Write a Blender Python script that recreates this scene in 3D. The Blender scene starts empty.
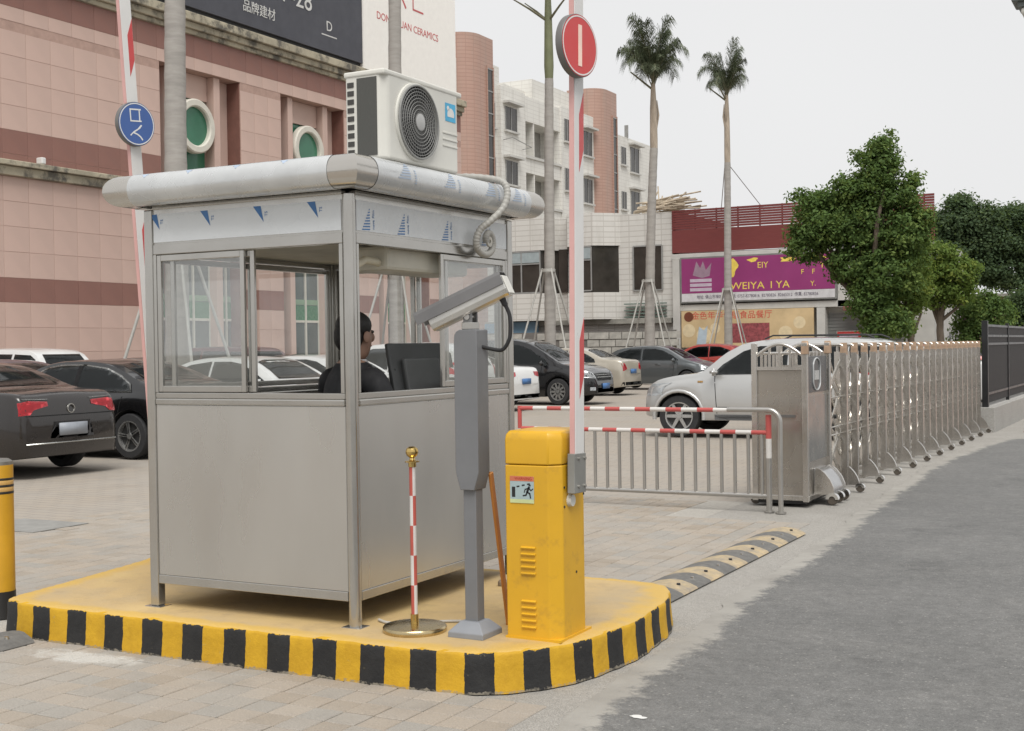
import bpy, bmesh, math, random
import numpy as np
from mathutils import Vector, Matrix
from mathutils.bvhtree import BVHTree
random.seed(7); np.random.seed(7)
PI = math.pi; R = math.radians
scene = bpy.context.scene
col = scene.collection

# ------------------------------------------------------------------ camera
cam_d = bpy.data.cameras.new('camera'); cam = bpy.data.objects.new('camera', cam_d); col.objects.link(cam)
cam_d.sensor_width = 36.0; cam_d.lens = 36.0 * 1278.0 / 1024.0; cam_d.clip_start = 0.1; cam_d.clip_end = 2000
rot = Matrix(((0.88244634, 0.00662833, 0.47036638), (0.47018086, 0.01898675, -0.88236583), (-0.01477934, 0.99979776, 0.01363827)))
cam.matrix_world = Matrix.Translation((0, 0, 1.55)) @ rot.to_4x4()
scene.camera = cam

# ------------------------------------------------------------------ overcast sky, veiled sun, exposure
SUN_EL, SUN_AZ = 58.0, -55.0      # azimuth measured from +X towards +Y
world = bpy.data.worlds.new('World'); scene.world = world; world.use_nodes = True
wn = world.node_tree; wn.nodes.clear()
w_out = wn.nodes.new('ShaderNodeOutputWorld'); w_bg = wn.nodes.new('ShaderNodeBackground')
sky = wn.nodes.new('ShaderNodeTexSky'); sky.sky_type = 'NISHITA'; sky.sun_disc = False
sky.sun_elevation = R(SUN_EL); sky.sun_rotation = R(90 - SUN_AZ); sky.dust_density = 4.0; sky.air_density = 1.0
hsv = wn.nodes.new('ShaderNodeHueSaturation'); hsv.inputs['Saturation'].default_value = 0.25
cloud = wn.nodes.new('ShaderNodeMix'); cloud.data_type = 'RGBA'; cloud.inputs[0].default_value = 0.93
cn = wn.nodes.new('ShaderNodeTexNoise'); cn.inputs['Scale'].default_value = 1.6; cn.inputs['Detail'].default_value = 3
cr = wn.nodes.new('ShaderNodeValToRGB')
cr.color_ramp.elements[0].position = 0.3; cr.color_ramp.elements[0].color = (5.95, 5.96, 6.0, 1)
cr.color_ramp.elements[1].position = 0.75; cr.color_ramp.elements[1].color = (6.5, 6.5, 6.5, 1)
wn.links.new(sky.outputs[0], hsv.inputs['Color']); wn.links.new(hsv.outputs[0], cloud.inputs[6])
wn.links.new(cn.outputs[0], cr.inputs[0]); wn.links.new(cr.outputs[0], cloud.inputs[7])
wn.links.new(cloud.outputs[2], w_bg.inputs[0]); w_bg.inputs[1].default_value = 0.069
wn.links.new(w_bg.outputs[0], w_out.inputs[0])
sun_d = bpy.data.lights.new('sun', 'SUN'); sun_d.energy = 1.5; sun_d.angle = R(35); sun_d.color = (1.0, 0.98, 0.945)
sun = bpy.data.objects.new('sun', sun_d); col.objects.link(sun)
sd = Vector((math.cos(R(SUN_EL)) * math.cos(R(SUN_AZ)), math.cos(R(SUN_EL)) * math.sin(R(SUN_AZ)), math.sin(R(SUN_EL))))
sun.rotation_euler = sd.to_track_quat('Z', 'Y').to_euler(); sun.location = (0, 0, 30)
vs = scene.view_settings
scene.cycles.transparent_max_bounces = 24
vs.view_transform = 'Standard'; vs.look = 'None'; vs.exposure = 1.0; vs.gamma = 1.0; vs.use_curve_mapping = False

# ------------------------------------------------------------------ materials
MATS = {}
def nodes(name):
    m = bpy.data.materials.new(name); m.use_nodes = True
    nt = m.node_tree; b = nt.nodes['Principled BSDF']
    return m, nt, b
def N(nt, typ, **kw):
    n = nt.nodes.new(typ)
    for k, v in kw.items():
        if k in n.inputs: n.inputs[k].default_value = v
        else: setattr(n, k, v)
    return n
def ramp(nt, src, stops, mode='LINEAR'):
    r = nt.nodes.new('ShaderNodeValToRGB'); r.color_ramp.interpolation = mode
    el = r.color_ramp.elements
    while len(el) < len(stops): el.new(0.5)
    for e, (p, c) in zip(el, stops):
        e.position = p; e.color = (c[0], c[1], c[2], 1) if not isinstance(c, (int, float)) else (c, c, c, 1)
    nt.links.new(src, r.inputs[0]); return r.outputs[0]
def mixc(nt, fac, a, b, blend='MIX'):
    m = nt.nodes.new('ShaderNodeMix'); m.data_type = 'RGBA'; m.blend_type = blend
    for s, v in ((0, fac), (6, a), (7, b)):
        if hasattr(v, 'links') or hasattr(v, 'is_linked'): nt.links.new(v, m.inputs[s])
        elif isinstance(v, (int, float)): m.inputs[s].default_value = v
        else: m.inputs[s].default_value = (v[0], v[1], v[2], 1)
    return m.outputs[2]
def coords(nt, scale=(1, 1, 1), kind='Object'):
    tc = nt.nodes.new('ShaderNodeTexCoord'); mp = nt.nodes.new('ShaderNodeMapping')
    mp.inputs['Scale'].default_value = scale
    nt.links.new(tc.outputs[kind], mp.inputs[0]); return mp.outputs[0]
def noise(nt, vec, scale, detail=4, rough=0.55):
    n = N(nt, 'ShaderNodeTexNoise', Scale=scale, Detail=detail, Roughness=rough)
    nt.links.new(vec, n.inputs['Vector']); return n.outputs[0]
def bump(nt, b, src, strength=0.3, dist=0.01):
    bp = N(nt, 'ShaderNodeBump', Strength=strength, Distance=dist)
    nt.links.new(src, bp.inputs['Height']); nt.links.new(bp.outputs[0], b.inputs['Normal'])
def mat(name, c, rough=0.5, metal=0.0, var=0.12, vs=4.0, bmp=0.0, bs=60.0, coat=0.0, rvar=0.1, stretch=(1, 1, 1), dirt=None, island=0.0):
    if name in MATS: return MATS[name]
    m, nt, b = nodes(name)
    v = coords(nt, stretch); n1 = noise(nt, v, vs, 5, 0.6)
    lo = tuple(x * (1 - var) for x in c); hi = tuple(min(1, x * (1 + var)) for x in c)
    cc = ramp(nt, n1, [(0.3, lo), (0.7, hi)])
    if island:
        g = nt.nodes.new('ShaderNodeNewGeometry')
        f = ramp(nt, g.outputs['Random Per Island'], [(0, 1 - island), (1, 1 + island)])
        cc = mixc(nt, 1.0, cc, f, 'MULTIPLY')
    if dirt:
        n2 = noise(nt, v, dirt[1], 6, 0.7)
        cc = mixc(nt, ramp(nt, n2, [(dirt[2], 0), (dirt[3], 1)]), cc, dirt[0])
    nt.links.new(cc, b.inputs['Base Color'])
    rr = ramp(nt, noise(nt, v, vs * 2.3, 4), [(0.3, max(0.02, rough - rvar)), (0.7, min(1, rough + rvar))])
    nt.links.new(rr, b.inputs['Roughness'])
    b.inputs['Metallic'].default_value = metal
    if coat: b.inputs['Coat Weight'].default_value = coat; b.inputs['Coat Roughness'].default_value = 0.06
    if bmp: bump(nt, b, noise(nt, v, bs, 6, 0.65), bmp, 0.01)
    MATS[name] = m; return m
def srgb(r, g, b):
    return tuple(((x / 255) / 12.92 if x / 255 < 0.04045 else ((x / 255 + 0.055) / 1.055) ** 2.4) for x in (r, g, b))
def glass(name, tint=(0.9, 0.93, 0.92), gloss=1.0, haze=0.0):
    m = bpy.data.materials.new(name); m.use_nodes = True; nt = m.node_tree; nt.nodes.clear()
    o = nt.nodes.new('ShaderNodeOutputMaterial'); t = nt.nodes.new('ShaderNodeBsdfTransparent'); g = nt.nodes.new('ShaderNodeBsdfGlossy')
    t.inputs[0].default_value = (*tint, 1); g.inputs['Roughness'].default_value = 0.02; g.inputs[0].default_value = (gloss, gloss, gloss, 1)
    fr = nt.nodes.new('ShaderNodeLayerWeight'); fr.inputs[0].default_value = 0.5; mx = nt.nodes.new('ShaderNodeMixShader')
    pw = N(nt, 'ShaderNodeMath', operation='POWER'); pw.inputs[1].default_value = 4.0; nt.links.new(fr.outputs['Facing'], pw.inputs[0])
    ma = N(nt, 'ShaderNodeMath', operation='MULTIPLY_ADD'); ma.inputs[1].default_value = 0.8; ma.inputs[2].default_value = 0.14; nt.links.new(pw.outputs[0], ma.inputs[0])
    nt.links.new(ma.outputs[0], mx.inputs[0]); nt.links.new(t.outputs[0], mx.inputs[1]); nt.links.new(g.outputs[0], mx.inputs[2])
    last = mx.outputs[0]
    if haze:
        d = nt.nodes.new('ShaderNodeBsdfDiffuse'); d.inputs[0].default_value = (0.5, 0.5, 0.47, 1)
        m2 = nt.nodes.new('ShaderNodeMixShader'); m2.inputs[0].default_value = haze
        nt.links.new(last, m2.inputs[1]); nt.links.new(d.outputs[0], m2.inputs[2]); last = m2.outputs[0]
    nt.links.new(last, o.inputs[0]); return m

def steel(name, c=(0.42, 0.41, 0.39), rough=0.34, metal=0.85, stretch=(2, 2, 1), var=0.05):
    return mat(name, c, rough, metal, var, 3.0, 0.0, 40, rvar=0.05, stretch=stretch)
STEEL = steel('brushed_steel', (0.47, 0.455, 0.425), 0.2)
STEEL_H = steel('brushed_steel_across', (0.47, 0.455, 0.425), 0.22, 0.9, (1, 1, 2))
PANEL = mat('steel_panel', (0.56, 0.545, 0.515), 0.29, 0.88, 0.06, 1.1, 0.0, 2.2, rvar=0.06, stretch=(1, 1, 0.4))
GATE_STEEL = steel('gate_steel', (0.57, 0.545, 0.51), 0.24, 0.9)
RAIL_STEEL = steel('rail_steel', (0.42, 0.405, 0.38), 0.32, 0.8)
CHROME = mat('chrome', (0.75, 0.74, 0.72), 0.14, 1.0, 0.03)
BLACK = mat('black_plastic', (0.018, 0.018, 0.019), 0.5, 0, 0.2)
RUBBER = mat('rubber', (0.022, 0.022, 0.023), 0.8, 0, 0.2, 8, 0.1, 80)
GREY_PAINT = mat('grey_powder_coat', srgb(112, 113, 115), 0.5, 0.0, 0.06, 6, 0.04, 300)
WHITE_PLASTIC = mat('white_plastic', (0.62, 0.61, 0.56), 0.42, 0, 0.06, 3)
WHITE_PAINT = mat('white_paint', (0.66, 0.66, 0.64), 0.4, 0, 0.06, 5, 0.02, 60)
RED_PAINT = mat('red_paint', srgb(180, 72, 68), 0.42, 0, 0.1, 5)
GOLD = mat('brass', (0.62, 0.44, 0.16), 0.2, 1.0, 0.12, 9)
YELLOW_BOX = mat('yellow_box_paint', srgb(208, 160, 36), 0.4, 0, 0.07, 2, 0.04, 120, dirt=(srgb(168, 128, 50), 7.0, 0.56, 0.8))
YELLOW_PAINT = mat('yellow_paint', srgb(198, 150, 36), 0.5, 0, 0.1, 6, 0.05, 90)
FILM = mat('protective_film', (0.66, 0.685, 0.70), 0.3, 0.0, 0.07, 2.5, 0.06, 14, rvar=0.12)
FILM_BLUE = mat('film_print_blue', srgb(60, 110, 165), 0.4)
GLASS = glass('clear_glass', (0.94, 0.955, 0.95), 0.95, 0.035)
DARK_GLASS = mat('dark_window_glass', (0.03, 0.032, 0.034), 0.06, 0, 0.3, 1.5, rvar=0.03)

# ------------------------------------------------------------------ mesh helpers
def link(o, parent=None):
    col.objects.link(o)
    if parent is not None: o.parent = parent
    return o
class MB:
    def __init__(s): s.v = []; s.f = []; s.m = []
    def add(s, vs, fs, m=0):
        o = len(s.v); s.v += [tuple(v) for v in vs]
        for f in fs: s.f.append(tuple(i + o for i in f)); s.m.append(m)
        return s
    def box(s, x0, x1, y0, y1, z0, z1, m=0):
        return s.add([(x0, y0, z0), (x1, y0, z0), (x1, y1, z0), (x0, y1, z0), (x0, y0, z1), (x1, y0, z1), (x1, y1, z1), (x0, y1, z1)],
                     [(0, 3, 2, 1), (4, 5, 6, 7), (0, 1, 5, 4), (1, 2, 6, 5), (2, 3, 7, 6), (3, 0, 4, 7)], m)
    def obox(s, c, size, M=None, m=0):
        M = M or Matrix(); hx, hy, hz = (q / 2 for q in size); c = Vector(c)
        vs = [c + M.to_3x3() @ Vector((a * hx, b * hy, d * hz)) for d in (-1, 1) for a, b in ((-1, -1), (1, -1), (1, 1), (-1, 1))]
        return s.add(vs, [(0, 3, 2, 1), (4, 5, 6, 7), (0, 1, 5, 4), (1, 2, 6, 5), (2, 3, 7, 6), (3, 0, 4, 7)], m)
    def tube(s, pts, r, n=10, caps=True, m=0, closed=False):
        pts = [Vector(p) for p in pts]; k = len(pts); rs = r if isinstance(r, (list, tuple)) else [r] * k
        base = len(s.v); up = None
        for i, p in enumerate(pts):
            if closed: t = pts[(i + 1) % k] - pts[i - 1]
            else: t = pts[min(i + 1, k - 1)] - pts[max(i - 1, 0)]
            t.normalize()
            if up is None: up = t.orthogonal().normalized()
            else:
                up = up - t * up.dot(t)
                up = up.normalized() if up.length > 1e-6 else t.orthogonal().normalized()
            w = t.cross(up)
            for j in range(n):
                a = 2 * PI * j / n; s.v.append(tuple(p + (up * math.cos(a) + w * math.sin(a)) * rs[i]))
        for i in range(k if closed else k - 1):
            i2 = (i + 1) % k
            for j in range(n):
                j2 = (j + 1) % n
                s.f.append((base + i * n + j, base + i * n + j2, base + i2 * n + j2, base + i2 * n + j)); s.m.append(m)
        if caps and not closed:
            s.f.append(tuple(base + j for j in reversed(range(n)))); s.m.append(m)
            s.f.append(tuple(base + (k - 1) * n + j for j in range(n))); s.m.append(m)
        return s
    def cyl(s, p0, p1, r0, r1=None, n=16, m=0): return s.tube([p0, p1], [r0, r0 if r1 is None else r1], n, True, m)
    def lathe(s, prof, n=24, c=(0, 0, 0), M=None, m=0, closed=False):
        M3 = M.to_3x3() if M else Matrix.Identity(3); c = Vector(c); base = len(s.v); k = len(prof)
        for r, z in prof:
            for j in range(n):
                a = 2 * PI * j / n; s.v.append(tuple(c + M3 @ Vector((r * math.cos(a), r * math.sin(a), z))))
        for i in range(k if closed else k - 1):
            i2 = (i + 1) % k
            for j in range(n):
                j2 = (j + 1) % n
                s.f.append((base + i * n + j, base + i * n + j2, base + i2 * n + j2, base + i2 * n + j)); s.m.append(m)
        if not closed:
            if prof[0][0] > 1e-5: s.f.append(tuple(base + j for j in reversed(range(n)))); s.m.append(m)
            if prof[-1][0] > 1e-5: s.f.append(tuple(base + (k - 1) * n + j for j in range(n))); s.m.append(m)
        return s
    def prism(s, poly, plane, a0, a1, m=0):
        def pt(u, w, a): return {'xy': (u, w, a), 'xz': (u, a, w), 'yz': (a, u, w)}[plane]
        n = len(poly); vs = [pt(u, w, a0) for u, w in poly] + [pt(u, w, a1) for u, w in poly]
        fs = [tuple(range(n)), tuple(range(n, 2 * n))] + [(i, (i + 1) % n, n + (i + 1) % n, n + i) for i in range(n)]
        return s.add(vs, fs, m)
    def mesh(s, name, mats, smooth=None):
        me = bpy.data.meshes.new(name); me.from_pydata(s.v, [], s.f)
        for q in (mats if isinstance(mats, (list, tuple)) else [mats]): me.materials.append(q)
        me.polygons.foreach_set('material_index', s.m)
        bm = bmesh.new(); bm.from_mesh(me); bmesh.ops.remove_doubles(bm, verts=bm.verts, dist=1e-6)
        bmesh.ops.recalc_face_normals(bm, faces=bm.faces); bm.to_mesh(me); bm.free()
        if smooth is not None:
            me.polygons.foreach_set('use_smooth', [True] * len(me.polygons)); me.set_sharp_from_angle(angle=R(smooth))
        me.update(); return me
    def build(s, name, mats, parent=None, smooth=None, bevel=0, loc=None, seg=2):
        o = bpy.data.objects.new(name, s.mesh(name, mats, smooth)); link(o, parent)
        if loc is not None: o.location = loc
        if bevel:
            b = o.modifiers.new('bevel', 'BEVEL'); b.width = bevel; b.segments = seg; b.limit_method = 'ANGLE'; b.angle_limit = R(40)
        return o
def tag(o, label=None, cat=None, group=None, kind=None):
    if label: o['label'] = label
    if cat: o['category'] = cat
    if group: o['group'] = group
    if kind: o['kind'] = kind
    return o
def thing(name, loc, label, cat, rz=0.0, group=None):
    o = bpy.data.objects.new(name, None); o.empty_display_size = 0.2; col.objects.link(o)
    o.location = loc; o.rotation_euler = (0, 0, rz); return tag(o, label, cat, group)
def copy_tree(o, parent=None):
    c = o.copy(); col.objects.link(c); c.parent = parent
    for ch in list(o.children): copy_tree(ch, c)
    return c
def inst(o, parent=None, loc=None, rz=None):
    c = o.copy(); col.objects.link(c)
    if parent is not None: c.parent = parent
    if loc is not None: c.location = loc
    if rz is not None: c.rotation_euler = (0, 0, rz)
    return c
def text_mesh(body, size, extrude=0.0, font_res=3):
    cu = bpy.data.curves.new('text', 'FONT'); cu.body = body; cu.size = size; cu.extrude = extrude; cu.resolution_u = font_res
    cu.align_x = 'CENTER'; cu.align_y = 'CENTER'
    ob = bpy.data.objects.new('text', cu); col.objects.link(ob)
    dg = bpy.context.evaluated_depsgraph_get(); dg.update()
    me = bpy.data.meshes.new_from_object(ob.evaluated_get(dg)); bpy.data.objects.remove(ob); return me
def lettering(name, body, size, material, parent, loc, M, extrude=0.002, sx=1.0):
    me = text_mesh(body, size, extrude); me.materials.clear(); me.materials.append(material)
    o = bpy.data.objects.new(name, me); link(o, parent)
    o.matrix_local = Matrix.Translation(loc) @ M.to_4x4() @ Matrix.Diagonal((sx, 1, 1, 1)); return o
# frames for lettering: columns are text-right, text-up, normal
F_MINUS_Y = Matrix(((1, 0, 0), (0, 0, -1), (0, 1, 0)))
F_PLUS_X = Matrix(((0, 0, 1), (1, 0, 0), (0, 1, 0)))
def arc(cx, cy, r, a0, a1, n): return [(cx + r * math.cos(R(a0 + (a1 - a0) * i / n)), cy + r * math.sin(R(a0 + (a1 - a0) * i / n))) for i in range(n + 1)]
# ================================================================== GROUND
H = 0.19    # height of the yellow island
def ground_mat(name, base, spots, rough=0.9, fine=220.0, bstr=0.5):
    m, nt, b = nodes(name); v = coords(nt, kind='Object')
    big = noise(nt, v, 0.35, 6, 0.6); med = noise(nt, v, 2.2, 8, 0.72); fin = noise(nt, v, fine, 3, 0.7)
    c = ramp(nt, big, [(0.3, tuple(x * 0.86 for x in base)), (0.7, tuple(x * 1.12 for x in base))])
    c = mixc(nt, ramp(nt, med, [(0.35, 0.0), (0.75, 0.55)]), c, spots)
    c = mixc(nt, 1.0, c, ramp(nt, fin, [(0.28, 0.42), (0.5, 1.0), (0.74, 1.7)]), 'MULTIPLY')
    c = mixc(nt, 1.0, c, ramp(nt, noise(nt, v, 38, 4, 0.7), [(0.3, 0.86), (0.7, 1.14)]), 'MULTIPLY')
    nt.links.new(c, b.inputs['Base Color']); b.inputs['Roughness'].default_value = rough
    bump(nt, b, fin, bstr, 0.006); return m
CONCRETE = ground_mat('concrete', (0.27, 0.255, 0.23), (0.34, 0.325, 0.3), 0.9, 160.0, 0.3)
def cement(nt, p, c):
    # dried cement smeared over the pavers along the foot of the kerb
    mp = nt.nodes.new('ShaderNodeMapping'); mp.inputs['Location'].default_value = (9.6, -33.4, 0); mp.inputs['Scale'].default_value = (1.92, 7.1, 0); nt.links.new(p, mp.inputs[0])
    ln = N(nt, 'ShaderNodeVectorMath', operation='LENGTH'); nt.links.new(mp.outputs[0], ln.inputs[0])
    ad = N(nt, 'ShaderNodeMath', operation='MULTIPLY_ADD'); nt.links.new(noise(nt, p, 7, 6, 0.65), ad.inputs[0]); ad.inputs[1].default_value = 1.9; nt.links.new(ln.outputs['Value'], ad.inputs[2])
    return mixc(nt, sm(nt, ad.outputs[0], 1.75, 1.35), c, (0.47, 0.455, 0.42))
def sm(nt, src, a, b):
    mr = N(nt, 'ShaderNodeMapRange'); mr.inputs['From Min'].default_value = a; mr.inputs['From Max'].default_value = b; mr.inputs['To Max'].default_value = 0.85; nt.links.new(src, mr.inputs['Value']); return mr.outputs[0]
def paver_mat():
    m, nt, b = nodes('pavers'); g = nt.nodes.new('ShaderNodeNewGeometry'); oi = nt.nodes.new('ShaderNodeObjectInfo')
    v = coords(nt, kind='Generated'); geo = nt.nodes.new('ShaderNodeNewGeometry')
    a = N(nt, 'ShaderNodeMath', operation='ADD'); nt.links.new(g.outputs['Random Per Island'], a.inputs[0]); nt.links.new(oi.outputs['Random'], a.inputs[1])
    fr = N(nt, 'ShaderNodeMath', operation='FRACT'); nt.links.new(a.outputs[0], fr.inputs[0])
    c = ramp(nt, fr.outputs[0], [(0, (0.285, 0.24, 0.19)), (0.3, (0.335, 0.285, 0.23)), (0.55, (0.315, 0.275, 0.23)), (0.8, (0.285, 0.265, 0.235)), (1, (0.345, 0.298, 0.245))])
    p = geo.outputs['Position']
    c = mixc(nt, ramp(nt, noise(nt, p, 0.8, 6, 0.65), [(0.42, 0), (0.7, 0.6)]), c, (0.33, 0.31, 0.28))
    c = mixc(nt, ramp(nt, noise(nt, p, 3.1, 6, 0.7), [(0.5, 0), (0.8, 0.5)]), c, (0.18, 0.165, 0.145))
    c = cement(nt, p, c); fin = noise(nt, p, 130, 3, 0.7)
    c = mixc(nt, 1.0, c, ramp(nt, fin, [(0.25, 0.75), (0.75, 1.25)]), 'MULTIPLY')
    nt.links.new(c, b.inputs['Base Color']); b.inputs['Roughness'].default_value = 0.86; bump(nt, b, fin, 0.35, 0.004); return m
PAVER = paver_mat()
def far_paving_mat():
    m, nt, b = nodes('far_paving'); g = nt.nodes.new('ShaderNodeNewGeometry'); p = g.outputs['Position']
    mp = nt.nodes.new('ShaderNodeMapping'); nt.links.new(p, mp.inputs[0])
    br = N(nt, 'ShaderNodeTexBrick', Scale=1.0); br.inputs['Brick Width'].default_value = 0.3; br.inputs['Row Height'].default_value = 0.15
    br.inputs['Mortar Size'].default_value = 0.008; br.inputs['Color1'].default_value = (0.325, 0.28, 0.228, 1); br.inputs['Color2'].default_value = (0.31, 0.275, 0.232, 1)
    br.inputs['Mortar'].default_value = (0.2, 0.18, 0.16, 1); nt.links.new(mp.outputs[0], br.inputs['Vector'])
    c = mixc(nt, ramp(nt, noise(nt, p, 0.5, 6, 0.65), [(0.4, 0), (0.7, 0.6)]), br.outputs[0], (0.32, 0.295, 0.265))
    c = mixc(nt, ramp(nt, noise(nt, p, 2.1, 6, 0.7), [(0.5, 0), (0.8, 0.5)]), c, (0.19, 0.17, 0.15))
    nt.links.new(c, b.inputs['Base Color']); b.inputs['Roughness'].default_value = 0.88; return m
FAR_PAVING = far_paving_mat()
JOINT = ground_mat('joint_sand', (0.37, 0.35, 0.315), (0.27, 0.25, 0.22), 0.95, 200)

# ground to the horizon
gm = MB(); gm.add([(-600, -600, -0.03), (600, -600, -0.03), (600, 900, -0.03), (-600, 900, -0.03)], [(0, 1, 2, 3)])
tag(gm.build('ground', ground_mat('far_ground', (0.2, 0.19, 0.17), (0.24, 0.23, 0.21), 0.95, 60)), kind='structure')
# asphalt road with a ragged concrete joint
edge = [(-2.20, -40), (-2.22, 3.0), (-2.27, 4.4), (-2.33, 5.2), (-2.37, 6.2), (-2.42, 7.0), (-2.50, 7.8), (-2.53, 9.0), (-2.56, 10.1), (-2.66, 11.2), (-2.73, 12.3), (-2.80, 14.2), (-2.92, 16.6), (-2.84, 18.8), (-2.72, 20.6), (-2.62, 21.6)]
rag = []
for i in range(len(edge) - 1):
    (x0, y0), (x1, y1) = edge[i], edge[i + 1]
    n = max(2, int((y1 - y0) / 0.06)) if y0 > 2 and y1 < 22 else 2
    for k in range(n):
        t = k / n; yy0 = y0 + t * (y1 - y0); rag.append((x0 + (x1 - x0) * t + random.gauss(0, 0.007) + 0.012 * math.sin(yy0 * 3.1) + 0.010 * math.sin(yy0 * 9.7 + 1) - 0.03, yy0))
rag.append(edge[-1])
end_edge = [(-2.62 + (25 + 2.62) * k / 40, 21.6 + 0.1 * math.sin(k * 1.3) + 0.045 * k) for k in range(1, 41)]
# outline of the worn margin: the asphalt thins out over the concrete, then the full surface
rm_ = MB(); dust = []
inner = [(x + 0.55, min(y, 21.0)) for x, y in rag] + [(x, y - 0.6) for x, y in end_edge]
outer = rag + end_edge
vs_ = [(x, y, 0.0) for x, y in outer] + [(x, y, 0.0006) for x, y in inner]; no = len(outer)
fs_ = [(i, i + 1, no + i + 1, no + i) for i in range(no - 1)]
me = bpy.data.meshes.new('road'); bm = bmesh.new(); bv = [bm.verts.new(v) for v in vs_]
for f in fs_: bm.faces.new([bv[q] for q in f])
corner = bm.verts.new((25, -40, 0.0)); bm.faces.new([bv[no + i] for i in range(no)] + [corner]) if False else None
f2 = bm.faces.new([corner] + [bv[no + i] for i in range(no)]); bmesh.ops.triangulate(bm, faces=[f2]); bmesh.ops.recalc_face_normals(bm, faces=bm.faces); bm.to_mesh(me); bm.free()
me.attributes.new('margin', 'FLOAT', 'POINT').data.foreach_set('value', [1.0] * no + [0.0] * no + [0.0])
def asphalt_mat():
    m, nt, b = nodes('asphalt'); g = nt.nodes.new('ShaderNodeNewGeometry'); p = g.outputs['Position']
    c = ramp(nt, noise(nt, p, 0.5, 6, 0.62), [(0.3, (0.116, 0.115, 0.111)), (0.7, (0.15, 0.148, 0.143))])
    c = mixc(nt, ramp(nt, noise(nt, p, 1.7, 8, 0.7), [(0.48, 0), (0.72, 0.6)]), c, (0.178, 0.174, 0.165))
    c = mixc(nt, ramp(nt, noise(nt, p, 0.9, 5, 0.6), [(0.6, 0), (0.66, 0.35)]), c, (0.075, 0.074, 0.072))
    for sc, lo, hi in ((9, 0.9, 1.1), (24, 0.88, 1.12), (75, 0.84, 1.18), (170, 0.78, 1.28)): c = mixc(nt, 1.0, c, ramp(nt, noise(nt, p, sc, 2, 0.6), [(0.32, lo), (0.5, 1.0), (0.68, hi)]), 'MULTIPLY')
    # pale stone chips showing in the worn surface
    vo = N(nt, 'ShaderNodeTexVoronoi', Scale=58.0); nt.links.new(p, vo.inputs['Vector'])
    sp_ = nt.nodes.new('ShaderNodeSeparateColor'); nt.links.new(vo.outputs['Color'], sp_.inputs[0])
    chip = N(nt, 'ShaderNodeMath', operation='MULTIPLY'); nt.links.new(ramp(nt, sp_.outputs[0], [(0.9, 0), (0.94, 0.6)]), chip.inputs[0]); nt.links.new(ramp(nt, vo.outputs['Distance'], [(0.3, 1), (0.42, 0)]), chip.inputs[1])
    c = mixc(nt, chip.outputs[0], c, (0.30, 0.29, 0.27))
    at = N(nt, 'ShaderNodeAttribute', attribute_name='margin')
    e = N(nt, 'ShaderNodeMath', operation='MULTIPLY_ADD'); nt.links.new(noise(nt, p, 6, 8, 0.75), e.inputs[0]); e.inputs[1].default_value = 0.9; nt.links.new(at.outputs['Fac'], e.inputs[2])
    conc = ramp(nt, noise(nt, p, 3, 6, 0.65), [(0.3, (0.25, 0.236, 0.212)), (0.7, (0.33, 0.315, 0.285))])
    mk = N(nt, 'ShaderNodeMapRange'); mk.inputs['From Min'].default_value = 1.12; mk.inputs['From Max'].default_value = 1.26; nt.links.new(e.outputs[0], mk.inputs['Value'])
    c = mixc(nt, mk.outputs[0], c, conc)
    nt.links.new(c, b.inputs['Base Color']); b.inputs['Roughness'].default_value = 0.9; bump(nt, b, noise(nt, p, 90, 3, 0.7), 0.5, 0.008); return m
ASPHALT = asphalt_mat(); me.materials.append(ASPHALT); tag(link(bpy.data.objects.new('road', me)), kind='structure')
# concrete apron strip beside the road
tag(MB().add([(-3.9, -40, -0.006), (26, -40, -0.006), (26, 60, -0.006), (-3.9, 60, -0.006)], [(0, 1, 2, 3)]).build('concrete_strip', CONCRETE), kind='structure')
# paved forecourt
court = MB().add([(-120, -20, -0.016), (-3.9, -20, -0.016), (-3.9, 120, -0.016), (-120, 120, -0.016)], [(0, 1, 2, 3)]).build('forecourt', FAR_PAVING); tag(court, kind='structure')
bed = MB().add([(-9.3, 2.6, -0.0052), (-3.9, 2.6, -0.0052), (-3.9, 12.2, -0.0052), (-9.3, 12.2, -0.0052)], [(0, 1, 2, 3)]).build('paver_bed', JOINT, court)
# individual pavers: 0.15 m, biggest ones in view as objects, the rest joined
PW = 0.15; JT = 0.006
hw = (PW - JT) / 2
pm = MB(); t = 0.012; b_ = 0.004
pm.add([(-hw, -hw, -t), (hw, -hw, -t), (hw, hw, -t), (-hw, hw, -t), (-hw, -hw, -b_), (hw, -hw, -b_), (hw, hw, -b_), (-hw, hw, -b_),
        (-hw + b_, -hw + b_, 0), (hw - b_, -hw + b_, 0), (hw - b_, hw - b_, 0), (-hw + b_, hw - b_, 0)],
       [(0, 1, 5, 4), (1, 2, 6, 5), (2, 3, 7, 6), (3, 0, 4, 7), (4, 5, 9, 8), (5, 6, 10, 9), (6, 7, 11, 10), (7, 4, 8, 11), (8, 9, 10, 11)])
paver_mesh = pm.mesh('paver', PAVER)
fx = rot.transposed()
def proj(x, y, z):
    c = fx @ Vector((x, y, z - 1.55)); return (512 + 1278 * c.x / -c.z, 365.5 - 1278 * c.y / -c.z, -c.z) if c.z < -0.5 else None
def in_island(x, y): return -6.35 < x < -2.42 and 4.93 < y < 6.9
cells = []
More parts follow.
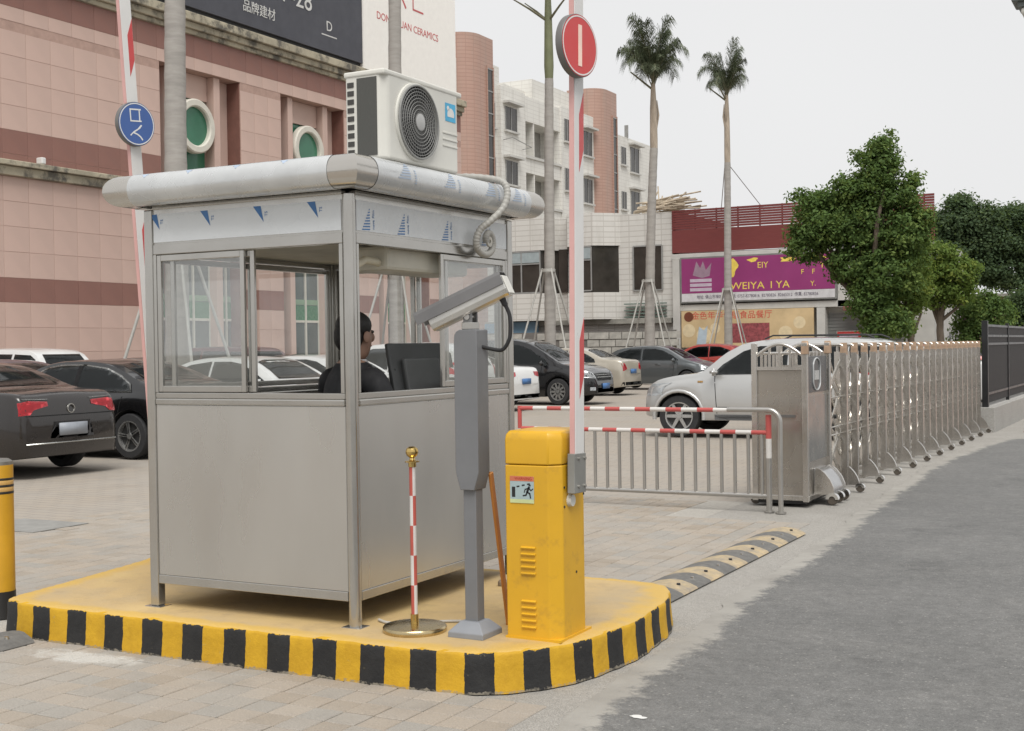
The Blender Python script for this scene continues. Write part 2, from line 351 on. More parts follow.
for i in range(-62, -15):
    for j in range(18, 81):
        x = i * PW + (0.075 if False else 0.0); y = j * PW + 0.05
        lim = -2.42 if y < 5.0 else (-2.95 if y < 11 else -3.2)
        if y > 10.9 and x > -4.3: continue
        if x > lim or in_island(x, y): continue
        q = proj(x, y, 0)
        if not q or not (-20 < q[0] < 1044 and 340 < q[1] < 750): continue
        hid = 165 < q[0] < 500 and q[1] < 590
        cells.append((1e3 / q[2] ** 2 * (0.01 if hid else 1) * (0.02 if x > -3.95 and y < 4.9 and x > -2.6 else 1), x, y))
cells.sort(reverse=True)
for k, (a, x, y) in enumerate(cells[:300]):
    o = bpy.data.objects.new('paver', paver_mesh); link(o, court); o.location = (x, y, 0.0005 + random.gauss(0, 0.0012)); o.rotation_euler = (random.gauss(0, 0.004), random.gauss(0, 0.004), random.choice((0, PI / 2, PI, -PI / 2)) + random.gauss(0, 0.006))
rest = MB(); pv = [Vector(v.co) for v in paver_mesh.vertices]; pf = [tuple(p.vertices) for p in paver_mesh.polygons]
for a, x, y in cells[300:]:
    rz = Matrix.Rotation(random.gauss(0, 0.006), 3, 'Z'); dz = random.gauss(0, 0.0012) + 0.0005
    rest.add([rz @ v + Vector((x, y, dz)) for v in pv], pf)
tag(rest.build('paving_field', PAVER, court), kind='stuff')
# pinkish footway beyond the gate, right of the fence wall
fw = MB().box(-2.55, 12, 23.2, 60, -0.02, 0.012); tag(fw.build('footway', mat('footway_pink', (0.33, 0.24, 0.2), 0.9, 0, 0.15, 3, 0.2, 80)), kind='structure')

# ---------------------------------------------------------------- yellow/black island
def stripe_mat():
    m, nt, b = nodes('kerb_stripes')
    at = N(nt, 'ShaderNodeAttribute', attribute_name='arc'); g = nt.nodes.new('ShaderNodeNewGeometry'); p = g.outputs['Position']
    sx = nt.nodes.new('ShaderNodeSeparateXYZ'); nt.links.new(p, sx.inputs[0])
    nz = noise(nt, p, 22, 4, 0.6)
    w = N(nt, 'ShaderNodeMath', operation='MULTIPLY_ADD'); nt.links.new(nz, w.inputs[0]); w.inputs[1].default_value = 0.05; nt.links.new(at.outputs['Fac'], w.inputs[2])
    fr = N(nt, 'ShaderNodeMath', operation='FRACT'); nt.links.new(w.outputs[0], fr.inputs[0])
    isb = N(nt, 'ShaderNodeMath', operation='LESS_THAN'); nt.links.new(fr.outputs[0], isb.inputs[0]); isb.inputs[1].default_value = 0.5
    zt = N(nt, 'ShaderNodeMath', operation='MULTIPLY_ADD'); nt.links.new(noise(nt, p, 40, 3), zt.inputs[0]); zt.inputs[1].default_value = 0.03; nt.links.new(sx.outputs[2], zt.inputs[2])
    below = N(nt, 'ShaderNodeMath', operation='LESS_THAN'); nt.links.new(zt.outputs[0], below.inputs[0]); below.inputs[1].default_value = H + 0.007
    bl = N(nt, 'ShaderNodeMath', operation='MULTIPLY'); nt.links.new(isb.outputs[0], bl.inputs[0]); nt.links.new(below.outputs[0], bl.inputs[1])
    ylw = ramp(nt, noise(nt, p, 9, 5, 0.7), [(0.25, srgb(176, 134, 16)), (0.7, srgb(202, 158, 28))])
    blk = ramp(nt, noise(nt, p, 12, 5, 0.7), [(0.3, (0.007, 0.007, 0.0075)), (0.75, (0.02, 0.0195, 0.019))])
    c = mixc(nt, bl.outputs[0], ylw, blk)
    # scuffed foot of the kerb
    foot = N(nt, 'ShaderNodeMath', operation='LESS_THAN'); nt.links.new(zt.outputs[0], foot.inputs[0]); foot.inputs[1].default_value = 0.025
    sc = N(nt, 'ShaderNodeMath', operation='MULTIPLY'); nt.links.new(foot.outputs[0], sc.inputs[0]); nt.links.new(ramp(nt, noise(nt, p, 30, 4, 0.7), [(0.4, 0), (0.55, 0.8)]), sc.inputs[1])
    c = mixc(nt, sc.outputs[0], c, (0.25, 0.22, 0.17))
    chips = ramp(nt, noise(nt, p, 16, 6, 0.75), [(0.66, 0), (0.7, 0.7)])
    c = mixc(nt, chips, c, (0.32, 0.26, 0.15))
    # worn dusty top, away from the edge
    up = nt.nodes.new('ShaderNodeSeparateXYZ'); nt.links.new(g.outputs['True Normal'], up.inputs[0])
    isup = N(nt, 'ShaderNodeMath', operation='GREATER_THAN'); nt.links.new(up.outputs[2], isup.inputs[0]); isup.inputs[1].default_value = 0.8
    top = ramp(nt, noise(nt, p, 1.7, 6, 0.6), [(0.3, srgb(172, 152, 118)), (0.5, srgb(184, 158, 112)), (0.72, srgb(194, 168, 116))])
    top = mixc(nt, ramp(nt, noise(nt, p, 7, 6, 0.7), [(0.5, 0), (0.75, 0.6)]), top, srgb(150, 130, 100))
    inner = N(nt, 'ShaderNodeAttribute', attribute_name='inner')
    it = N(nt, 'ShaderNodeMath', operation='MULTIPLY_ADD'); nt.links.new(noise(nt, p, 6, 5, 0.6), it.inputs[0]); it.inputs[1].default_value = 0.9; nt.links.new(inner.outputs['Fac'], it.inputs[2])
    topc = mixc(nt, ramp(nt, it.outputs[0], [(0.45, 0), (0.8, 1)]), srgb(194, 160, 84), top)
    c = mixc(nt, isup.outputs[0], c, topc)
    fin = noise(nt, p, 90, 4, 0.7)
    nt.links.new(c, b.inputs['Base Color']); b.inputs['Roughness'].default_value = 0.7; bump(nt, b, noise(nt, p, 35, 6, 0.7), 0.35, 0.012); return m
ctrl = [(-5.92, 5.13), (-5.91, 5.02), (-5.85, 4.93), (-5.68, 4.905)] + [(-5.68 + 2.51 * k / 16, 4.905 - 0.012 * math.sin(PI * k / 16)) for k in range(1, 17)] + \
       [(-3.0, 4.915), (-2.85, 4.95), (-2.72, 5.03), (-2.62, 5.14), (-2.55, 5.27), (-2.49, 5.48), (-2.455, 5.70), (-2.45, 5.93), (-2.465, 6.15), (-2.495, 6.38), (-2.53, 6.55), (-2.575, 6.68), (-2.635, 6.78), (-2.72, 6.85), (-2.9, 6.875)] + \
       [(-2.9 - 3.3 * k / 10, 6.875 + 0.02 * k / 10) for k in range(1, 11)] + [(-6.26, 6.87), (-6.25, 6.8), (-6.12, 6.25), (-5.96, 5.4)]
def resample(pts, step, closed=True):
    out = []; n = len(pts)
    for i in range(n if closed else n - 1):
        a = Vector(pts[i]); b = Vector(pts[(i + 1) % n]); k = max(1, round((b - a).length / step))
        out += [a.lerp(b, q / k) for q in range(k)]
    return out
ring = resample([(x, y) for x, y in ctrl], 0.03)
for _ in range(8): ring = [(ring[i - 1] + ring[i] * 2 + ring[(i + 1) % len(ring)]) / 4 for i in range(len(ring))]
nr = len(ring); cen = Vector((sum(p.x for p in ring) / nr, sum(p.y for p in ring) / nr))
arcl = [0.0]
for i in range(1, nr + 1): arcl.append(arcl[-1] + (ring[i % nr] - ring[i - 1]).length)
prof = [(0.012, 0.0), (0.006, 0.05), (0.0, 0.12), (0.0, H - 0.02), (-0.006, H - 0.006), (-0.02, H), (-0.06, H + 0.001), (-0.22, H + 0.002), (-0.5, H + 0.003)]
iv, ifc, at, inn = [], [], [], []
for i in range(nr + 1):
    p = ring[i % nr]; tng = (ring[(i + 1) % nr] - ring[i - 1]).normalized() if i < nr else (ring[1] - ring[-1]).normalized(); nrm = Vector((tng.y, -tng.x))
    wob = 0.004 * math.sin(i * 0.37) + 0.003 * math.sin(i * 1.1)
    for k, (o, z) in enumerate(prof):
        o2 = o + wob * (1 if k < 5 else 0); q = p + nrm * o2
        if k >= 7: q = p + (cen - p) * (0.12 if k == 7 else 0.35)
        iv.append((q.x, q.y, z + (random.gauss(0, 0.0012) if k in (4, 5) else 0))); at.append(arcl[i] / 0.2708 + 0.30); inn.append([0, 0, 0, 0, 0, 0, 0.0, 0.5, 1.0][k])
K = len(prof)
for i in range(nr):
    for k in range(K - 1): ifc.append((i * K + k, (i + 1) * K + k, (i + 1) * K + k + 1, i * K + k + 1))
ci = len(iv); iv.append((cen.x, cen.y, H + 0.004)); at.append(0); inn.append(1)
for i in range(nr): ifc.append((i * K + K - 1, (i + 1) * K + K - 1, ci))
me = bpy.data.meshes.new('traffic_island'); me.from_pydata(iv, [], ifc)
me.attributes.new('arc', 'FLOAT', 'POINT').data.foreach_set('value', at); me.attributes.new('inner', 'FLOAT', 'POINT').data.foreach_set('value', inn)
me.polygons.foreach_set('use_smooth', [True] * len(me.polygons)); me.set_sharp_from_angle(angle=R(50)); me.materials.append(stripe_mat())
tag(link(bpy.data.objects.new('traffic_island', me)), kind='structure')
# pale spilled cement along the foot of the island, and paint drops on the road
def blob(name, cx, cy, rx, ry, seed, z, material, label, cat, rz=0.0, n=40):
    rnd = random.Random(seed); ph = [rnd.random() * 6.28 for _ in range(6)]; pts = []
    for i in range(n):
        a = 2 * PI * i / n; q = 1 + sum(0.16 / (k * 0.6 + 1) * math.sin((k + 2) * a + ph[k]) for k in range(6))
        x, y = rx * q * math.cos(a), ry * q * math.sin(a); pts.append((cx + x * math.cos(rz) - y * math.sin(rz), cy + x * math.sin(rz) + y * math.cos(rz)))
    m = MB(); m.add([(cx, cy, z + 0.0015)] + [(x, y, z) for x, y in pts], [(0, 1 + i, 1 + (i + 1) % n) for i in range(n)])
    return tag(m.build(name, material), label, cat)
PALE = mat('spilled_cement', (0.42, 0.41, 0.38), 0.95, 0, 0.15, 20, 0.2, 90)
blob('paint_spot', -2.055, 4.93, 0.036, 0.022, 9, 0.003, WHITE_PAINT, 'small white paint spot on the asphalt near the bottom edge', 'spot')
# manhole cover left of the booth
mh = MB().box(-0.42, 0.42, -0.32, 0.32, 0.0015, 0.008); o = mh.build('manhole_cover', mat('manhole_concrete', (0.24, 0.235, 0.22), 0.9, 0, 0.15, 6, 0.2, 80), loc=(-9.35, 8.15, 0)); tag(o, 'flat grey rectangular manhole cover set in the paving behind the yellow bollard', 'manhole cover')
# ---------------------------------------------------------------- rubber speed humps
def hump(name, y0, n, x0, x1, label, first, endcap=True, seg=0.257):
    root = thing(name, ((x0 + x1) / 2, y0, 0), label, 'speed hump'); w = (x1 - x0) / 2
    ylw = mat('hump_yellow', srgb(174, 156, 124), 0.9, 0, 0.15, 20, 0.25, 120, dirt=((0.25, 0.22, 0.18), 9, 0.42, 0.66)); blk = mat('hump_black', (0.13, 0.126, 0.118), 0.9, 0, 0.2, 20, 0.25, 120, dirt=((0.25, 0.23, 0.2), 9, 0.55, 0.8))
    pr = [(-w, 0.004), (-w * 0.93, 0.016), (-w * 0.6, 0.033), (-w * 0.25, 0.042), (0, 0.044), (w * 0.25, 0.042), (w * 0.6, 0.033), (w * 0.93, 0.016), (w, 0.004)]
    for k in range(n):
        m = MB(); a, b = k * seg + 0.002, (k + 1) * seg - 0.002; c = []
        # the joint between two colours is wavy
        nn = len(pr); vs = []
        for yy in (a, b):
            for x, z in pr: vs.append((x, yy + 0.022 * math.cos(PI * x / w), z))
        fs = [(i, i + 1, nn + i + 1, nn + i) for i in range(nn - 1)] + [tuple(range(nn)), tuple(range(nn, 2 * nn))]
        m.add(vs, fs); o = m.build('segment', ylw if (k + first) % 2 == 0 else blk, root, 50)
        MB().cyl((w * 0.45, (a + b) / 2, 0.03), (w * 0.45, (a + b) / 2, 0.0475), 0.014, 0.012, 10).build('bolt', STEEL if (k + first) % 2 else BLACK, o)
    return root
hump('speed_hump', 7.22, 12, -3.13, -2.79, 'black and faded yellow rubber speed hump across the lane beside the steel gate', 1)
hp = hump('speed_hump', 0, 1, -0.17, 0.17, 'dark rubber speed hump end at the left edge by the striped kerb', 1); hp.location = (-5.68, 4.60, 0)
# ================================================================== GUARD BOOTH
BX0, BX1, BY0, BY1 = -4.955, -3.61, 5.125, 6.80
bo = thing('guard_booth', ((BX0 + BX1) / 2, (BY0 + BY1) / 2, H), 'stainless steel guard booth with film-wrapped rounded roof edge on the yellow island', 'booth')
w, d = (BX1 - BX0) / 2, (BY1 - BY0) / 2      # half sizes
Z_R0, Z_R1, Z_SILL0, Z_SILL, Z_HEAD, Z_S0, Z_S1, Z_TOP = 0.128, 0.175, 1.085, 1.15, 1.885, 1.95, 2.10, 2.125
PT = 0.028
for sx in (-1, 1):
    for sy in (-1, 1):
        x, y = sx * (w - PT), sy * (d - PT)
        if (sx, sy) == (1, -1):
            MB().cyl((x, y, 0.006), (x, y, Z_TOP), PT + 0.004, n=24).build('corner_post', STEEL, bo, 30)
        else:
            MB().box(x - PT, x + PT, y - PT, y + PT, 0.006, Z_TOP).build('corner_post', STEEL, bo, bevel=0.006)
        MB().box(x - 0.055, x + 0.055, y - 0.045, y + 0.045, 0, 0.0058).build('foot_plate', STEEL, bo, bevel=0.002)
def wall_side(axis, s):
    """one side of the booth; axis 'x' = wall facing +-Y, 'y' = wall facing +-X"""
    half = (w if axis == 'x' else d) - 2 * PT; off = (d if axis == 'x' else w)
    def bx(u0, u1, n0, n1, z0, z1, name, material, bevel=0.003, parent=bo):
        m = MB()
        a, b = sorted((s * (off - n0), s * (off - n1)))
        if axis == 'x': m.box(u0, u1, a, b, z0, z1)
        else: m.box(a, b, u0, u1, z0, z1)
        return m.build(name, material, parent, bevel=bevel)
    bx(-half, half, 0.006, 0.046, Z_R0, Z_R1, 'bottom_rail', STEEL)
    bx(-half, half, 0.010, 0.030, Z_R1, Z_SILL0, 'wall_panel', PANEL, 0.004)
    bx(-half, half, 0.002, 0.052, Z_SILL0, Z_SILL0 + 0.035, 'sill', STEEL_H, 0.008)
    bx(-half, half, 0.008, 0.046, Z_SILL0 + 0.035, Z_SILL, 'window_rail', STEEL_H, 0.004)
    bx(-half, half, 0.006, 0.046, Z_HEAD, Z_S0 - 0.012, 'head_rail', STEEL_H, 0.004)
    bx(-half, half, 0.012, 0.036, Z_S0 - 0.012, Z_TOP, 'fascia_panel', STEEL_H, 0)
    bx(-half + 0.006, half - 0.006, 0.008, 0.0119, Z_S0, Z_S1, 'fascia_film', FILM, 0)
    bx(-half, half, 0.004, 0.046, Z_TOP, Z_TOP + 0.02, 'top_rail', STEEL_H, 0.004)
    AXIS[bx] = axis; SIGN[bx] = (s, off); return half, bx
AXIS, SIGN = {}, {}
def s_off(bx, n): return SIGN[bx][0] * (SIGN[bx][1] - n)
def sash(bx, u0, u1, n0, label=None, pane=GLASS):
    f = bx(u0, u0 + 0.028, n0, n0 + 0.018, Z_SILL + 0.004, Z_HEAD - 0.004, 'window_sash', STEEL, 0.003)
    for a, b, z0, z1 in ((u1 - 0.028, u1, Z_SILL + 0.004, Z_HEAD - 0.004), (u0 + 0.028, u1 - 0.028, Z_SILL + 0.004, Z_SILL + 0.036), (u0 + 0.028, u1 - 0.028, Z_HEAD - 0.036, Z_HEAD - 0.004)):
        bx(a, b, n0, n0 + 0.018, z0, z1, 'sash_bar', STEEL, 0.003, f)
    a_, z0_, z1_ = s_off(bx, n0 + 0.009), Z_SILL + 0.036, Z_HEAD - 0.036
    q = [(u0 + 0.028, z0_), (u1 - 0.028, z0_), (u1 - 0.028, z1_), (u0 + 0.028, z1_)]
    MB().add([((u, a_, z) if AXIS[bx] == 'x' else (a_, u, z)) for u, z in q], [(0, 1, 2, 3)]).build('pane', pane, f)
    return f
half, fb = wall_side('x', -1)        # front, towards the camera
for u in (-half, half - 0.022): fb(u, u + 0.022, 0.006, 0.05, Z_SILL, Z_HEAD, 'window_jamb', STEEL)
sash(fb, -half + 0.024, 0.0, 0.008); sash(fb, -0.62 + 0.1, 0.048, 0.030, pane=GLASS)
hs, rb = wall_side('y', 1)           # right side
for u in (-hs, hs - 0.022): rb(u, u + 0.022, 0.006, 0.05, Z_SILL, Z_HEAD, 'window_jamb', STEEL)
sash(rb, 0.02, hs - 0.024, 0.008); sash(rb, 0.10, hs - 0.06, 0.030)
hb, bb = wall_side('x', 1)           # back
for u in (-hb, hb - 0.022): bb(u, u + 0.022, 0.006, 0.05, Z_SILL, Z_HEAD, 'window_jamb', STEEL)
sash(bb, -hb + 0.024, 0.03, 0.008); sash(bb, -0.03, hb - 0.024, 0.030)
hl, lb = wall_side('y', -1)          # left side: door
for u in (-hl, hl - 0.022): lb(u, u + 0.022, 0.006, 0.05, Z_SILL, Z_HEAD, 'window_jamb', STEEL)
sash(lb, -hl + 0.024, 0.03, 0.008); sash(lb, -0.03, hl - 0.024, 0.030)
# floor, ceiling, desk
MB().box(-w + 0.04, w - 0.04, -d + 0.04, d - 0.04, Z_R0 + 0.002, Z_R0 + 0.03).build('floor_plate', mat('booth_floor', (0.2, 0.19, 0.17), 0.8), bo)
MB().box(-w + 0.04, w - 0.04, -d + 0.04, d - 0.04, Z_HEAD + 0.03, Z_HEAD + 0.05).build('ceiling', mat('booth_ceiling', (0.45, 0.42, 0.34), 0.7), bo)
MB().box(w - 0.33, w - 0.055, -0.15, d - 0.06, 0.84, 0.87).build('desk_top', mat('desk', (0.2, 0.19, 0.17), 0.6), bo, bevel=0.004)
# cable entering under the booth floor
# roof slab and rounded edge band, mitred at the corners
OV = 0.15; ZB, ZT = 2.14, 2.302
MB().box(-w - 0.02, w + 0.02, -d - 0.02, d + 0.02, ZB + 0.022, ZT - 0.002).build('roof_slab', PANEL, bo)
MB().box(-w - OV + 0.075, w + OV - 0.075, -d - OV + 0.075, d + OV - 0.075, ZT - 0.012, ZT).build('roof_deck', mat('roof_sheet', (0.4, 0.4, 0.39), 0.5, 0.4), bo)
CAPS = mat('roof_cap_steel', (0.54, 0.515, 0.475), 0.24, 0.85, 0.05, 2)
def band(mat_film):
    r = (ZT - ZB) / 2; zc = (ZT + ZB) / 2
    prof = [(-0.075, ZB + 0.004), (-0.03, ZB)] + [(-0.03 + 0.9 * r * math.cos(R(a)), zc + r * math.sin(R(a))) for a in range(-80, 81, 16)] + [(-0.03, ZT), (-0.075, ZT - 0.004)]
    cx, cy = w + OV - 0.045, d + OV - 0.045
    corners = [(-cx, -cy), (cx, -cy), (cx, cy), (-cx, cy)]; dirs = [(0, -1), (1, 0), (0, 1), (-1, 0)]
    for k in range(4):
        a, b = Vector(corners[k]), Vector(corners[(k + 1) % 4]); nrm = Vector(dirs[k]); t = (b - a).normalized(); L = (b - a).length
        c = 0.135
        for nm, s0, s1, mt, lift in (('roof_edge_corner', -1, c, CAPS, 0), ('roof_edge', c, L - c, mat_film, 0.0015), ('roof_edge_corner', L - c, L + 1, CAPS, 0)):
            m = MB(); n = len(prof); vs = []
            for s_, isend in ((s0, s0 < 0), (s1, s1 > L)):
                for o, z in prof:
                    o2 = o + (lift if o > -0.02 else 0)
                    if isend and s0 < 0 and s_ == s0: p = a - t * o2 + nrm * o2
                    elif isend: p = b + t * o2 + nrm * o2
                    else: p = a + t * s_ + nrm * o2
                    vs.append((p.x, p.y, z + (lift if z > zc else -lift)))
            m.add(vs, [(i, i + 1, n + i + 1, n + i) for i in range(n - 1)] + [(n - 1, 0, n, 2 * n - 1)])
            m.build(nm, mt, bo, 50)
FILM_BAND = mat('crinkled_film', (0.56, 0.57, 0.57), 0.27, 0.4, 0.12, 3, 0.14, 10, rvar=0.14)
band(FILM_BAND)
# blue prints on the protective film
def film_print(u, z, side, size, hatch):
    """small blue sail mark with a word beside it"""
    m = MB(); e = 0.0068
    def P3(a, b): return (a, -d + e, b) if side == 'f' else (w - e, a, b)
    if hatch:
        for k in range(8):
            z0 = z - size * 0.5 + k * size / 8; l = size * 0.75 * (1 - k / 8.0)
            m.add([P3(u + size * .35 - l * 0.8, z0), P3(u + size * .35, z0 + size * 0.03), P3(u + size * .35, z0 + size * 0.09), P3(u + size * .35 - l * 0.8, z0 + size * 0.055)], [(0, 1, 2, 3)])
    else:
        m.add([P3(u - size * 0.4, z + size * 0.5), P3(u + size * 0.2, z + size * 0.5), P3(u + size * 0.42, z - size * 0.5), P3(u + size * 0.05, z - 0.05 * size)], [(0, 1, 2, 3)])
    m.build('film_mark', FILM_BLUE, bo)
    rotm = (F_MINUS_Y if side == 'f' else F_PLUS_X) @ Matrix.Rotation(PI / 2, 3, 'Z')
    loc = (u + size * 0.62, -d + 0.0068, z) if side == 'f' else (w - 0.0068, u + size * 0.62, z)
    lettering('film_word', 'TS' if side == 'f' else 'nova Film', size * (0.3 if side == 'f' else 0.22), FILM_BLUE, bo, loc, rotm, 0.0004)
for u in (-0.60, -0.25, 0.1, 0.44): film_print(u, Z_S1 - 0.042, 'f', 0.082, False)
for u in (-0.70, -0.38, 0.06, 0.5): film_print(u, Z_S0 + 0.062, 's', 0.115, True)
FILM_FAINT = mat('film_print_faint', srgb(160, 174, 192), 0.4)
def band_print(u, side):
    r = (ZT - ZB) / 2; zc = (ZT + ZB) / 2; m = MB()
    def P3(a, ang):
        o = 0.0 + OV - 0.045 - 0.03 + (0.9 * r + 0.0035) * math.cos(R(ang)); z = zc + (r + 0.0035) * math.sin(R(ang))
        return (a, -d - o, z) if side == 'f' else (w + o, a, z)
    if side == 's':
        for k in range(7):
            a0 = -8 + k * 10; l = 0.11 * (1 - k / 7.5)
            m.add([P3(u - l, a0), P3(u, a0 + 3), P3(u, a0 + 8), P3(u - l, a0 + 5)], [(0, 1, 2, 3)])
        for k in range(6): m.add([P3(u + 0.04, -18 + 9 * k), P3(u + 0.056, -17 + 9 * k), P3(u + 0.056, -12 + 9 * k), P3(u + 0.042, -13 + 9 * k)], [(0, 1, 2, 3)])
    else:
        m.add([P3(u - 0.02, 62), P3(u + 0.03, 62), P3(u + 0.012, 40), P3(u + 0.002, 50)], [(0, 1, 2, 3)])
    m.build('film_mark', FILM_FAINT, bo)
for u in (-0.55, -0.25, 0.06, 0.36): band_print(u, 'f')
for u in (-0.52, -0.08, 0.36, 0.68): band_print(u, 's')
# indoor air hose arch under the ceiling and a small white unit
hz = [(w - 0.14, -d + 0.14, 1.50), (w - 0.14, -d + 0.145, 1.62), (w - 0.14, -d + 0.17, 1.72), (w - 0.14, -d + 0.23, 1.79), (w - 0.14, -d + 0.32, 1.825), (w - 0.14, -d + 0.42, 1.82), (w - 0.14, -d + 0.5, 1.80)]
MB().tube(hz, 0.021, 10).build('refrigerant_hose', mat('cream_hose', (0.6, 0.56, 0.44), 0.6), bo, 60)
iu = MB().box(w - 0.34, w - 0.08, -d + 0.44, -d + 1.28, 1.775, 1.905)
tag(iu.build('indoor_unit', mat('indoor_unit_shell', (0.55, 0.53, 0.45), 0.5), bo, bevel=0.02), label='cream air conditioner under the booth ceiling')

# ================================================================== ROOFTOP AIR CONDITIONER
ac = thing('air_conditioner', (-3.715, 5.80, H + ZT), 'white outdoor air conditioner unit with round fan grille on the booth roof', 'air conditioner')
AW, AH, AD = 0.385, 0.475, 0.12     # half length (y), height, half depth (x)
FCH = 0.028
for y in (-0.25, 0.25): MB().box(-AD + 0.01, AD - 0.01, y - 0.03, y + 0.03, 0.0, FCH).build('foot', STEEL, ac, bevel=0.004)
b = MB()
pl = [(-AD, -AW), (AD - 0.035, -AW), (AD, -AW + 0.04), (AD, AW - 0.05), (AD - 0.04, AW), (-AD, AW)]
b.prism(pl, 'xy', FCH, AH); b.build('casing', WHITE_PLASTIC, ac, bevel=0.014, seg=3)
# corner front panel seam and lid
MB().box(-AD - 0.006, AD + 0.004, -AW - 0.006, AW + 0.004, AH - 0.022, AH + 0.008).build('lid', WHITE_PLASTIC, ac, bevel=0.01, seg=3)
# coil side: dark fins and the white guard ladder
coil = MB(); coil.box(-AD + 0.075, AD - 0.045, -AW - 0.004, -AW + 0.01, FCH + 0.02, AH - 0.03)
cb = coil.build('coil', mat('coil_fins', (0.085, 0.085, 0.078), 0.6, 0.3, 0.2, 60, stretch=(60, 1, 1)), ac)
for k in range(9):
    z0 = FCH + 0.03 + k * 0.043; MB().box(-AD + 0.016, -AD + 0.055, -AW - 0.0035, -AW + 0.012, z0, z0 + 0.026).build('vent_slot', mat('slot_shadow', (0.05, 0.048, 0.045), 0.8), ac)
# fan: recessed dark well, blades, ring grille
FY, FZ, FR = -0.085, 0.25, 0.19
Mx = Matrix.Rotation(PI / 2, 3, 'Y')
well = MB().lathe([(0.001, AD + 0.0015), (FR, AD + 0.0015), (FR, AD + 0.004), (0.001, AD + 0.004)], 48, (0, FY, FZ), Mx, closed=True)
well.build('fan_well', mat('fan_well', (0.012, 0.012, 0.013), 0.7), ac)
fan = MB()
for k in range(3):
    a0 = k * 2 * PI / 3; vs = []
    for i in range(7):
        r_ = 0.04 + (FR - 0.02 - 0.04) * i / 6; sw = 0.9 - 0.08 * i
        for q in (0, 1): a = a0 + 0.12 * i + q * sw; vs.append((AD + 0.006 + 0.006 * q, FY + r_ * math.cos(a), FZ + r_ * math.sin(a)))
    fan.add(vs, [(2 * i, 2 * i + 1, 2 * i + 3, 2 * i + 2) for i in range(6)])
fan.build('fan_blades', mat('fan_blade', (0.05, 0.05, 0.052), 0.5), ac)
gr = MB()
for k in range(9):
    rr = 0.045 + (FR - 0.045) * (k / 8) ** 0.9
    gr.tube([(AD + 0.02 + 0.006 * (1 - (rr / FR) ** 2), FY + rr * math.cos(2 * PI * i / 56), FZ + rr * math.sin(2 * PI * i / 56)) for i in range(56)], 0.0021 if k < 8 else 0.006, 5, closed=True)
for k in range(44):
    a = 2 * PI * k / 44; pts = []
    for i in range(5):
        rr = 0.045 + (FR - 0.045) * i / 4; aa = a + 0.35 * (i / 4); pts.append((AD + 0.017 + 0.006 * (1 - (rr / FR) ** 2), FY + rr * math.cos(aa), FZ + rr * math.sin(aa)))
    gr.tube(pts, 0.0015, 4)
gr.build('fan_grille', mat('grille_wire', (0.24, 0.24, 0.23), 0.45), ac, 60)
MB().lathe([(0.001, AD + 0.022), (0.043, AD + 0.022), (0.043, AD + 0.028), (0.03, AD + 0.031), (0.001, AD + 0.032)], 24, (0, FY, FZ), Mx).build('grille_hub', mat('grille_hub', (0.4, 0.4, 0.39), 0.4), ac, 40)
MB().lathe([(FR + 0.002, AD + 0.0005), (FR + 0.016, AD + 0.0005), (FR + 0.014, AD + 0.012), (FR + 0.002, AD + 0.014)], 48, (0, FY, FZ), Mx, closed=True).build('fan_rim', WHITE_PLASTIC, ac, 40)
LOGO = mat('logo_blue', srgb(70, 165, 205), 0.4); ly, lz = 0.265, 0.355
lg = MB().box(AD + 0.0005, AD + 0.002, ly - 0.055, ly + 0.055, lz - 0.05, lz + 0.05); lgo = lg.build('maker_badge', LOGO, ac, bevel=0.0008)
MB().prism(arc(ly + 0.002, lz - 0.012, 0.036, -20, 200, 18), 'yz', AD + 0.0022, AD + 0.003).build('badge_mark', WHITE_PAINT, lgo)
MB().prism(arc(ly - 0.026, lz + 0.022, 0.013, 0, 360, 14)[:-1], 'yz', AD + 0.0022, AD + 0.003).build('badge_mark', WHITE_PAINT, lgo)
for k in range(3): MB().box(AD + 0.0004, AD + 0.004, 0.18, 0.335, 0.235 - k * 0.035, 0.245 - k * 0.035).build('casing_rib', WHITE_PLASTIC, ac, bevel=0.0015)
MB().box(-0.03, 0.03, AW, AW + 0.03, 0.24, 0.27).build('valve', STEEL, ac, bevel=0.004)
# corrugated conduit hanging over the roof edge on the right
hx = -3.42
cpts = [(x_, y_ + 0.03, z_ + 0.02) for x_, y_, z_ in [(-3.80, 6.30, 2.515), (-3.66, 6.34, 2.515), (-3.52, 6.365, 2.495), (-3.445, 6.37, 2.465), (-3.42, 6.36, 2.40), (-3.43, 6.325, 2.32), (-3.48, 6.275, 2.25), (-3.53, 6.24, 2.20), (-3.55, 6.225, 2.14), (-3.555, 6.25, 2.09), (-3.555, 6.32, 2.065), (-3.555, 6.39, 2.08), (-3.555, 6.425, 2.12), (-3.555, 6.415, 2.17), (-3.555, 6.375, 2.19), (-3.555, 6.345, 2.165), (-3.555, 6.35, 2.135)]]
def smooth_path(pts, n=6):
    pts = [Vector(p) for p in pts]; out = []
    for i in range(len(pts) - 1):
        p0, p1, p2, p3 = pts[max(i - 1, 0)], pts[i], pts[i + 1], pts[min(i + 2, len(pts) - 1)]
        for k in range(n):
            t = k / n; out.append(0.5 * ((2 * p1) + (p2 - p0) * t + (2 * p0 - 5 * p1 + 4 * p2 - p3) * t * t + (3 * p1 - p0 - 3 * p2 + p3) * t ** 3))
    return out + [pts[-1]]
sp = smooth_path(cpts, 14)
ch = MB().tube(sp, [0.0185 + 0.002 * (i % 4 in (0, 1)) for i in range(len(sp))], 12); o = ch.build('conduit_hose', mat('grey_conduit', (0.38, 0.37, 0.34), 0.55, 0, 0.1), smooth=80)
tag(o, 'grey corrugated conduit hose looped over the booth roof edge below the air conditioner', 'hose')
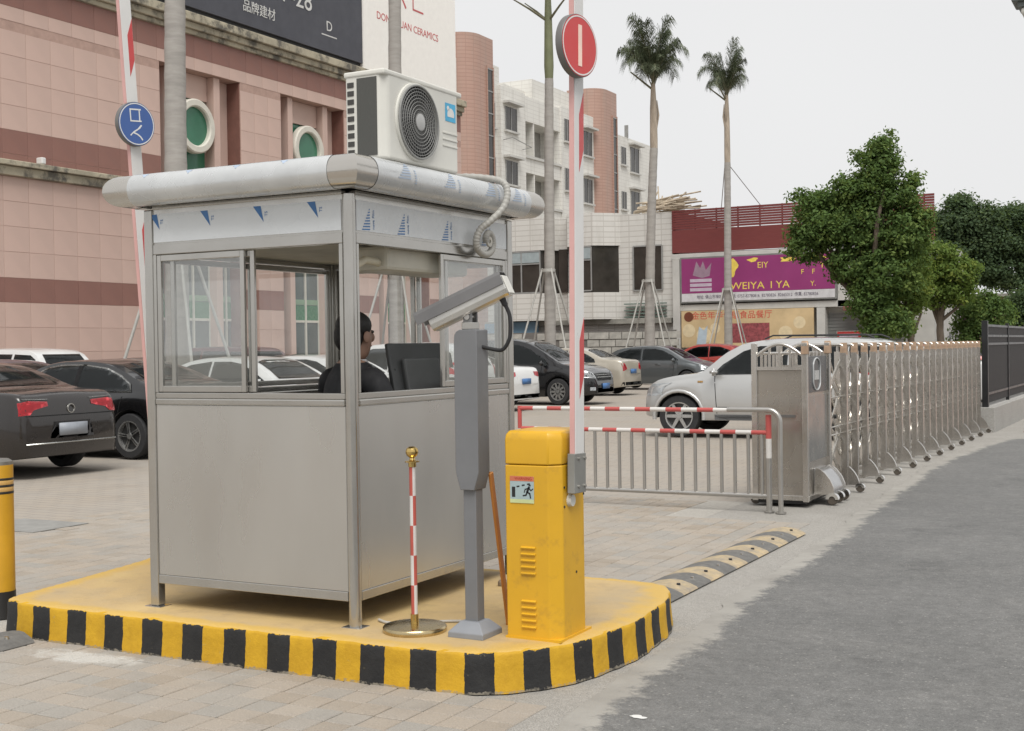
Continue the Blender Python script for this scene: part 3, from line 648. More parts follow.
MB().lathe([(0.012, -0.006), (0.03, -0.006), (0.03, 0.006), (0.012, 0.006)], 20, (-3.545, 6.395, 2.16), Mx, closed=True).build('hose_end', mat('hose_end', (0.5, 0.48, 0.43), 0.6), o, 40)

# ================================================================== MONITOR, CHAIR AND PERSON INSIDE
mo = thing('monitor', (-3.80, 6.02, H + 0.872), 'dark flat computer monitor on the booth desk seen from behind', 'monitor', rz=R(-8))
tilt = Matrix.Rotation(R(-10), 4, 'Y')
MB().obox((0.0, 0, 0.36), (0.028, 0.47, 0.33), tilt).build('screen_housing', mat('monitor_shell', (0.035, 0.037, 0.037), 0.35, 0, 0.2, 3), mo, bevel=0.008)
MB().obox((0.03, 0.0, 0.34), (0.035, 0.30, 0.2), tilt).build('rear_cover', mat('monitor_back', (0.05, 0.052, 0.052), 0.4), mo, bevel=0.012)
MB().obox((0.04, 0, 0.13), (0.03, 0.06, 0.25)).build('stand_neck', BLACK, mo, bevel=0.004)
MB().box(-0.09, 0.11, -0.12, 0.12, 0.0, 0.014).build('stand_base', BLACK, mo, bevel=0.005)
pc = Vector((-4.035, 5.70, H + 0.118))
def skinned(name, verts, edges, radii, mats, fmat, parent=None, loc=(0, 0, 0), rz=0, sub=2):
    me = bpy.data.meshes.new(name); me.from_pydata(verts, edges, []); o = bpy.data.objects.new(name, me); col.objects.link(o)
    sk = o.modifiers.new('skin', 'SKIN'); sk.use_smooth_shade = True; o.modifiers.new('sub', 'SUBSURF').levels = sub; o.modifiers['sub'].render_levels = sub
    if not me.skin_vertices: me.attributes
    layer = me.skin_vertices[0].data
    for i, r_ in enumerate(radii): layer[i].radius = (r_, r_) if isinstance(r_, (int, float)) else r_
    layer[0].use_root = True
    dg = bpy.context.evaluated_depsgraph_get(); dg.update(); nm = bpy.data.meshes.new_from_object(o.evaluated_get(dg)); bpy.data.objects.remove(o)
    nm.materials.clear()
    for q in mats: nm.materials.append(q)
    nm.polygons.foreach_set('material_index', [fmat(p.center) for p in nm.polygons]); nm.polygons.foreach_set('use_smooth', [True] * len(nm.polygons))
    ob = bpy.data.objects.new(name, nm); link(ob, parent); ob.location = loc; ob.rotation_euler = (0, 0, rz); return ob
def make_person():
    # seated, facing local +x; z=0 is the booth floor
    V, E_, Rr = [], [], []
    def v(p, r_, e=None):
        V.append(p); Rr.append(r_)
        if e is not None: E_.append((e, len(V) - 1))
        return len(V) - 1
    pel = v((0, 0, 0.50), (0.15, 0.115)); wa = v((0.0, 0, 0.66), (0.14, 0.11), pel); chs = v((0.02, 0, 0.91), (0.175, 0.13), wa); nb = v((0.02, 0, 1.03), (0.09, 0.08), chs)
    nk = v((0.035, 0, 1.10), (0.05, 0.052), nb); jw = v((0.06, 0, 1.155), (0.062, 0.07), nk); hd = v((0.05, 0, 1.235), (0.076, 0.09), jw); tp = v((0.045, 0, 1.30), (0.055, 0.07), hd)
    for s in (-1, 1):
        sh = v((0.01, s * 0.185, 1.0), 0.075, nb); el = v((0.10, s * 0.25, 0.73), 0.05, sh); wr = v((0.33, s * 0.19, 0.74), 0.032, el); pa = v((0.40, s * 0.17, 0.745), (0.04, 0.02), wr)
        for k in range(4):
            yy = s * 0.17 + (k - 1.5) * 0.021; f1 = v((0.45 + 0.006 * (k in (1, 2)), yy, 0.745), 0.009, pa); v((0.487 + 0.008 * (k in (1, 2)), yy, 0.733), 0.0075, f1)
        th = v((0.395, s * 0.17 - s * 0.045, 0.745), 0.010, pa); v((0.43, s * 0.17 - s * 0.058, 0.742), 0.008, th)
        hp_ = v((0.04, s * 0.09, 0.49), 0.085, pel); kn = v((0.42, s * 0.11, 0.50), 0.06, hp_); an = v((0.42, s * 0.11, 0.10), 0.042, kn); v((0.54, s * 0.12, 0.05), (0.04, 0.035), an)
    SK = mat('skin', (0.30, 0.18, 0.13), 0.55, 0, 0.08, 8); JK = mat('black_uniform', (0.012, 0.012, 0.014), 0.75, 0, 0.2, 10, 0.1, 120); TR = mat('dark_trousers', (0.02, 0.021, 0.026), 0.8); SH = mat('black_shoe', (0.012, 0.012, 0.012), 0.35)
    def fm(c):
        if c.z > 1.085 or c.x > 0.35 and 0.68 < c.z < 0.8: return 0
        if c.z < 0.1: return 3
        return 1 if c.z > 0.56 else 2
    return V, E_, Rr, [SK, JK, TR, SH], fm
V, E_, Rr, ms, fm = make_person()
person = skinned('person', V, E_, Rr, ms, fm, None, tuple(pc), R(74)); person.scale = (1.08, 1.08, 1.08)
tag(person, 'person in a black uniform sitting inside the booth, turned towards the desk', 'person')
# head details: nose, brow, ears, eyes, mouth and dark hair
HAIR = mat('black_hair', (0.012, 0.011, 0.010), 0.6, 0, 0.2, 30, 0.3, 90)
def ell(c, r_, n=14, m=None, mm=None):
    m = m or MB(); pr = [(max(1e-6, math.cos(R(a))), math.sin(R(a))) for a in range(-90, 91, 15)]; b0 = len(m.v); m.lathe(pr, n)
    for i in range(b0, len(m.v)): x, y, z = m.v[i]; m.v[i] = (c[0] + x * r_[0], c[1] + y * r_[1], c[2] + z * r_[2])
    return m
hr = ell((0.028, 0, 1.275), (0.098, 0.085, 0.075)); ell((-0.005, 0, 1.22), (0.075, 0.08, 0.085), m=hr); hr.build('hair', HAIR, person, 60)
ell((0.141, 0, 1.215), (0.022, 0.014, 0.024)).build('nose', ms[0], person, 60)
for s in (-1, 1):
    ell((0.05, s * 0.078, 1.215), (0.022, 0.010, 0.03)).build('ear', ms[0], person, 60)
    ell((0.119, s * 0.032, 1.243), (0.012, 0.014, 0.009)).build('eye', mat('eye', (0.05, 0.045, 0.04), 0.3), person, 60)
ell((0.123, 0, 1.172), (0.012, 0.026, 0.006)).build('mouth', mat('lips', (0.3, 0.13, 0.11), 0.5), person, 60)
cl = MB().lathe([(0.070, 1.075), (0.072, 1.095), (0.062, 1.105), (0.056, 1.085)], 20, (0.027, 0, 0), closed=True); cl.build('collar', mat('white_collar', (0.5, 0.5, 0.5), 0.7), person, 60)
chn = thing('office_chair', (pc.x - 0.02, pc.y - 0.01, pc.z), 'black office chair inside the booth under the seated person', 'chair', rz=R(74))
MB().box(-0.2, 0.22, -0.21, 0.21, 0.34, 0.40).build('seat', BLACK, chn, bevel=0.03, seg=3)
MB().box(-0.235, -0.185, -0.19, 0.19, 0.5, 0.86).build('backrest', BLACK, chn, bevel=0.02, seg=3)
MB().box(-0.215, -0.195, -0.03, 0.03, 0.36, 0.52).build('back_support', BLACK, chn)
MB().cyl((0, 0, 0.08), (0, 0, 0.34), 0.03).build('column', STEEL, chn, 40)
for k in range(5):
    a = 2 * PI * k / 5; MB().tube([(0, 0, 0.09), (0.22 * math.cos(a), 0.22 * math.sin(a), 0.05)], [0.025, 0.016], 8).build('leg', BLACK, chn, 40)
    MB().cyl((0.22 * math.cos(a), 0.22 * math.sin(a) - 0.015, 0.03), (0.22 * math.cos(a), 0.22 * math.sin(a) + 0.015, 0.03), 0.028, n=12).build('castor', RUBBER, chn, 40)
# ================================================================== YELLOW BARRIER BOX AND ARM
def sticker(parent, x, y, z, w_, h_):
    s = MB().box(x - w_ / 2, x + w_ / 2, y - 0.0022, y - 0.0008, z - h_ / 2, z + h_ / 2).build('warning_sticker', mat('sticker_grey', srgb(160, 178, 180), 0.45), parent)
    e = y - 0.003
    MB().box(x - w_ / 2, x + w_ / 2, e, e + 0.0005, z + h_ * 0.32, z + h_ / 2).build('sticker_band', mat('sticker_orange', srgb(196, 110, 80), 0.5), s)
    lettering('warning_text', 'WARNING', h_ * 0.15, mat('sticker_red', srgb(150, 30, 25), 0.5), s, (x + w_ * 0.06, e - 0.0003, z + h_ * 0.41), F_MINUS_Y, 0.0002)
    MB().box(x - w_ / 2, x + w_ / 2, e, e + 0.0005, z - h_ / 2, z - h_ * 0.36).build('sticker_band', mat('sticker_green', srgb(196, 205, 150), 0.5), s)
    ink = mat('sticker_ink', (0.015, 0.015, 0.016), 0.5)
    MB().box(x - w_ * 0.42, x - w_ * 0.28, e, e + 0.0006, z - h_ * 0.28, z + h_ * 0.1).build('pictogram_box', ink, s)
    for k in range(3): MB().obox((x - w_ * 0.16 + k * w_ * 0.22, e, z + h_ * (0.12 + 0.05 * k)), (w_ * 0.12, 0.0006, h_ * 0.05), Matrix.Rotation(R(-10), 4, 'Y')).build('pictogram_arm', ink, s)
    def limb(a, b, r_): 
        return MB().tube([(x + a[0] * w_, e, z + a[1] * h_), (x + b[0] * w_, e, z + b[1] * h_)], r_ * h_, 6)
    m = MB()
    for a, b, r_ in (((.30, .1), (.22, -.08), .05), ((.22, -.08), (.33, -.14), .035), ((.33, -.14), (.36, -.30), .03), ((.22, -.08), (.17, -.2), .035), ((.17, -.2), (.05, -.22), .03), ((.28, .06), (.14, .02), .025), ((.14, .02), (.1, -.1), .022), ((.3, .06), (.38, -.02), .025), ((.38, -.02), (.46, .04), .022), ((.325, .17), (.33, .18), .05)):
        m.tube([(x + a[0] * w_, e + 0.0004, z + a[1] * h_), (x + b[0] * w_, e + 0.0004, z + b[1] * h_)], 0.0, 6) if False else m.obox((x + (a[0] + b[0]) / 2 * w_, e, z + (a[1] + b[1]) / 2 * h_), (max(0.004, math.hypot((b[0] - a[0]) * w_, (b[1] - a[1]) * h_) + r_ * h_), 0.0006, r_ * h_ * 1.7), Matrix.Rotation(-math.atan2((b[1] - a[1]) * h_, (b[0] - a[0]) * w_), 4, 'Y'))
    m.build('pictogram_runner', ink, s)
BW, BD, BH = 0.275, 0.33, 0.975
def barrier_box(loc, label, side=1, rz=0.0):
    t = thing('barrier_gate', loc, label, 'barrier', rz); c = 0.05; hw_, hd_ = BW / 2, BD / 2
    pl = [(-hw_, -hd_), (hw_ - c, -hd_), (hw_, -hd_ + c), (hw_, hd_ - c), (hw_ - c, hd_), (-hw_, hd_)]
    MB().prism(pl, 'xy', 0.0, BH * 0.835).build('cabinet', YELLOW_BOX, t, bevel=0.006)
    m = MB(); z0 = BH * 0.838
    lv = [(1.0, z0), (1.0, BH * 0.955), (0.975, BH * 0.98), (0.90, BH * 0.997), (0.8, BH)]
    vs = []
    for k, z in lv: vs += [((x * k) if k < 1 else x, (y * k) if k < 1 else y, z) for x, y in pl]
    n = len(pl); fs = [tuple(range(n)), tuple(range((len(lv) - 1) * n, len(lv) * n))]
    for i in range(len(lv) - 1): fs += [(i * n + j, i * n + (j + 1) % n, (i + 1) * n + (j + 1) % n, (i + 1) * n + j) for j in range(n)]
    m.add(vs, fs); m.build('top_cover', YELLOW_BOX, t, 30, bevel=0.006)
    MB().box(-hw_ - 0.006, hw_ + 0.006, -hd_ - 0.006, hd_ + 0.006, 0, 0.012).build('base_flange', YELLOW_BOX, t)
    for zz in (0.06, 0.31):
        for k in range(5):
            z = zz + k * 0.03; MB().obox((-0.02, -hd_ - 0.003, z), (0.075, 0.014, 0.009), Matrix.Rotation(R(25), 4, 'X')).build('louvre', YELLOW_BOX, t, bevel=0.002)
    sticker(t, -0.048, -hd_, 0.70, 0.125, 0.125)
    for y, z in ((-0.10, 0.71), (-0.10, 0.62), (0.11, 0.66), (0.02, 0.30)): MB().cyl((hw_, y, z), (hw_ + 0.003, y, z), 0.006, n=10).build('bolt_hole', BLACK, t)
    MB().cyl((hw_, -0.045, 0.645), (hw_ + 0.02, -0.045, 0.645), 0.03, 0.027, 20).build('shaft_cap', WHITE_PLASTIC, t, 30)
    MB().cyl((hw_, -0.035, 0.83), (hw_ + 0.03, -0.035, 0.83), 0.018, n=14).build('arm_bolt', STEEL, t, 30)
    return t
ARM_W = mat('arm_white', (0.66, 0.65, 0.63), 0.35, 0, 0.05, 4); ARM_P = mat('arm_faded_pink', srgb(205, 160, 155), 0.4, 0, 0.08, 5)
REFL_RED = mat('reflective_red', srgb(190, 66, 66), 0.35, 0, 0.06, 8)
def barrier_arm(t, x, y, z0, z1, stripes, lean=0.0, wy=0.1, wx=0.028):
    # upright arm, a pivoting part; its own frame leans about X
    a = MB().box(-wx / 2, wx / 2, -wy / 2, wy / 2, 0, z1 - z0).build('arm', ARM_W, t, bevel=0.004); a.location = (x, y, z0); a.rotation_euler = (lean, 0, 0)
    MB().box(-wx / 2 + 0.002, wx / 2 - 0.002, -wy / 2 - 0.006, -wy / 2 - 0.0005, 0.0, z1 - z0).build('rubber_edge', ARM_P, a)
    for s0, s1 in stripes:
        m = MB(); e = wx / 2 + 0.0012; L = s1 - s0; sl = 0.11
        m.prism([(-wy * 0.02, s0), (wy * 0.46, s0 + sl), (wy * 0.46, s1), (-wy * 0.02, s1 - sl)], 'yz', e - 0.001, e); m.build('red_stripe', REFL_RED, a)
    return a
def round_sign(parent, loc, r_, face, kind, az):
    s = MB().lathe([(0.001, -0.038), (r_ * 0.96, -0.038), (r_, -0.034), (r_, -0.004), (r_ * 0.985, 0), (0.001, 0)], 48, M=Mx).build('round_sign', mat('sign_shell', (0.16, 0.155, 0.15), 0.4, 0.3), parent, 40)
    s.location = loc; s.rotation_euler = (0, 0, az)
    MB().lathe([(0.001, 0.0006), (r_ * 0.97, 0.0006), (r_ * 0.97, 0.0014), (0.001, 0.0014)], 48, M=Mx, closed=True).build('sign_face', face, s)
    MB().lathe([(r_ * 0.9, 0.0018), (r_ * 0.945, 0.0018), (r_ * 0.945, 0.0024), (r_ * 0.9, 0.0024)], 48, M=Mx, closed=True).build('sign_border', WHITE_PAINT, s)
    if kind == 'bar': MB().box(0.0016, 0.003, -r_ * 0.1, r_ * 0.1, -r_ * 0.66, r_ * 0.66).build('sign_bar', mat('sign_cream', srgb(236, 205, 190), 0.4), s)
    else: lettering('sign_text', kind, r_ * 0.78, WHITE_PAINT, s, (0.0018, 0.0, 0.0), F_PLUS_X @ Matrix.Rotation(PI / 2, 3, 'Z'), 0.0006)
    return s
bg = barrier_box((-2.715, 5.43, H), 'yellow barrier cabinet with raised arm carrying a red no-entry disc, at the island corner')
arm = barrier_arm(bg, BW / 2 + 0.035, -0.03, 0.70, 4.1, [(0.42, 0.80), (1.48, 1.86), (2.5, 2.9)], lean=R(-1.6))
MB().box(-0.022, 0.0165, -0.062, 0.062, -0.02, 0.165).build('clamp_plate', mat('clamp_grey', (0.3, 0.3, 0.28), 0.4, 0.6), arm, bevel=0.003)
for y in (-0.02, 0.045):
    for z in (0.01, 0.14): MB().cyl((0.0165, y, z), (0.024, y, z), 0.008, n=6).build('clamp_bolt', STEEL, arm)
round_sign(arm, (0.054, -0.078, 2.05), 0.145, mat('sign_red', srgb(196, 66, 66), 0.4, 0, 0.04), 'bar', R(-10))
# second barrier, hidden behind the booth, arm raised with a blue entrance disc
bg2 = barrier_box((-6.03, 6.60, H), 'barrier behind the booth with raised white arm carrying a blue entrance disc')
arm2 = barrier_arm(bg2, -BW / 2 - 0.035, -0.095, 0.70, 4.6, [(1.2, 1.6), (2.5, 2.88)], lean=R(4.5))
round_sign(arm2, (0.054, -0.02, 2.185), 0.145, mat('sign_blue', srgb(62, 92, 150), 0.4, 0, 0.04), '入口', R(-9))
# orange metal strip leaning on the yellow cabinet
pk = MB(); a, b = Vector((-2.978, 5.51, H + 0.006)), Vector((-2.963, 5.325, 0.955)); M_ = (b - a).to_track_quat('Z', 'X').to_matrix()
pk.obox((a + b) / 2, (0.034, 0.012, (b - a).length), M_); pk.obox((a + b) / 2 + M_ @ Vector((0.019, 0.008, 0)), (0.006, 0.026, (b - a).length), M_)
tag(pk.build('leaning_strip', mat('orange_metal', srgb(190, 126, 60), 0.45, 0.2, 0.1), bevel=0.002), 'orange angle strip leaning between the camera post and the yellow barrier cabinet', 'metal strip')

# ================================================================== NUMBER-PLATE CAMERA ON GREY POST
cp = thing('camera_post', (-3.015, 5.245, H), 'grey square post with tilted silver surveillance camera between booth and yellow cabinet', 'camera post')
m = MB(); lv = [(0.095, 0.0), (0.095, 0.028), (0.05, 0.075)]; vs = []
for r_, z in lv: vs += [(-r_ * 1.0, -r_, z), (r_ * 1.0, -r_, z), (r_ * 1.0, r_, z), (-r_ * 1.0, r_, z)]
m.add(vs, [(0, 1, 2, 3), (8, 9, 10, 11)] + [(i * 4 + j, i * 4 + (j + 1) % 4, (i + 1) * 4 + (j + 1) % 4, (i + 1) * 4 + j) for i in range(2) for j in range(4)])
m.build('base_cover', mat('base_grey', srgb(128, 131, 136), 0.5), cp, bevel=0.004)
MB().box(-0.034, 0.034, -0.034, 0.034, 0.07, 0.74).build('lower_post', GREY_PAINT, cp, bevel=0.004)
m = MB(); hw_ = 0.062; pr = [(-hw_ * 0.62, 0.695), (hw_ * 0.62, 0.695), (hw_, 0.78), (hw_, 1.45 - 0.004), (hw_ - 0.004, 1.45), (-hw_ + 0.03, 1.45), (-hw_ + 0.012, 1.44), (-hw_ + 0.003, 1.425), (-hw_, 1.40), (-hw_, 0.78)]
m.prism(pr, 'xz', -0.055, 0.055); m.build('head_housing', GREY_PAINT, cp, 35, bevel=0.003)
MB().box(-hw_ - 0.002, -hw_ + 0.004, -0.045, -0.02, 0.98, 1.40).build('display_slot', BLACK, cp)
MB().box(-0.03, 0.03, -0.035, 0.035, 1.45, 1.485).build('swivel_base', STEEL, cp, bevel=0.004)
MB().box(-0.024, 0.024, -0.03, -0.02, 1.475, 1.535).build('swivel_cheek', mat('bracket_grey', (0.2, 0.2, 0.2), 0.4, 0.5), cp, bevel=0.004)
MB().box(-0.024, 0.024, 0.02, 0.03, 1.475, 1.535).build('swivel_cheek', MATS['bracket_grey'], cp, bevel=0.004)
MB().cyl((0, -0.036, 1.51), (0, 0.036, 1.51), 0.014).build('swivel_pin', STEEL, cp, 30)
hs_ = bpy.data.objects.new('camera_body', None); 
bd = MB(); L = 0.205
bd.prism([(-0.035, -0.052), (0.035, -0.052), (0.05, -0.042), (0.057, -0.02), (0.057, 0.03), (0.04, 0.05), (-0.04, 0.05), (-0.057, 0.03), (-0.057, -0.02), (-0.05, -0.042)], 'yz', -L, L)
cb_ = bd.build('camera_body', mat('camera_silver', (0.58, 0.57, 0.54), 0.3, 0.75), cp, bevel=0.005)
cb_.location = (-0.005, 0, 1.575); cb_.rotation_euler = (0, R(-24), R(14))
hd = MB(); hd.prism([(-0.066, 0.004), (-0.062, 0.052), (-0.046, 0.068), (0.046, 0.068), (0.062, 0.052), (0.066, 0.004), (0.062, 0.004), (0.058, 0.050), (0.044, 0.064), (-0.044, 0.064), (-0.058, 0.050), (-0.062, 0.004)], 'yz', -L - 0.055, L - 0.0)
hd.build('sun_hood', mat('hood_grey', srgb(108, 107, 107), 0.42, 0.2), cb_, bevel=0.001)
MB().box(L, L + 0.006, -0.05, 0.05, -0.046, 0.045).build('rear_plate', WHITE_PLASTIC, cb_, bevel=0.003)
MB().cyl((-L - 0.002, 0, 0), (-L - 0.008, 0, 0), 0.034, n=24).build('lens', DARK_GLASS, cb_, 30)
MB().cyl((L - 0.05, 0, -0.05), (L - 0.05, 0, -0.085), 0.016, 0.013, 14).build('cable_gland', BLACK, cb_, 30)
c0 = cb_.matrix_basis if False else (Matrix.Translation(cb_.location) @ cb_.rotation_euler.to_matrix().to_4x4())
g0 = c0 @ Vector((L - 0.05, 0, -0.08)); g1 = c0 @ Vector((L - 0.05, 0, -0.13))
cab = smooth_path([g0, g1, g1 + Vector((0.006, 0, -0.06)), g1 + Vector((-0.002, -0.002, -0.12)), g1 + Vector((-0.035, -0.004, -0.165)), g1 + Vector((-0.08, -0.004, -0.165)), (0.055, 0.0, g1.z - 0.15)], 6)
MB().tube(cab, 0.0095, 10).build('cable', RUBBER, cp, 60)

# ================================================================== STANCHION
st = thing('stanchion', (-3.325, 5.20, H), 'brass stanchion with red and white striped pole in front of the booth', 'stanchion')
MB().lathe([(0.001, 0), (0.152, 0), (0.155, 0.006), (0.155, 0.024), (0.15, 0.03), (0.11, 0.036), (0.02, 0.039), (0.001, 0.039)], 48).build('base', mat('brass_base', (0.52, 0.42, 0.24), 0.24, 1.0, 0.15, 12), st, 40)
MB().cyl((0, 0, 0.036), (0, 0, 0.085), 0.020, 0.019, 20).build('collar', GOLD, st, 30)
STAN_W, STAN_R = mat('stanchion_white', (0.6, 0.58, 0.56), 0.4), mat('stanchion_red', srgb(176, 84, 74), 0.45)
nb = 5; z0, z1 = 0.08, 0.80
for k in range(nb):
    a0, a1 = z0 + (z1 - z0) * k / nb, z0 + (z1 - z0) * (k + 1) / nb
    for h_ in (0, 1):      # spiral tape: the two halves of the pole alternate
        vs = []; n = 9
        for z in (a0, a1): vs += [(0.0155 * math.cos(PI * h_ + PI * j / (n - 1) - 1.0), 0.0155 * math.sin(PI * h_ + PI * j / (n - 1) - 1.0), z) for j in range(n)]
        m = MB().add(vs, [(j, j + 1, n + j + 1, n + j) for j in range(n - 1)]); m.build('pole_band', STAN_R if (k + h_) % 2 else STAN_W, st, 60)
MB().cyl((0, 0, 0.04), (0, 0, 0.80), 0.0148, n=16).build('pole', STAN_W, st, 40)
MB().lathe([(0.001, 0.795), (0.019, 0.795), (0.019, 0.815), (0.036, 0.818), (0.036, 0.823), (0.016, 0.828), (0.012, 0.838), (0.016, 0.842), (0.026, 0.85), (0.031, 0.862), (0.031, 0.872), (0.026, 0.885), (0.014, 0.893), (0.001, 0.894)], 28).build('ball_top', GOLD, st, 30)
# pale cable end lying beside the stanchion
cbp = smooth_path([(-3.60, 5.30, H + 0.012), (-3.53, 5.27, H + 0.010), (-3.44, 5.29, H + 0.010), (-3.35, 5.36, H + 0.010), (-3.27, 5.42, H + 0.010), (-3.21, 5.45, H + 0.010)], 6)
tag(MB().tube(cbp, 0.0075, 8).build('loose_cable', mat('pale_cable', (0.42, 0.4, 0.36), 0.6), smooth=60), 'pale loose cable lying on the island behind the stanchion base', 'cable')
pb = smooth_path([(-3.58, 6.38, H + 0.02), (-3.50, 6.36, H + 0.028), (-3.40, 6.42, H + 0.024), (-3.30, 6.44, H + 0.02)], 4)
tag(MB().obox((-3.42, 6.42, H + 0.018), (0.20, 0.05, 0.036), Matrix.Rotation(R(20), 4, 'Z')).build('rubbish', mat('rubbish_brown', (0.2, 0.15, 0.1), 0.8, 0, 0.4, 20), bevel=0.01), 'small brown scrap lying on the island behind the camera post', 'scrap')

# ================================================================== YELLOW BOLLARD AT THE LEFT EDGE
bl = thing('bollard', (-6.03, 5.02, 0.0), 'yellow steel bollard with black bands at the left edge', 'bollard')
bl.location = (-6.25, 5.235, 0)
RB = 0.085
MB().lathe([(RB + 0.002, 0.0), (RB + 0.002, 0.16)], 32).build('foot_band', mat('bollard_black', (0.02, 0.02, 0.02), 0.5), bl, 40)
MB().lathe([(RB, 0.158), (RB, 0.905)], 32).build('tube', YELLOW_PAINT, bl, 40)
MB().lathe([(RB, 0.905), (RB * 0.97, 0.925), (RB * 0.7, 0.94), (0.001, 0.945)], 32).build('cap', mat('cap_grey', (0.2, 0.19, 0.17), 0.4, 0.5), bl, 40)
for z in (0.735, 0.775, 0.815): MB().lathe([(RB + 0.0008, z), (RB + 0.0014, z + 0.001), (RB + 0.0014, z + 0.013), (RB + 0.0008, z + 0.014)], 32).build('black_band', MATS['bollard_black'], bl, 40)
for z in (0.75, 0.79): MB().lathe([(RB + 0.0006, z), (RB + 0.001, z + 0.001), (RB + 0.001, z + 0.023), (RB + 0.0006, z + 0.024)], 32).build('reflective_band', mat('band_tan', srgb(196, 158, 96), 0.3), bl, 40)

# ================================================================== RED AND WHITE RAILING
rl = thing('railing', (-4.75, 11.5, 0), 'low stainless railing with red and white striped rails across the lane', 'railing')
x0, x1 = -6.05 + 4.75, -3.47 + 4.75
RW = mat('rail_white', (0.62, 0.6, 0.57), 0.35, 0.1, 0.05); RR = mat('rail_red', srgb(176, 80, 76), 0.38, 0, 0.08)
def striped(xa, xb, z, r_, first, n):
    for k in range(n):
        a, b = xa + (xb - xa) * k / n, xa + (xb - xa) * (k + 1) / n
        MB().cyl((a, 0, z), (b, 0, z), r_, n=14).build('rail_band', RR if (k + first) % 2 == 0 else RW, rl, 40)
striped(x0, x1 - 0.36, 0.94, 0.021, 0, 14); striped(x0 + 0.02, x1, 0.735, 0.021, 0, 17)
MB().cyl((x0, 0, 0.148), (x1, 0, 0.148), 0.021, n=14).build('bottom_rail', RAIL_STEEL, rl, 40)
for k in range(20):
    x = x0 + 0.055 + k * (x1 - x0 - 0.11) / 19; MB().cyl((x, 0, 0.165), (x, 0, 0.718), 0.0165, n=10).build('baluster', RAIL_STEEL, rl, 40)
MB().cyl((x0, 0, 0.735), (x0, 0, 0.962), 0.022, n=12).build('end_post', RR, rl, 40)
pz = [(0.0, 0.40, RAIL_STEEL), (0.40, 0.58, RW), (0.58, 0.80, RR), ]
for a, b, mt in ((0.012, 0.50, RAIL_STEEL), (0.50, 0.68, RW), (0.68, 0.90, RR)): MB().cyl((x1 + 0.01, 0, a), (x1 + 0.01, 0, b), 0.027, n=14).build('main_post', mt, rl, 40)
MB().cyl((x1 + 0.01, 0, 0), (x1 + 0.01, 0, 0.012), 0.048, n=18).build('post_flange', RAIL_STEEL, rl, 40)
MB().cyl((x0, 0, 0.0), (x0, 0, 0.72), 0.024, n=12).build('end_leg', RAIL_STEEL, rl, 40)
MB().cyl((x0, 0, 0), (x0, 0, 0.012), 0.048, n=18).build('post_flange', RAIL_STEEL, rl, 40)
up = [(x1 - 0.37, 0.0, 0.947), (x1 - 0.2, 0.0, 0.947), (x1 + 0.02, 0.0, 0.947)] + [(x1 + 0.02 + 0.11 * math.sin(R(a)), 0, 0.837 + 0.11 * math.cos(R(a))) for a in range(15, 91, 15)] + [(x1 + 0.13, 0, 0.5), (x1 + 0.13, 0, 0.012)]
hr_ = thing('hoop_rail', (-4.75, 11.46, 0), 'bent stainless pipe hoop standing at the right end of the striped railing', 'hoop rail')
MB().tube(up, 0.0235, 14).build('pipe', CHROME if False else RAIL_STEEL, hr_, 50)
MB().cyl((x1 + 0.13, 0, 0), (x1 + 0.13, 0, 0.012), 0.05, n=18).build('flange', RAIL_STEEL, hr_, 40)

# ================================================================== RETRACTABLE STAINLESS GATE
gt = thing('retractable_gate', (-3.48, 11.95, 0), 'long stainless folding gate with drive unit and small wheels along the road', 'gate')
GX = 0.265          # half width of the gate in x
RUST = mat('gate_cap_rust', (0.36, 0.25, 0.17), 0.5, 0.5, 0.25, 14)
def hoop(y, zt, r_, material, name, xw=GX):
    pts = [(-xw, y, 0.12), (-xw, y, zt - 0.12)] + [(-xw + 0.06 - 0.06 * math.cos(R(a)), y, zt - 0.12 + 0.06 * math.sin(R(a)) + 0.0) for a in (30, 60, 90)] + [(xw - 0.06 + 0.06 * math.sin(R(a)), y, zt - 0.12 + 0.06 * math.cos(R(a))) for a in (0, 30, 60)] + [(xw, y, zt - 0.12), (xw, y, 0.12)]
    return MB().tube(pts, r_, 8).build(name, material, gt, 60)
# drive unit
DH = 1.56; DY = 0.86
MB().box(-GX + 0.02, GX - 0.03, 0.02, DY, 0.085, 1.30).build('drive_housing', mat('drive_panel', (0.44, 0.41, 0.37), 0.27, 0.85, 0.02, 1.0), gt, bevel=0.006)
for x in (-GX + 0.015, GX - 0.025):
    for y in (0.012, DY): MB().box(x - 0.028, x + 0.028, y - 0.022, y + 0.022, 0.05, DH).build('drive_post', GATE_STEEL, gt, bevel=0.006)
for x in (-GX + 0.03, GX - 0.04):
    for y in (0.2, 0.33, 0.46, 0.6, 0.72): MB().box(x - 0.012, x + 0.012, y - 0.012, y + 0.012, 1.30, 1.47).build('drive_baluster', GATE_STEEL, gt)
for y in (0.012, DY):
    MB().tube([(-GX + 0.04 + (2 * GX - 0.09) * k / 14, y, 1.44 + 0.11 * math.sin(PI * k / 14)) for k in range(15)], 0.016, 8).build('arch_bar', GATE_STEEL, gt, 60)
    MB().box(-GX + 0.043, GX - 0.053, y - 0.018, y + 0.018, 1.30, 1.335).build('arch_rail', GATE_STEEL, gt)
    for x in (-0.1, 0.0, 0.1): MB().box(x - 0.012, x + 0.012, y - 0.01, y + 0.01, 1.335, 1.52).build('arch_bar', GATE_STEEL, gt)
for y in (0.22, 0.5): MB().tube([(-GX + 0.02, y, 1.46), (GX - 0.03, y, 1.46)], 0.014, 8).build('arch_bar', GATE_STEEL, gt, 60)
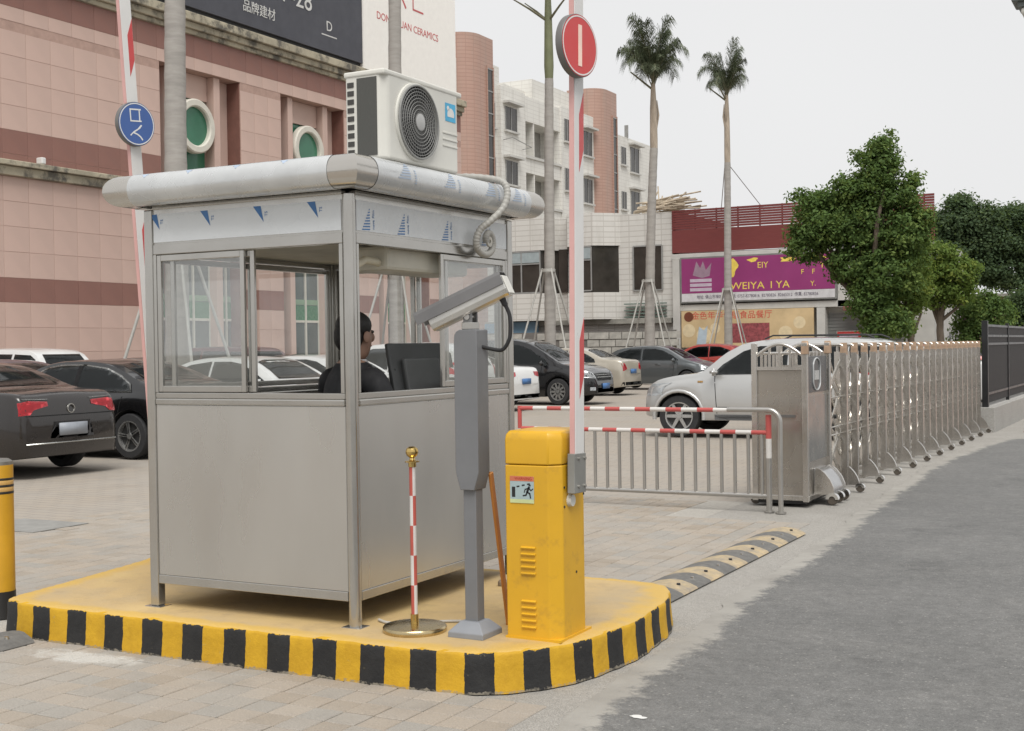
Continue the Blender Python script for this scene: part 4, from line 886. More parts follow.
for y in (0.012, DY): MB().prism([(y - 0.035, DH - 0.11), (y - 0.02, DH - 0.02), (y, DH + 0.02), (y + 0.02, DH - 0.02), (y + 0.035, DH - 0.11)], 'yz', GX - 0.055, GX + 0.012).build('post_cap', RUST, gt, bevel=0.006)
MB().box(GX - 0.030, GX - 0.026, 0.06, DY - 0.05, 0.42, 1.05).build('lower_plate', mat('drive_side_sheet', (0.34, 0.34, 0.33), 0.2, 0.8), gt)
MB().box(GX - 0.030, GX - 0.020, 0.08, DY - 0.06, 1.08, 1.43).build('control_panel', mat('panel_dark', (0.05, 0.055, 0.06), 0.25, 0.2), gt, bevel=0.004)
lens = []; 
m = MB()
pts = [(GX - 0.016, 0.41 + 0.13 * math.sin(2 * PI * k / 36), 1.255 + (0.07 * (1 if math.cos(2 * PI * k / 36) > 0 else -1)) + 0.085 * math.cos(2 * PI * k / 36)) for k in range(36)]
m.tube(pts, 0.008, 6, closed=True); m.build('panel_ring', mat('ring_grey', (0.45, 0.46, 0.46), 0.35), gt, 60)
MB().box(GX - 0.02, GX - 0.014, 0.33, 0.49, 1.2, 1.29).build('panel_screen', mat('panel_light', (0.4, 0.41, 0.4), 0.3), gt)
MB().box(-0.02, 0.14, 0.006, 0.0195, 1.05 - 0.2, 1.05 - 0.175).build('panel_slot', mat('slot_dark', (0.1, 0.095, 0.09), 0.5), gt)
MB().box(-GX - 0.02, GX + 0.01, 0.0, DY + 0.06, 0.06, 0.11).build('chassis', GATE_STEEL, gt, bevel=0.006)
MB().box(-GX + 0.03, GX - 0.04, 0.04, DY, 0.025, 0.06).build('undertray', BLACK, gt)
# rounded wheel shroud in front of the drive wheels
shp = [(GX - 0.03, 0.09), (GX + 0.16, 0.09), (GX + 0.155, 0.16), (GX + 0.125, 0.23), (GX + 0.07, 0.30), (GX + 0.02, 0.335), (GX - 0.03, 0.345)]
MB().prism(shp, 'xz', 0.30, 0.72).build('wheel_shroud', mat('shroud_steel', (0.47, 0.47, 0.47), 0.2, 0.9), gt, 30, bevel=0.004)
MB().prism([(x + 0.012, z + 0.008) for x, z in shp[:-1]] + [(GX - 0.0, 0.352)], 'xz', 0.27, 0.30).build('shroud_rim', GATE_STEEL, gt, 30)
MB().prism([(x + 0.012, z + 0.008) for x, z in shp[:-1]] + [(GX - 0.0, 0.352)], 'xz', 0.72, 0.75).build('shroud_rim', GATE_STEEL, gt, 30)
def castor(x, y, r_=0.05, wd=0.03, forward=True):
    a = MB().lathe([(0.012, -wd / 2), (r_ * 0.9, -wd / 2), (r_, -wd / 4), (r_, wd / 4), (r_ * 0.9, wd / 2), (0.012, wd / 2)], 18, M=Matrix.Rotation(PI / 2, 3, 'X')).build('wheel', mat('castor', (0.09, 0.075, 0.06), 0.5, 0.2), gt, 40); a.location = (x, y, r_)
    c = MB().lathe([(r_ * 0.55, -wd * 0.72), (r_ * 1.12, -wd * 0.72), (r_ * 1.16, 0), (r_ * 1.12, wd * 0.72), (r_ * 0.55, wd * 0.72)], 18, M=Matrix.Rotation(PI / 2, 3, 'X'))
    c.v = [v for v in c.v]; keep = [i for i, f in enumerate(c.f) if all(c.v[j][2] > -0.004 for j in f)]
    c.f = [c.f[i] for i in keep]; c.m = [c.m[i] for i in keep]
    k = c.build('wheel_guard', CHROME, a, 50); return a
for y in (0.29, 0.51, 0.73): castor(GX + 0.155, y, 0.055, 0.045)
for y in (0.12, 0.62): castor(-GX - 0.02, y, 0.05, 0.03)
# folding frames
ys = [1.44 + 0.4725 * k for k in range(21)]
post_proto = None
frames = []
fin_poly = [(GX + 0.02, 0.075), (GX + 0.15, 0.075), (GX + 0.145, 0.11), (GX + 0.128, 0.16), (GX + 0.10, 0.205), (GX + 0.07, 0.24), (GX + 0.045, 0.262), (GX + 0.02, 0.27)]
def frame_meshes():
    fr = MB()
    for s in (-1, 1): fr.box(s * GX - 0.027, s * GX + 0.027, -0.030, 0.030, 0.07, 1.47)
    post = MB().box(-0.032, 0.032, -0.030, 0.030, 0.07, 1.45).mesh('post', GATE_STEEL)
    tb = MB().tube([(-GX, 0, 1.44), (-GX, 0, 1.49)] + [(-GX + 0.045 - 0.045 * math.cos(R(a)), 0, 1.49 + 0.045 * math.sin(R(a))) for a in (30, 60, 90)] + [(GX - 0.045 + 0.045 * math.sin(R(a)), 0, 1.49 + 0.045 * math.cos(R(a))) for a in (0, 30, 60)] + [(GX, 0, 1.49), (GX, 0, 1.44)], 0.017, 8).mesh('top_bow', GATE_STEEL, 60)
    capm = MB().prism([(-0.030, 1.43), (-0.020, 1.50), (-0.006, 1.555), (0.006, 1.555), (0.020, 1.50), (0.030, 1.43)], 'yz', -0.034, 0.034).mesh('post_cap', RUST)
    fin = MB().prism(fin_poly, 'xz', -0.02, 0.02).mesh('wheel_fin', GATE_STEEL)
    finr = MB().tube([(x, 0, z) for x, z in fin_poly[1:]], 0.011, 8).mesh('fin_rim', GATE_STEEL, 60)
    return post, tb, capm, fin, finr
pmesh, bowm, capm, finm, finrm = frame_meshes()
def put(name, me_, loc, par=gt):
    o = bpy.data.objects.new(name, me_); link(o, par); o.location = loc; return o
for k, y in enumerate(ys):
    for s in (-1, 1):
        put('post', pmesh, (s * GX, y, 0))
    put('post_cap', capm, (GX, y, 0)); put('top_bow', bowm, (0, y, 0))
    if k % 2 == 0:
        put('wheel_fin', finm, (0, y, 0)); castor(GX + 0.155, y, 0.045, 0.036); castor(-GX, y, 0.045, 0.03)
        put('foot_beam', MB().box(-GX, GX, -0.02, 0.02, 0.05, 0.09).mesh('foot_beam', GATE_STEEL), (0, y, 0))
# scissor links: three tiers of crossed flat bars on both faces, curved bars and level rods
LINK = mat('scissor_link', (0.58, 0.55, 0.5), 0.25, 0.9)
DARKPIN = mat('pin_black', (0.02, 0.02, 0.02), 0.5)
yy = [DY] + ys
def linkbar(x, ya, za, yb, zb, wz=0.05, bow=0.0):
    pts = [(x, ya + (yb - ya) * t / 6, za + (zb - za) * t / 6 + bow * math.sin(PI * t / 6)) for t in range(7)]
    m = MB(); vs = []
    for p in pts: vs += [(p[0], p[1], p[2] - wz / 2), (p[0], p[1], p[2] + wz / 2), (p[0] + 0.012, p[1], p[2] + wz / 2), (p[0] + 0.012, p[1], p[2] - wz / 2)]
    fs = [(0, 1, 2, 3), (24, 25, 26, 27)]
    for i in range(6): fs += [(i * 4 + j, i * 4 + (j + 1) % 4, i * 4 + 4 + (j + 1) % 4, i * 4 + 4 + j) for j in range(4)]
    m.add(vs, fs); m.build('scissor_link', LINK, gt, 60)
for i in range(len(yy) - 1):
    a, b = yy[i], yy[i + 1]
    for x, zs in ((GX - 0.045, (0.22, 0.62, 1.0, 1.36)), (-GX + 0.03, (0.22, 0.62, 1.0, 1.36))):
        for j in range(3):
            linkbar(x, a, zs[j], b, zs[j + 1], bow=0.03); linkbar(x - 0.014, a, zs[j + 1], b, zs[j], bow=-0.03)
    for z in (0.62, 0.70, 1.0): MB().cyl((GX - 0.02, a, z), (GX - 0.02, b, z), 0.008, n=6).build('level_rod', LINK, gt, 60)
    MB().cyl((GX - 0.03, (a + b) / 2, 0.80), (GX - 0.012, (a + b) / 2, 0.80), 0.022, n=10).build('pivot_pin', DARKPIN, gt)

# ================================================================== BLACK FENCE ON CONCRETE UPSTAND
wl = tag(MB().box(-3.42, -2.98, 23.0, 60, -0.02, 0.42).build('fence_plinth', ground_mat('plinth_concrete', (0.33, 0.32, 0.3), (0.26, 0.25, 0.23), 0.9, 60), bevel=0.01), kind='structure')
fe = thing('metal_fence', (-3.14, 23.1, 0.42), 'black metal mesh fence on a concrete plinth at the right edge', 'fence')
BLK = mat('fence_black', (0.018, 0.018, 0.019), 0.42, 0.2, 0.2); MESH = mat('fence_mesh', (0.02, 0.02, 0.021), 0.6, 0.2, 0.25, 40)
for k in range(12):
    y = k * 2.95; MB().box(-0.05 if k == 0 else -0.03, 0.05 if k == 0 else 0.03, y - (0.05 if k == 0 else 0.03), y + (0.05 if k == 0 else 0.03), -0.1 if k == 0 else 0.0, 1.46 + 0.02 * (k == 0)).build('fence_post', BLK, fe, bevel=0.004)
    if k == 11: break
    for z in (0.22, 1.08, 1.22, 1.40): MB().box(-0.02, 0.02, y + 0.05, y + 2.92, z - 0.02, z + 0.02).build('fence_rail', mat('fence_rail', (0.05, 0.052, 0.054), 0.35, 0.3), fe)
    for q in range(36):
        yy_ = y + 0.09 + q * 0.078
        pass
    pn = MB()
    for q in range(37): pn.box(-0.008, 0.008, y + 0.06 + q * 0.0775, y + 0.06 + q * 0.0775 + 0.056, 0.06, 1.40)
    tag(pn.build('picket_panel', MESH, fe), kind='stuff')
# ================================================================== PINK TILED BUILDING
XB = -27.0
pk_b = thing('pink_building', (XB, 30, 0), 'pink tiled commercial building with brown bands and round porthole windows behind the booth', 'building')
def pk(m, name, material, parent=pk_b, smooth=None, bevel=0):
    m.v = [(x - XB, y - 30, z) for x, y, z in m.v]; return m.build(name, material, parent, smooth, bevel)
TILE = mat('pink_granite', srgb(198, 171, 159), 0.6, 0, 0.09, 0.35, 0.05, 40, island=0.03)
TILE_R = mat('brown_granite', srgb(138, 100, 90), 0.6, 0, 0.08, 1.2, 0.05, 40, island=0.05)
CORN = mat('stained_cornice', srgb(170, 162, 142), 0.9, 0, 0.2, 1.3, 0.3, 20, dirt=((0.13, 0.12, 0.1), 1.9, 0.48, 0.62))
FRAME_W = mat('white_ring', srgb(206, 202, 190), 0.5, 0, 0.05)
GREENG = mat('green_glass', srgb(62, 118, 92), 0.12, 0, 0.25, 0.6, rvar=0.03)
TEALG = mat('teal_dark_glass', (0.085, 0.105, 0.1), 0.08, 0, 0.3, 0.5, rvar=0.03)
JOINTM = mat('tile_joint', srgb(176, 148, 136), 0.9)
bays = [(28.69, 32.34), (34.40, 38.05), (40.1, 43.75)]
Y0, Y1 = 14.0, 46.4
solid = [(Y0, bays[0][0]), (bays[0][1], bays[1][0]), (bays[1][1], bays[2][0]), (bays[2][1], Y1)]
BT = 10.22       # bay head
# core behind the tiles
for a, b in solid: pk(MB().box(XB - 2.0, XB - 0.008, a, b, 0, BT), 'core_wall', JOINTM)
pk(MB().box(XB - 2.0, XB - 0.008, Y0, Y1, BT, 11.9), 'core_wall', JOINTM)
pk(MB().box(XB - 14, XB - 2.0, Y0, Y1, 0, 11.9), 'core_block', JOINTM)
rows = []
z = 0.0
for z0, z1, band in ((0.35, 0.99, 0), (0.99, 1.63, 0), (1.63, 2.28, 0), (2.28, 2.925, 0), (2.925, 3.567, 1), (3.567, 4.24, 0), (4.24, 4.90, 0), (4.90, 5.55, 0), (5.55, 6.19, 0), (6.57, 6.78, 1), (6.78, 7.40, 1), (7.40, 8.04, 0), (8.04, 8.69, 0), (8.69, 9.33, 0), (9.33, 9.97, 0), (9.97, 10.60, 0), (10.60, 11.27, 1)):
    rows.append((z0, z1, band))
tile_cache = {}
def tile(y0, y1, z0, z1, band):
    key = (round(y1 - y0, 3), round(z1 - z0, 3), band)
    if key not in tile_cache:
        a, b = (y1 - y0) / 2 - 0.003, (z1 - z0) / 2 - 0.003; c = 0.003
        m = MB().add([(-0.01, -a, -b), (-0.01, a, -b), (-0.01, a, b), (-0.01, -a, b), (0, -a + c, -b + c), (0, a - c, -b + c), (0, a - c, b - c), (0, -a + c, b - c)],
                     [(4, 5, 6, 7), (0, 1, 5, 4), (1, 2, 6, 5), (2, 3, 7, 6), (3, 0, 4, 7)])
        tile_cache[key] = m.mesh('tile', TILE_R if band else TILE)
    o = bpy.data.objects.new('tile', tile_cache[key]); link(o, pk_b); o.location = (random.gauss(0, 0.001), (y0 + y1) / 2 - 30, (z0 + z1) / 2)
for a, b in solid:
    lo = max(a, 21.3)
    n = max(1, round((b - lo) / 0.82)); cw = (b - lo) / n
    for z0, z1, band in rows:
        if z1 > BT + 0.1: continue
        for k in range(n):
            y0 = lo + k * cw; q = proj(XB, y0 + cw / 2, (z0 + z1) / 2)
            if q and -60 < q[0]: tile(y0, y0 + cw, z0, z1, band)
pk(MB().box(XB - 0.012, XB, Y0, 21.29, 0, 11.27), 'plain_wall', TILE)
# continuous head courses over the bays
n = round((Y1 - 21.3) / 0.82); cw = (Y1 - 21.3) / n
for k in range(n):
    y0 = 21.3 + k * cw
    inbay = any(a - 0.4 < y0 + cw / 2 < b + 0.4 for a, b in bays)
    tile(y0, y0 + cw, BT + 0.004, 10.60, 0) if True else None
    tile(y0, y0 + cw, 10.60, 11.27, 1)
pk(MB().box(XB - 0.012, XB, Y0, Y1, 0.0, 0.34), 'plinth', mat('dark_plinth', (0.12, 0.1, 0.09), 0.7))
# ledge and stained cornice
pk(MB().box(XB - 0.06, XB + 0.28, Y0, bays[0][0] - 0.25, 6.44, 6.58).box(XB - 0.06, XB + 0.16, Y0, bays[0][0] - 0.25, 6.2, 6.44), 'ledge', CORN, bevel=0.02)
pk(MB().box(XB - 0.3, XB + 0.32, Y0, Y1, 11.62, 11.88).box(XB - 0.3, XB + 0.2, Y0, Y1, 11.42, 11.62).box(XB - 0.3, XB + 0.1, Y0, Y1, 11.272, 11.42), 'cornice', CORN, bevel=0.025)
pk(MB().box(XB - 0.1, XB + 0.2, 24.05, 24.2, 6.6, 6.78), 'ledge_lamp', WHITE_PAINT, bevel=0.03)
# porthole bays
for bi, (a, b) in enumerate(bays):
    D = 0.55; xg = XB - D
    win = pk(MB().box(xg - 0.05, xg, a + 0.021, b - 0.021, 0.3, BT - 0.003), 'bay_back', TILE_R if False else TILE)
    pk(MB().box(XB - 1.9, XB - 0.045, a, a + 0.02, 0, BT), 'reveal', mat('reveal_brown', srgb(120, 84, 74), 0.6)); pk(MB().box(XB - 1.9, XB - 0.045, b - 0.02, b, 0, BT), 'reveal', MATS['reveal_brown'])
    c = (a + b) / 2 - 0.12; ww = b - a
    # two pilasters frame a wide central light and a slit at each side
    for y0, y1 in ((c - 1.12, c - 0.86), (c + 0.86, c + 1.14)): pk(MB().box(xg, XB - 0.16, y0, y1, 0.3, BT - 0.004), 'pilaster', TILE, bevel=0.01)
    for y0, y1 in ((c - 1.5, c - 1.12), (c + 1.14, c + 1.5)):
        pk(MB().box(xg + 0.004, xg + 0.03, y0 + 0.05, y1 - 0.05, 6.9, 9.4), 'slit_window', TEALG)
    pk(MB().box(xg + 0.004, xg + 0.03, c - 0.80, c + 0.80, 7.0, 9.45), 'window_pane', GREENG)
    pk(MB().box(xg + 0.004, xg + 0.12, c - 0.84, c + 0.84, 9.45, BT - 0.01), 'window_head', TILE)
    pk(MB().box(xg + 0.006, xg + 0.07, c - 0.82, c + 0.82, 7.86, 7.93), 'transom', FRAME_W)
    rg = MB().lathe([(0.60, 0.0), (0.84, 0.0), (0.84, 0.18), (0.80, 0.22), (0.64, 0.22), (0.60, 0.18)], 40, (XB - 0.30, c, 8.55), Mx, closed=True); pk(rg, 'porthole_ring', FRAME_W, smooth=35)
    pk(MB().lathe([(0.001, 0.0), (0.6, 0.0), (0.6, 0.02), (0.001, 0.02)], 40, (XB - 0.25, c, 8.55), Mx, closed=True), 'porthole_pane', GREENG)
    # lower glazing
    pk(MB().box(xg + 0.004, xg + 0.03, a + 0.05, b - 0.05, 0.4, 6.3), 'curtain_glazing', TEALG)
    for z in (2.55, 4.45): pk(MB().box(xg + 0.03, xg + 0.06, a + 0.05, b - 0.05, z, z + 0.08), 'mullion', FRAME_W)
    for z in (3.15,): pk(MB().box(xg + 0.031, xg + 0.045, a + 0.05, b - 0.05, z - 0.55, z), 'green_spandrel', mat('green_spandrel', srgb(40, 110, 70), 0.3)); pk(MB().box(xg + 0.031, xg + 0.05, a + 0.05, b - 0.05, z + 0.02, z + 0.2), 'pale_spandrel', mat('pale_green_spandrel', srgb(120, 150, 120), 0.4))
    for k in range(5):
        y = a + 0.3 + (b - a - 0.6) * k / 4; pk(MB().box(xg + 0.03, xg + 0.09, y - 0.03, y + 0.03, 0.4, 6.3), 'mullion', FRAME_W)
# roof hoardings
PR = mat('hoarding_dark', srgb(72, 73, 80), 0.6, 0, 0.06, 1.0); PWH = mat('hoarding_white', srgb(240, 237, 231), 0.6, 0, 0.03)
hd1 = thing('billboard', (XB + 0.1, 30, 12.0), 'dark grey billboard with white numerals on the pink building roof', 'billboard')
def hb_(m, name, material, par, bevel=0): m.v = [(x - XB - 0.1, y - 30, z - 12.0) for x, y, z in m.v]; return m.build(name, material, par, None, bevel)
hb_(MB().box(XB - 0.05, XB + 0.05, 27.2, 39.2, 12.12, 18.5), 'panel', PR, hd1)
hb_(MB().box(XB - 0.25, XB - 0.06, 27.2, 39.2, 11.9, 12.3), 'frame', BLACK, hd1)
hb_(MB().box(XB - 0.06, XB + 0.054, 27.1, 27.2, 12.1, 18.55), 'frame_edge', BLACK, hd1)
for k in range(5): hb_(MB().box(XB - 1.9, XB - 0.25, 28 + k * 2.6, 28.1 + k * 2.6, 11.88, 14.5), 'strut', BLACK, hd1)
WT = mat('print_white', (0.6, 0.6, 0.58), 0.6); RT = mat('print_red', srgb(190, 90, 90), 0.6)
lettering('numerals', '2017-28', 0.95, WT, hd1, (-0.04, 4.6, 1.62), F_PLUS_X, 0.004, 1.0)
lettering('letter', 'D', 0.5, WT, hd1, (-0.04, 7.15, 1.02), F_PLUS_X, 0.004)
lettering('small_print', '品牌建材', 0.42, WT, hd1, (-0.04, 3.3, 0.72), F_PLUS_X, 0.004)
hb_(MB().box(XB + 0.051, XB + 0.056, 33.6, 35.2, 13.55, 13.6).box(XB + 0.051, XB + 0.056, 36.7, 37.6, 12.68, 12.72), 'underline', WT, hd1)
hd2 = thing('billboard', (XB + 0.1, 30, 12.0), 'white billboard with faded red lettering on the roof beside the dark one', 'billboard')
hb_(MB().box(XB - 0.6, XB + 0.10, 39.24, 45.9, 9.6, 18.5), 'panel', PWH, hd2)
lettering('lettering', 'DONG YUAN CERAMICS', 0.40, RT, hd2, (0.004, 12.3, 2.1), F_PLUS_X, 0.003)
lettering('character', '东', 1.3, RT, hd2, (0.004, 11.6, 3.2), F_PLUS_X, 0.003); lettering('character', '匚', 1.0, RT, hd2, (0.004, 13.0, 3.15), F_PLUS_X, 0.003)

# ================================================================== WHITE TILED BUILDINGS
def tile_mat(name, c, c2, scale, mortar, joints=(0.2, 0.06)):
    m, nt, b = nodes(name); g = nt.nodes.new('ShaderNodeNewGeometry'); sp_ = nt.nodes.new('ShaderNodeSeparateXYZ'); nt.links.new(g.outputs['Position'], sp_.inputs[0])
    ad = N(nt, 'ShaderNodeMath', operation='ADD'); nt.links.new(sp_.outputs[0], ad.inputs[0]); nt.links.new(sp_.outputs[1], ad.inputs[1])
    cb2 = nt.nodes.new('ShaderNodeCombineXYZ'); nt.links.new(ad.outputs[0], cb2.inputs[0]); nt.links.new(sp_.outputs[2], cb2.inputs[1])
    br = N(nt, 'ShaderNodeTexBrick', Scale=scale); br.offset = 0.0; br.inputs['Brick Width'].default_value = 0.9; br.inputs['Row Height'].default_value = 0.28; br.inputs['Mortar Size'].default_value = 0.028; br.inputs['Mortar Smooth'].default_value = 0.3
    br.inputs['Color1'].default_value = (*c, 1); br.inputs['Color2'].default_value = (*c2, 1); br.inputs['Mortar'].default_value = (*mortar, 1); nt.links.new(cb2.outputs[0], br.inputs['Vector'])
    st_ = noise(nt, coords(nt, (1.2, 1.2, 0.25)), 1.2, 6, 0.7)
    cc = mixc(nt, ramp(nt, st_, [(0.5, 0), (0.8, 0.45)]), br.outputs[0], (0.3, 0.28, 0.24)); nt.links.new(cc, b.inputs['Base Color']); b.inputs['Roughness'].default_value = 0.5
    bump(nt, b, br.outputs['Fac'], -0.3, 0.02); return m
WTILE = tile_mat('white_wall_tile', (0.60, 0.585, 0.55), (0.56, 0.545, 0.51), 1.0, (0.45, 0.43, 0.395))
WTILE2 = tile_mat('apartment_tile', (0.68, 0.665, 0.62), (0.65, 0.635, 0.59), 1.0, (0.58, 0.56, 0.52))
PTILE = tile_mat('salmon_tile', srgb(172, 140, 126), srgb(167, 135, 121), 1.2, srgb(152, 121, 108))
WINFR = mat('window_frame_grey', (0.3, 0.3, 0.29), 0.5, 0.3); WINDK = mat('far_window_glass', (0.045, 0.04, 0.035), 0.1, 0, 0.4, 0.7)
CURT = mat('curtain', (0.22, 0.21, 0.19), 0.8)
YF = 62.0
lo_b = thing('low_white_building', (-28, YF, 0), 'two storey white tiled building with dark bay windows behind the palms', 'building')
def lb2(m, name, material, par=lo_b, bevel=0): m.v = [(x + 28, y - YF, z) for x, y, z in m.v]; return m.build(name, material, par, None, bevel)
lb2(MB().box(-34.5, -23.6, YF, YF + 12, 0, 8.45), 'wall', WTILE)
lb2(MB().prism([(-33.6, YF + 0.001), (-33.1, YF - 1.0), (-30.6, YF - 1.0), (-30.0, YF + 0.001)], 'xy', 3.0, 4.45), 'bay_wall', WTILE); lb2(MB().prism([(-33.6, YF + 0.001), (-33.1, YF - 1.0), (-30.6, YF - 1.0), (-30.0, YF + 0.001)], 'xy', 6.75, 8.5), 'bay_wall', WTILE)
lb2(MB().prism([(-29.6, YF + 0.001), (-29.1, YF - 1.0), (-27.6, YF - 1.0), (-26.5, YF + 0.001)], 'xy', 3.0, 4.40), 'bay_wall', WTILE); lb2(MB().prism([(-29.6, YF + 0.001), (-29.1, YF - 1.0), (-27.6, YF - 1.0), (-26.5, YF + 0.001)], 'xy', 6.85, 8.55), 'bay_wall', WTILE)
def window_box(par_f, x0, x1, y, z0, z1, nx=2, transom=True, par=None, blue=False):
    f = par_f(MB().box(x0, x1, y - 0.02, y + 0.05, z0, z1), 'window', WINDK)
    for k in range(nx + 1):
        x = x0 + (x1 - x0) * k / nx; par_f(MB().box(x - 0.035, x + 0.035, y - 0.06, y - 0.021, z0, z1), 'frame_bar', WINFR)
    for z in ([z0, z1, z0 + (z1 - z0) * 0.7] if transom else [z0, z1]): par_f(MB().box(x0, x1, y - 0.065, y - 0.061, z - 0.035, z + 0.035), 'frame_bar', WINFR)
    if blue: par_f(MB().box(x0 + 0.04, x1 - 0.04, y - 0.05, y - 0.022, z0 + (z1 - z0) * 0.73, z1 - 0.04), 'blind', mat('grey_blind', srgb(148, 158, 160), 0.6))
    return f
lb2(MB().prism([(-33.5, YF - 0.0), (-33.0, YF - 0.9), (-30.7, YF - 0.9), (-30.1, YF - 0.0)], 'xy', 4.45, 6.75), 'bay_void', WINDK)
lb2(MB().prism([(-29.5, YF - 0.0), (-29.0, YF - 0.9), (-27.7, YF - 0.9), (-26.6, YF - 0.0)], 'xy', 4.40, 6.85), 'bay_void', WINDK)
window_box(lb2, -33.0, -30.75, YF - 0.93, 4.5, 6.7, 2, True, blue=True)
window_box(lb2, -28.95, -27.75, YF - 0.93, 4.5, 6.8, 1, True, blue=True)
lb2(MB().box(-30.05, -29.55, YF - 0.12, YF - 0.002, 4.5, 6.8), 'window', WINDK)
window_box(lb2, -25.75, -24.15, YF - 0.03, 4.45, 6.75, 2, False)
lb2(MB().box(-34.5, -23.6, YF - 0.35, YF - 0.003, 2.72, 3.0), 'ledge', mat('weathered_ledge', (0.25, 0.24, 0.21), 0.8, 0, 0.3, 2), bevel=0.02)
lb2(MB().box(-34.4, -33.0, YF - 0.6, YF - 0.36, 2.1, 2.9).box(-32.9, -31.2, YF - 0.6, YF - 0.36, 2.3, 2.95), 'awning', mat('blue_awning', srgb(110, 140, 160), 0.6))
# stacked rack of pipes and bars on the ledge
for k in range(5): lb2(MB().box(-26.2 + 0.1 * (k % 2), -23.9, YF - 0.34, YF - 0.1, 3.05 + k * 0.17, 3.10 + k * 0.17), 'rack_shelf', mat('green_rack', srgb(100, 118, 108), 0.6))
# bundle of timber on the low roof
tp_ = thing('timber_pile', (-24.2, YF + 1.2, 8.45), 'untidy pile of pale timber poles on the low white roof', 'timber pile')
for k in range(46):
    a = Vector((random.uniform(-1.9, -1.2), random.uniform(-0.8, 0.8), 0.05 + 0.8 * random.random() ** 1.5)); b = a + Vector((random.uniform(1.8, 3.6), random.gauss(0, 0.5), random.gauss(0.1, 0.2)))
    if k % 8 == 0: b = a + Vector((random.uniform(0.6, 2.2), 0.3, 0.9)); a = a + Vector((1, 0, 0))
    a.z = max(a.z, 0.05); b.z = max(b.z, 0.05); MB().cyl(a, b, 0.04, n=6).build('pole', mat('pale_timber', (0.42, 0.35, 0.26), 0.8, 0, 0.25, 3), tp_)
# stone-block garden wall in front
sw = thing('block_wall', (-28.5, YF - 1.7, 0), 'low wall of weathered grey stone blocks below the white building', 'wall')
MB().box(-6, 5.6, 0.06, 0.3, 0, 2.35).build('wall_core', mat('wall_core', (0.14, 0.13, 0.12), 0.9), sw)
blk_m = {}
for r_ in range(6):
    x = -6.0 + random.uniform(-0.5, 0)
    while x < 5.6:
        wdt = random.choice((0.7, 0.9, 1.15)); key = wdt
        if key not in blk_m: blk_m[key] = MB().box(0, wdt - 0.05, 0, 0.1, 0, 0.34).mesh('stone_block', mat('stone_block', (0.33, 0.32, 0.29), 0.9, 0, 0.3, 2, 0.3, 20, island=0.25))
        if random.random() > 0.05:
            o = bpy.data.objects.new('stone_block', blk_m[key]); link(o, sw); o.location = (x, random.uniform(-0.02, 0.02), 0.02 + r_ * 0.385)
        x += wdt
# ================================================================== RED LOUVRED SHOP BUILDING WITH SIGN
sh = thing('shop_building', (-19, YF, 0), 'shop building with red louvred parapet and white tiled piers behind the parked cars', 'building')
def sb_(m, name, material, par=sh, bevel=0): m.v = [(x + 19, y - YF, z) for x, y, z in m.v]; return m.build(name, material, par, None, bevel)
REDP = mat('red_louvre', srgb(112, 50, 48), 0.65, 0, 0.08, 1.5, stretch=(1, 1, 8)); WPIER = mat('white_pier', (0.5, 0.49, 0.46), 0.6, 0, 0.12, 1)
sb_(MB().box(-23.4, -10.7, YF + 0.4, YF + 9, 0, 6.3), 'wall', WPIER)
sb_(MB().box(-23.58, -13.0, YF - 0.25, YF + 0.39, 5.95, 6.22), 'cornice', WPIER, bevel=0.02)
sb_(MB().box(-23.58, -10.6, YF - 0.1, YF + 0.05, 6.3, 7.45), 'red_fascia', REDP)
for k in range(8):
    z = 7.5 + k * 0.125; sb_(MB().box(-23.58, -10.6, YF - 0.1, YF + 0.02, z, z + 0.1), 'louvre_slat', REDP)
for k in range(12): x = -23.5 + k * 1.13; sb_(MB().box(x - 0.03, x + 0.03, YF + 0.03, YF + 0.1, 6.3, 8.5), 'louvre_post', REDP)
sb_(MB().box(-23.58, -23.4, YF - 0.05, YF + 8, 6.3, 8.45), 'red_return', REDP)
sb_(MB().box(-23.5, -23.12, YF - 0.3, YF + 0.4, 0, 5.95), 'pier', WPIER); sb_(MB().box(-15.1, -14.6, YF - 0.2, YF + 0.4, 3.3, 5.95), 'pier', WPIER); sb_(MB().box(-16.1, -15.7, YF - 0.3, YF + 0.4, 0, 3.3), 'pier', WPIER)
sb_(MB().box(-23.12, -14.6, YF - 0.2, YF + 0.39, 3.32, 3.62), 'beam', WPIER)
sb_(MB().box(-15.7, -12.0, YF + 0.3, YF + 0.39, 0, 3.0), 'roller_shutter', mat('shutter_grey', (0.24, 0.24, 0.23), 0.5, 0.3, 0.1, 2, stretch=(1, 1, 30)))
for k in range(18): sb_(MB().box(-15.7, -12.0, YF + 0.27, YF + 0.299, 0.1 + k * 0.16, 0.2 + k * 0.16), 'shutter_slat', MATS['shutter_grey'])
sb_(MB().box(-14.7, -11.5, YF - 0.9, YF + 0.3, 3.1, 3.3), 'awning', mat('brown_awning', (0.2, 0.08, 0.06), 0.7), bevel=0.02)
sb_(MB().box(-12.0, -10.7, YF + 0.3, YF + 0.39, 0, 6.2), 'shop_wall', WPIER)
PUR = mat('purple_vinyl', srgb(140, 52, 108), 0.45, 0, 0.1, 0.5)
sg = thing('shop_sign', (-19.1, YF - 0.25, 4.85), 'large purple sign board with yellow letters and a white phone number strip', 'sign')
MB().box(-3.98, 3.98, -0.06, 0.04, -1.15, 1.18).build('backing', mat('sign_frame', (0.2, 0.2, 0.19), 0.5), sg)
MB().box(-3.9, 3.9, -0.075, -0.061, -0.66, 1.1).build('purple_panel', PUR, sg)
MB().box(-3.9, 3.9, -0.075, -0.061, -1.08, -0.67).build('white_strip', mat('strip_white', (0.58, 0.57, 0.58), 0.5), sg)
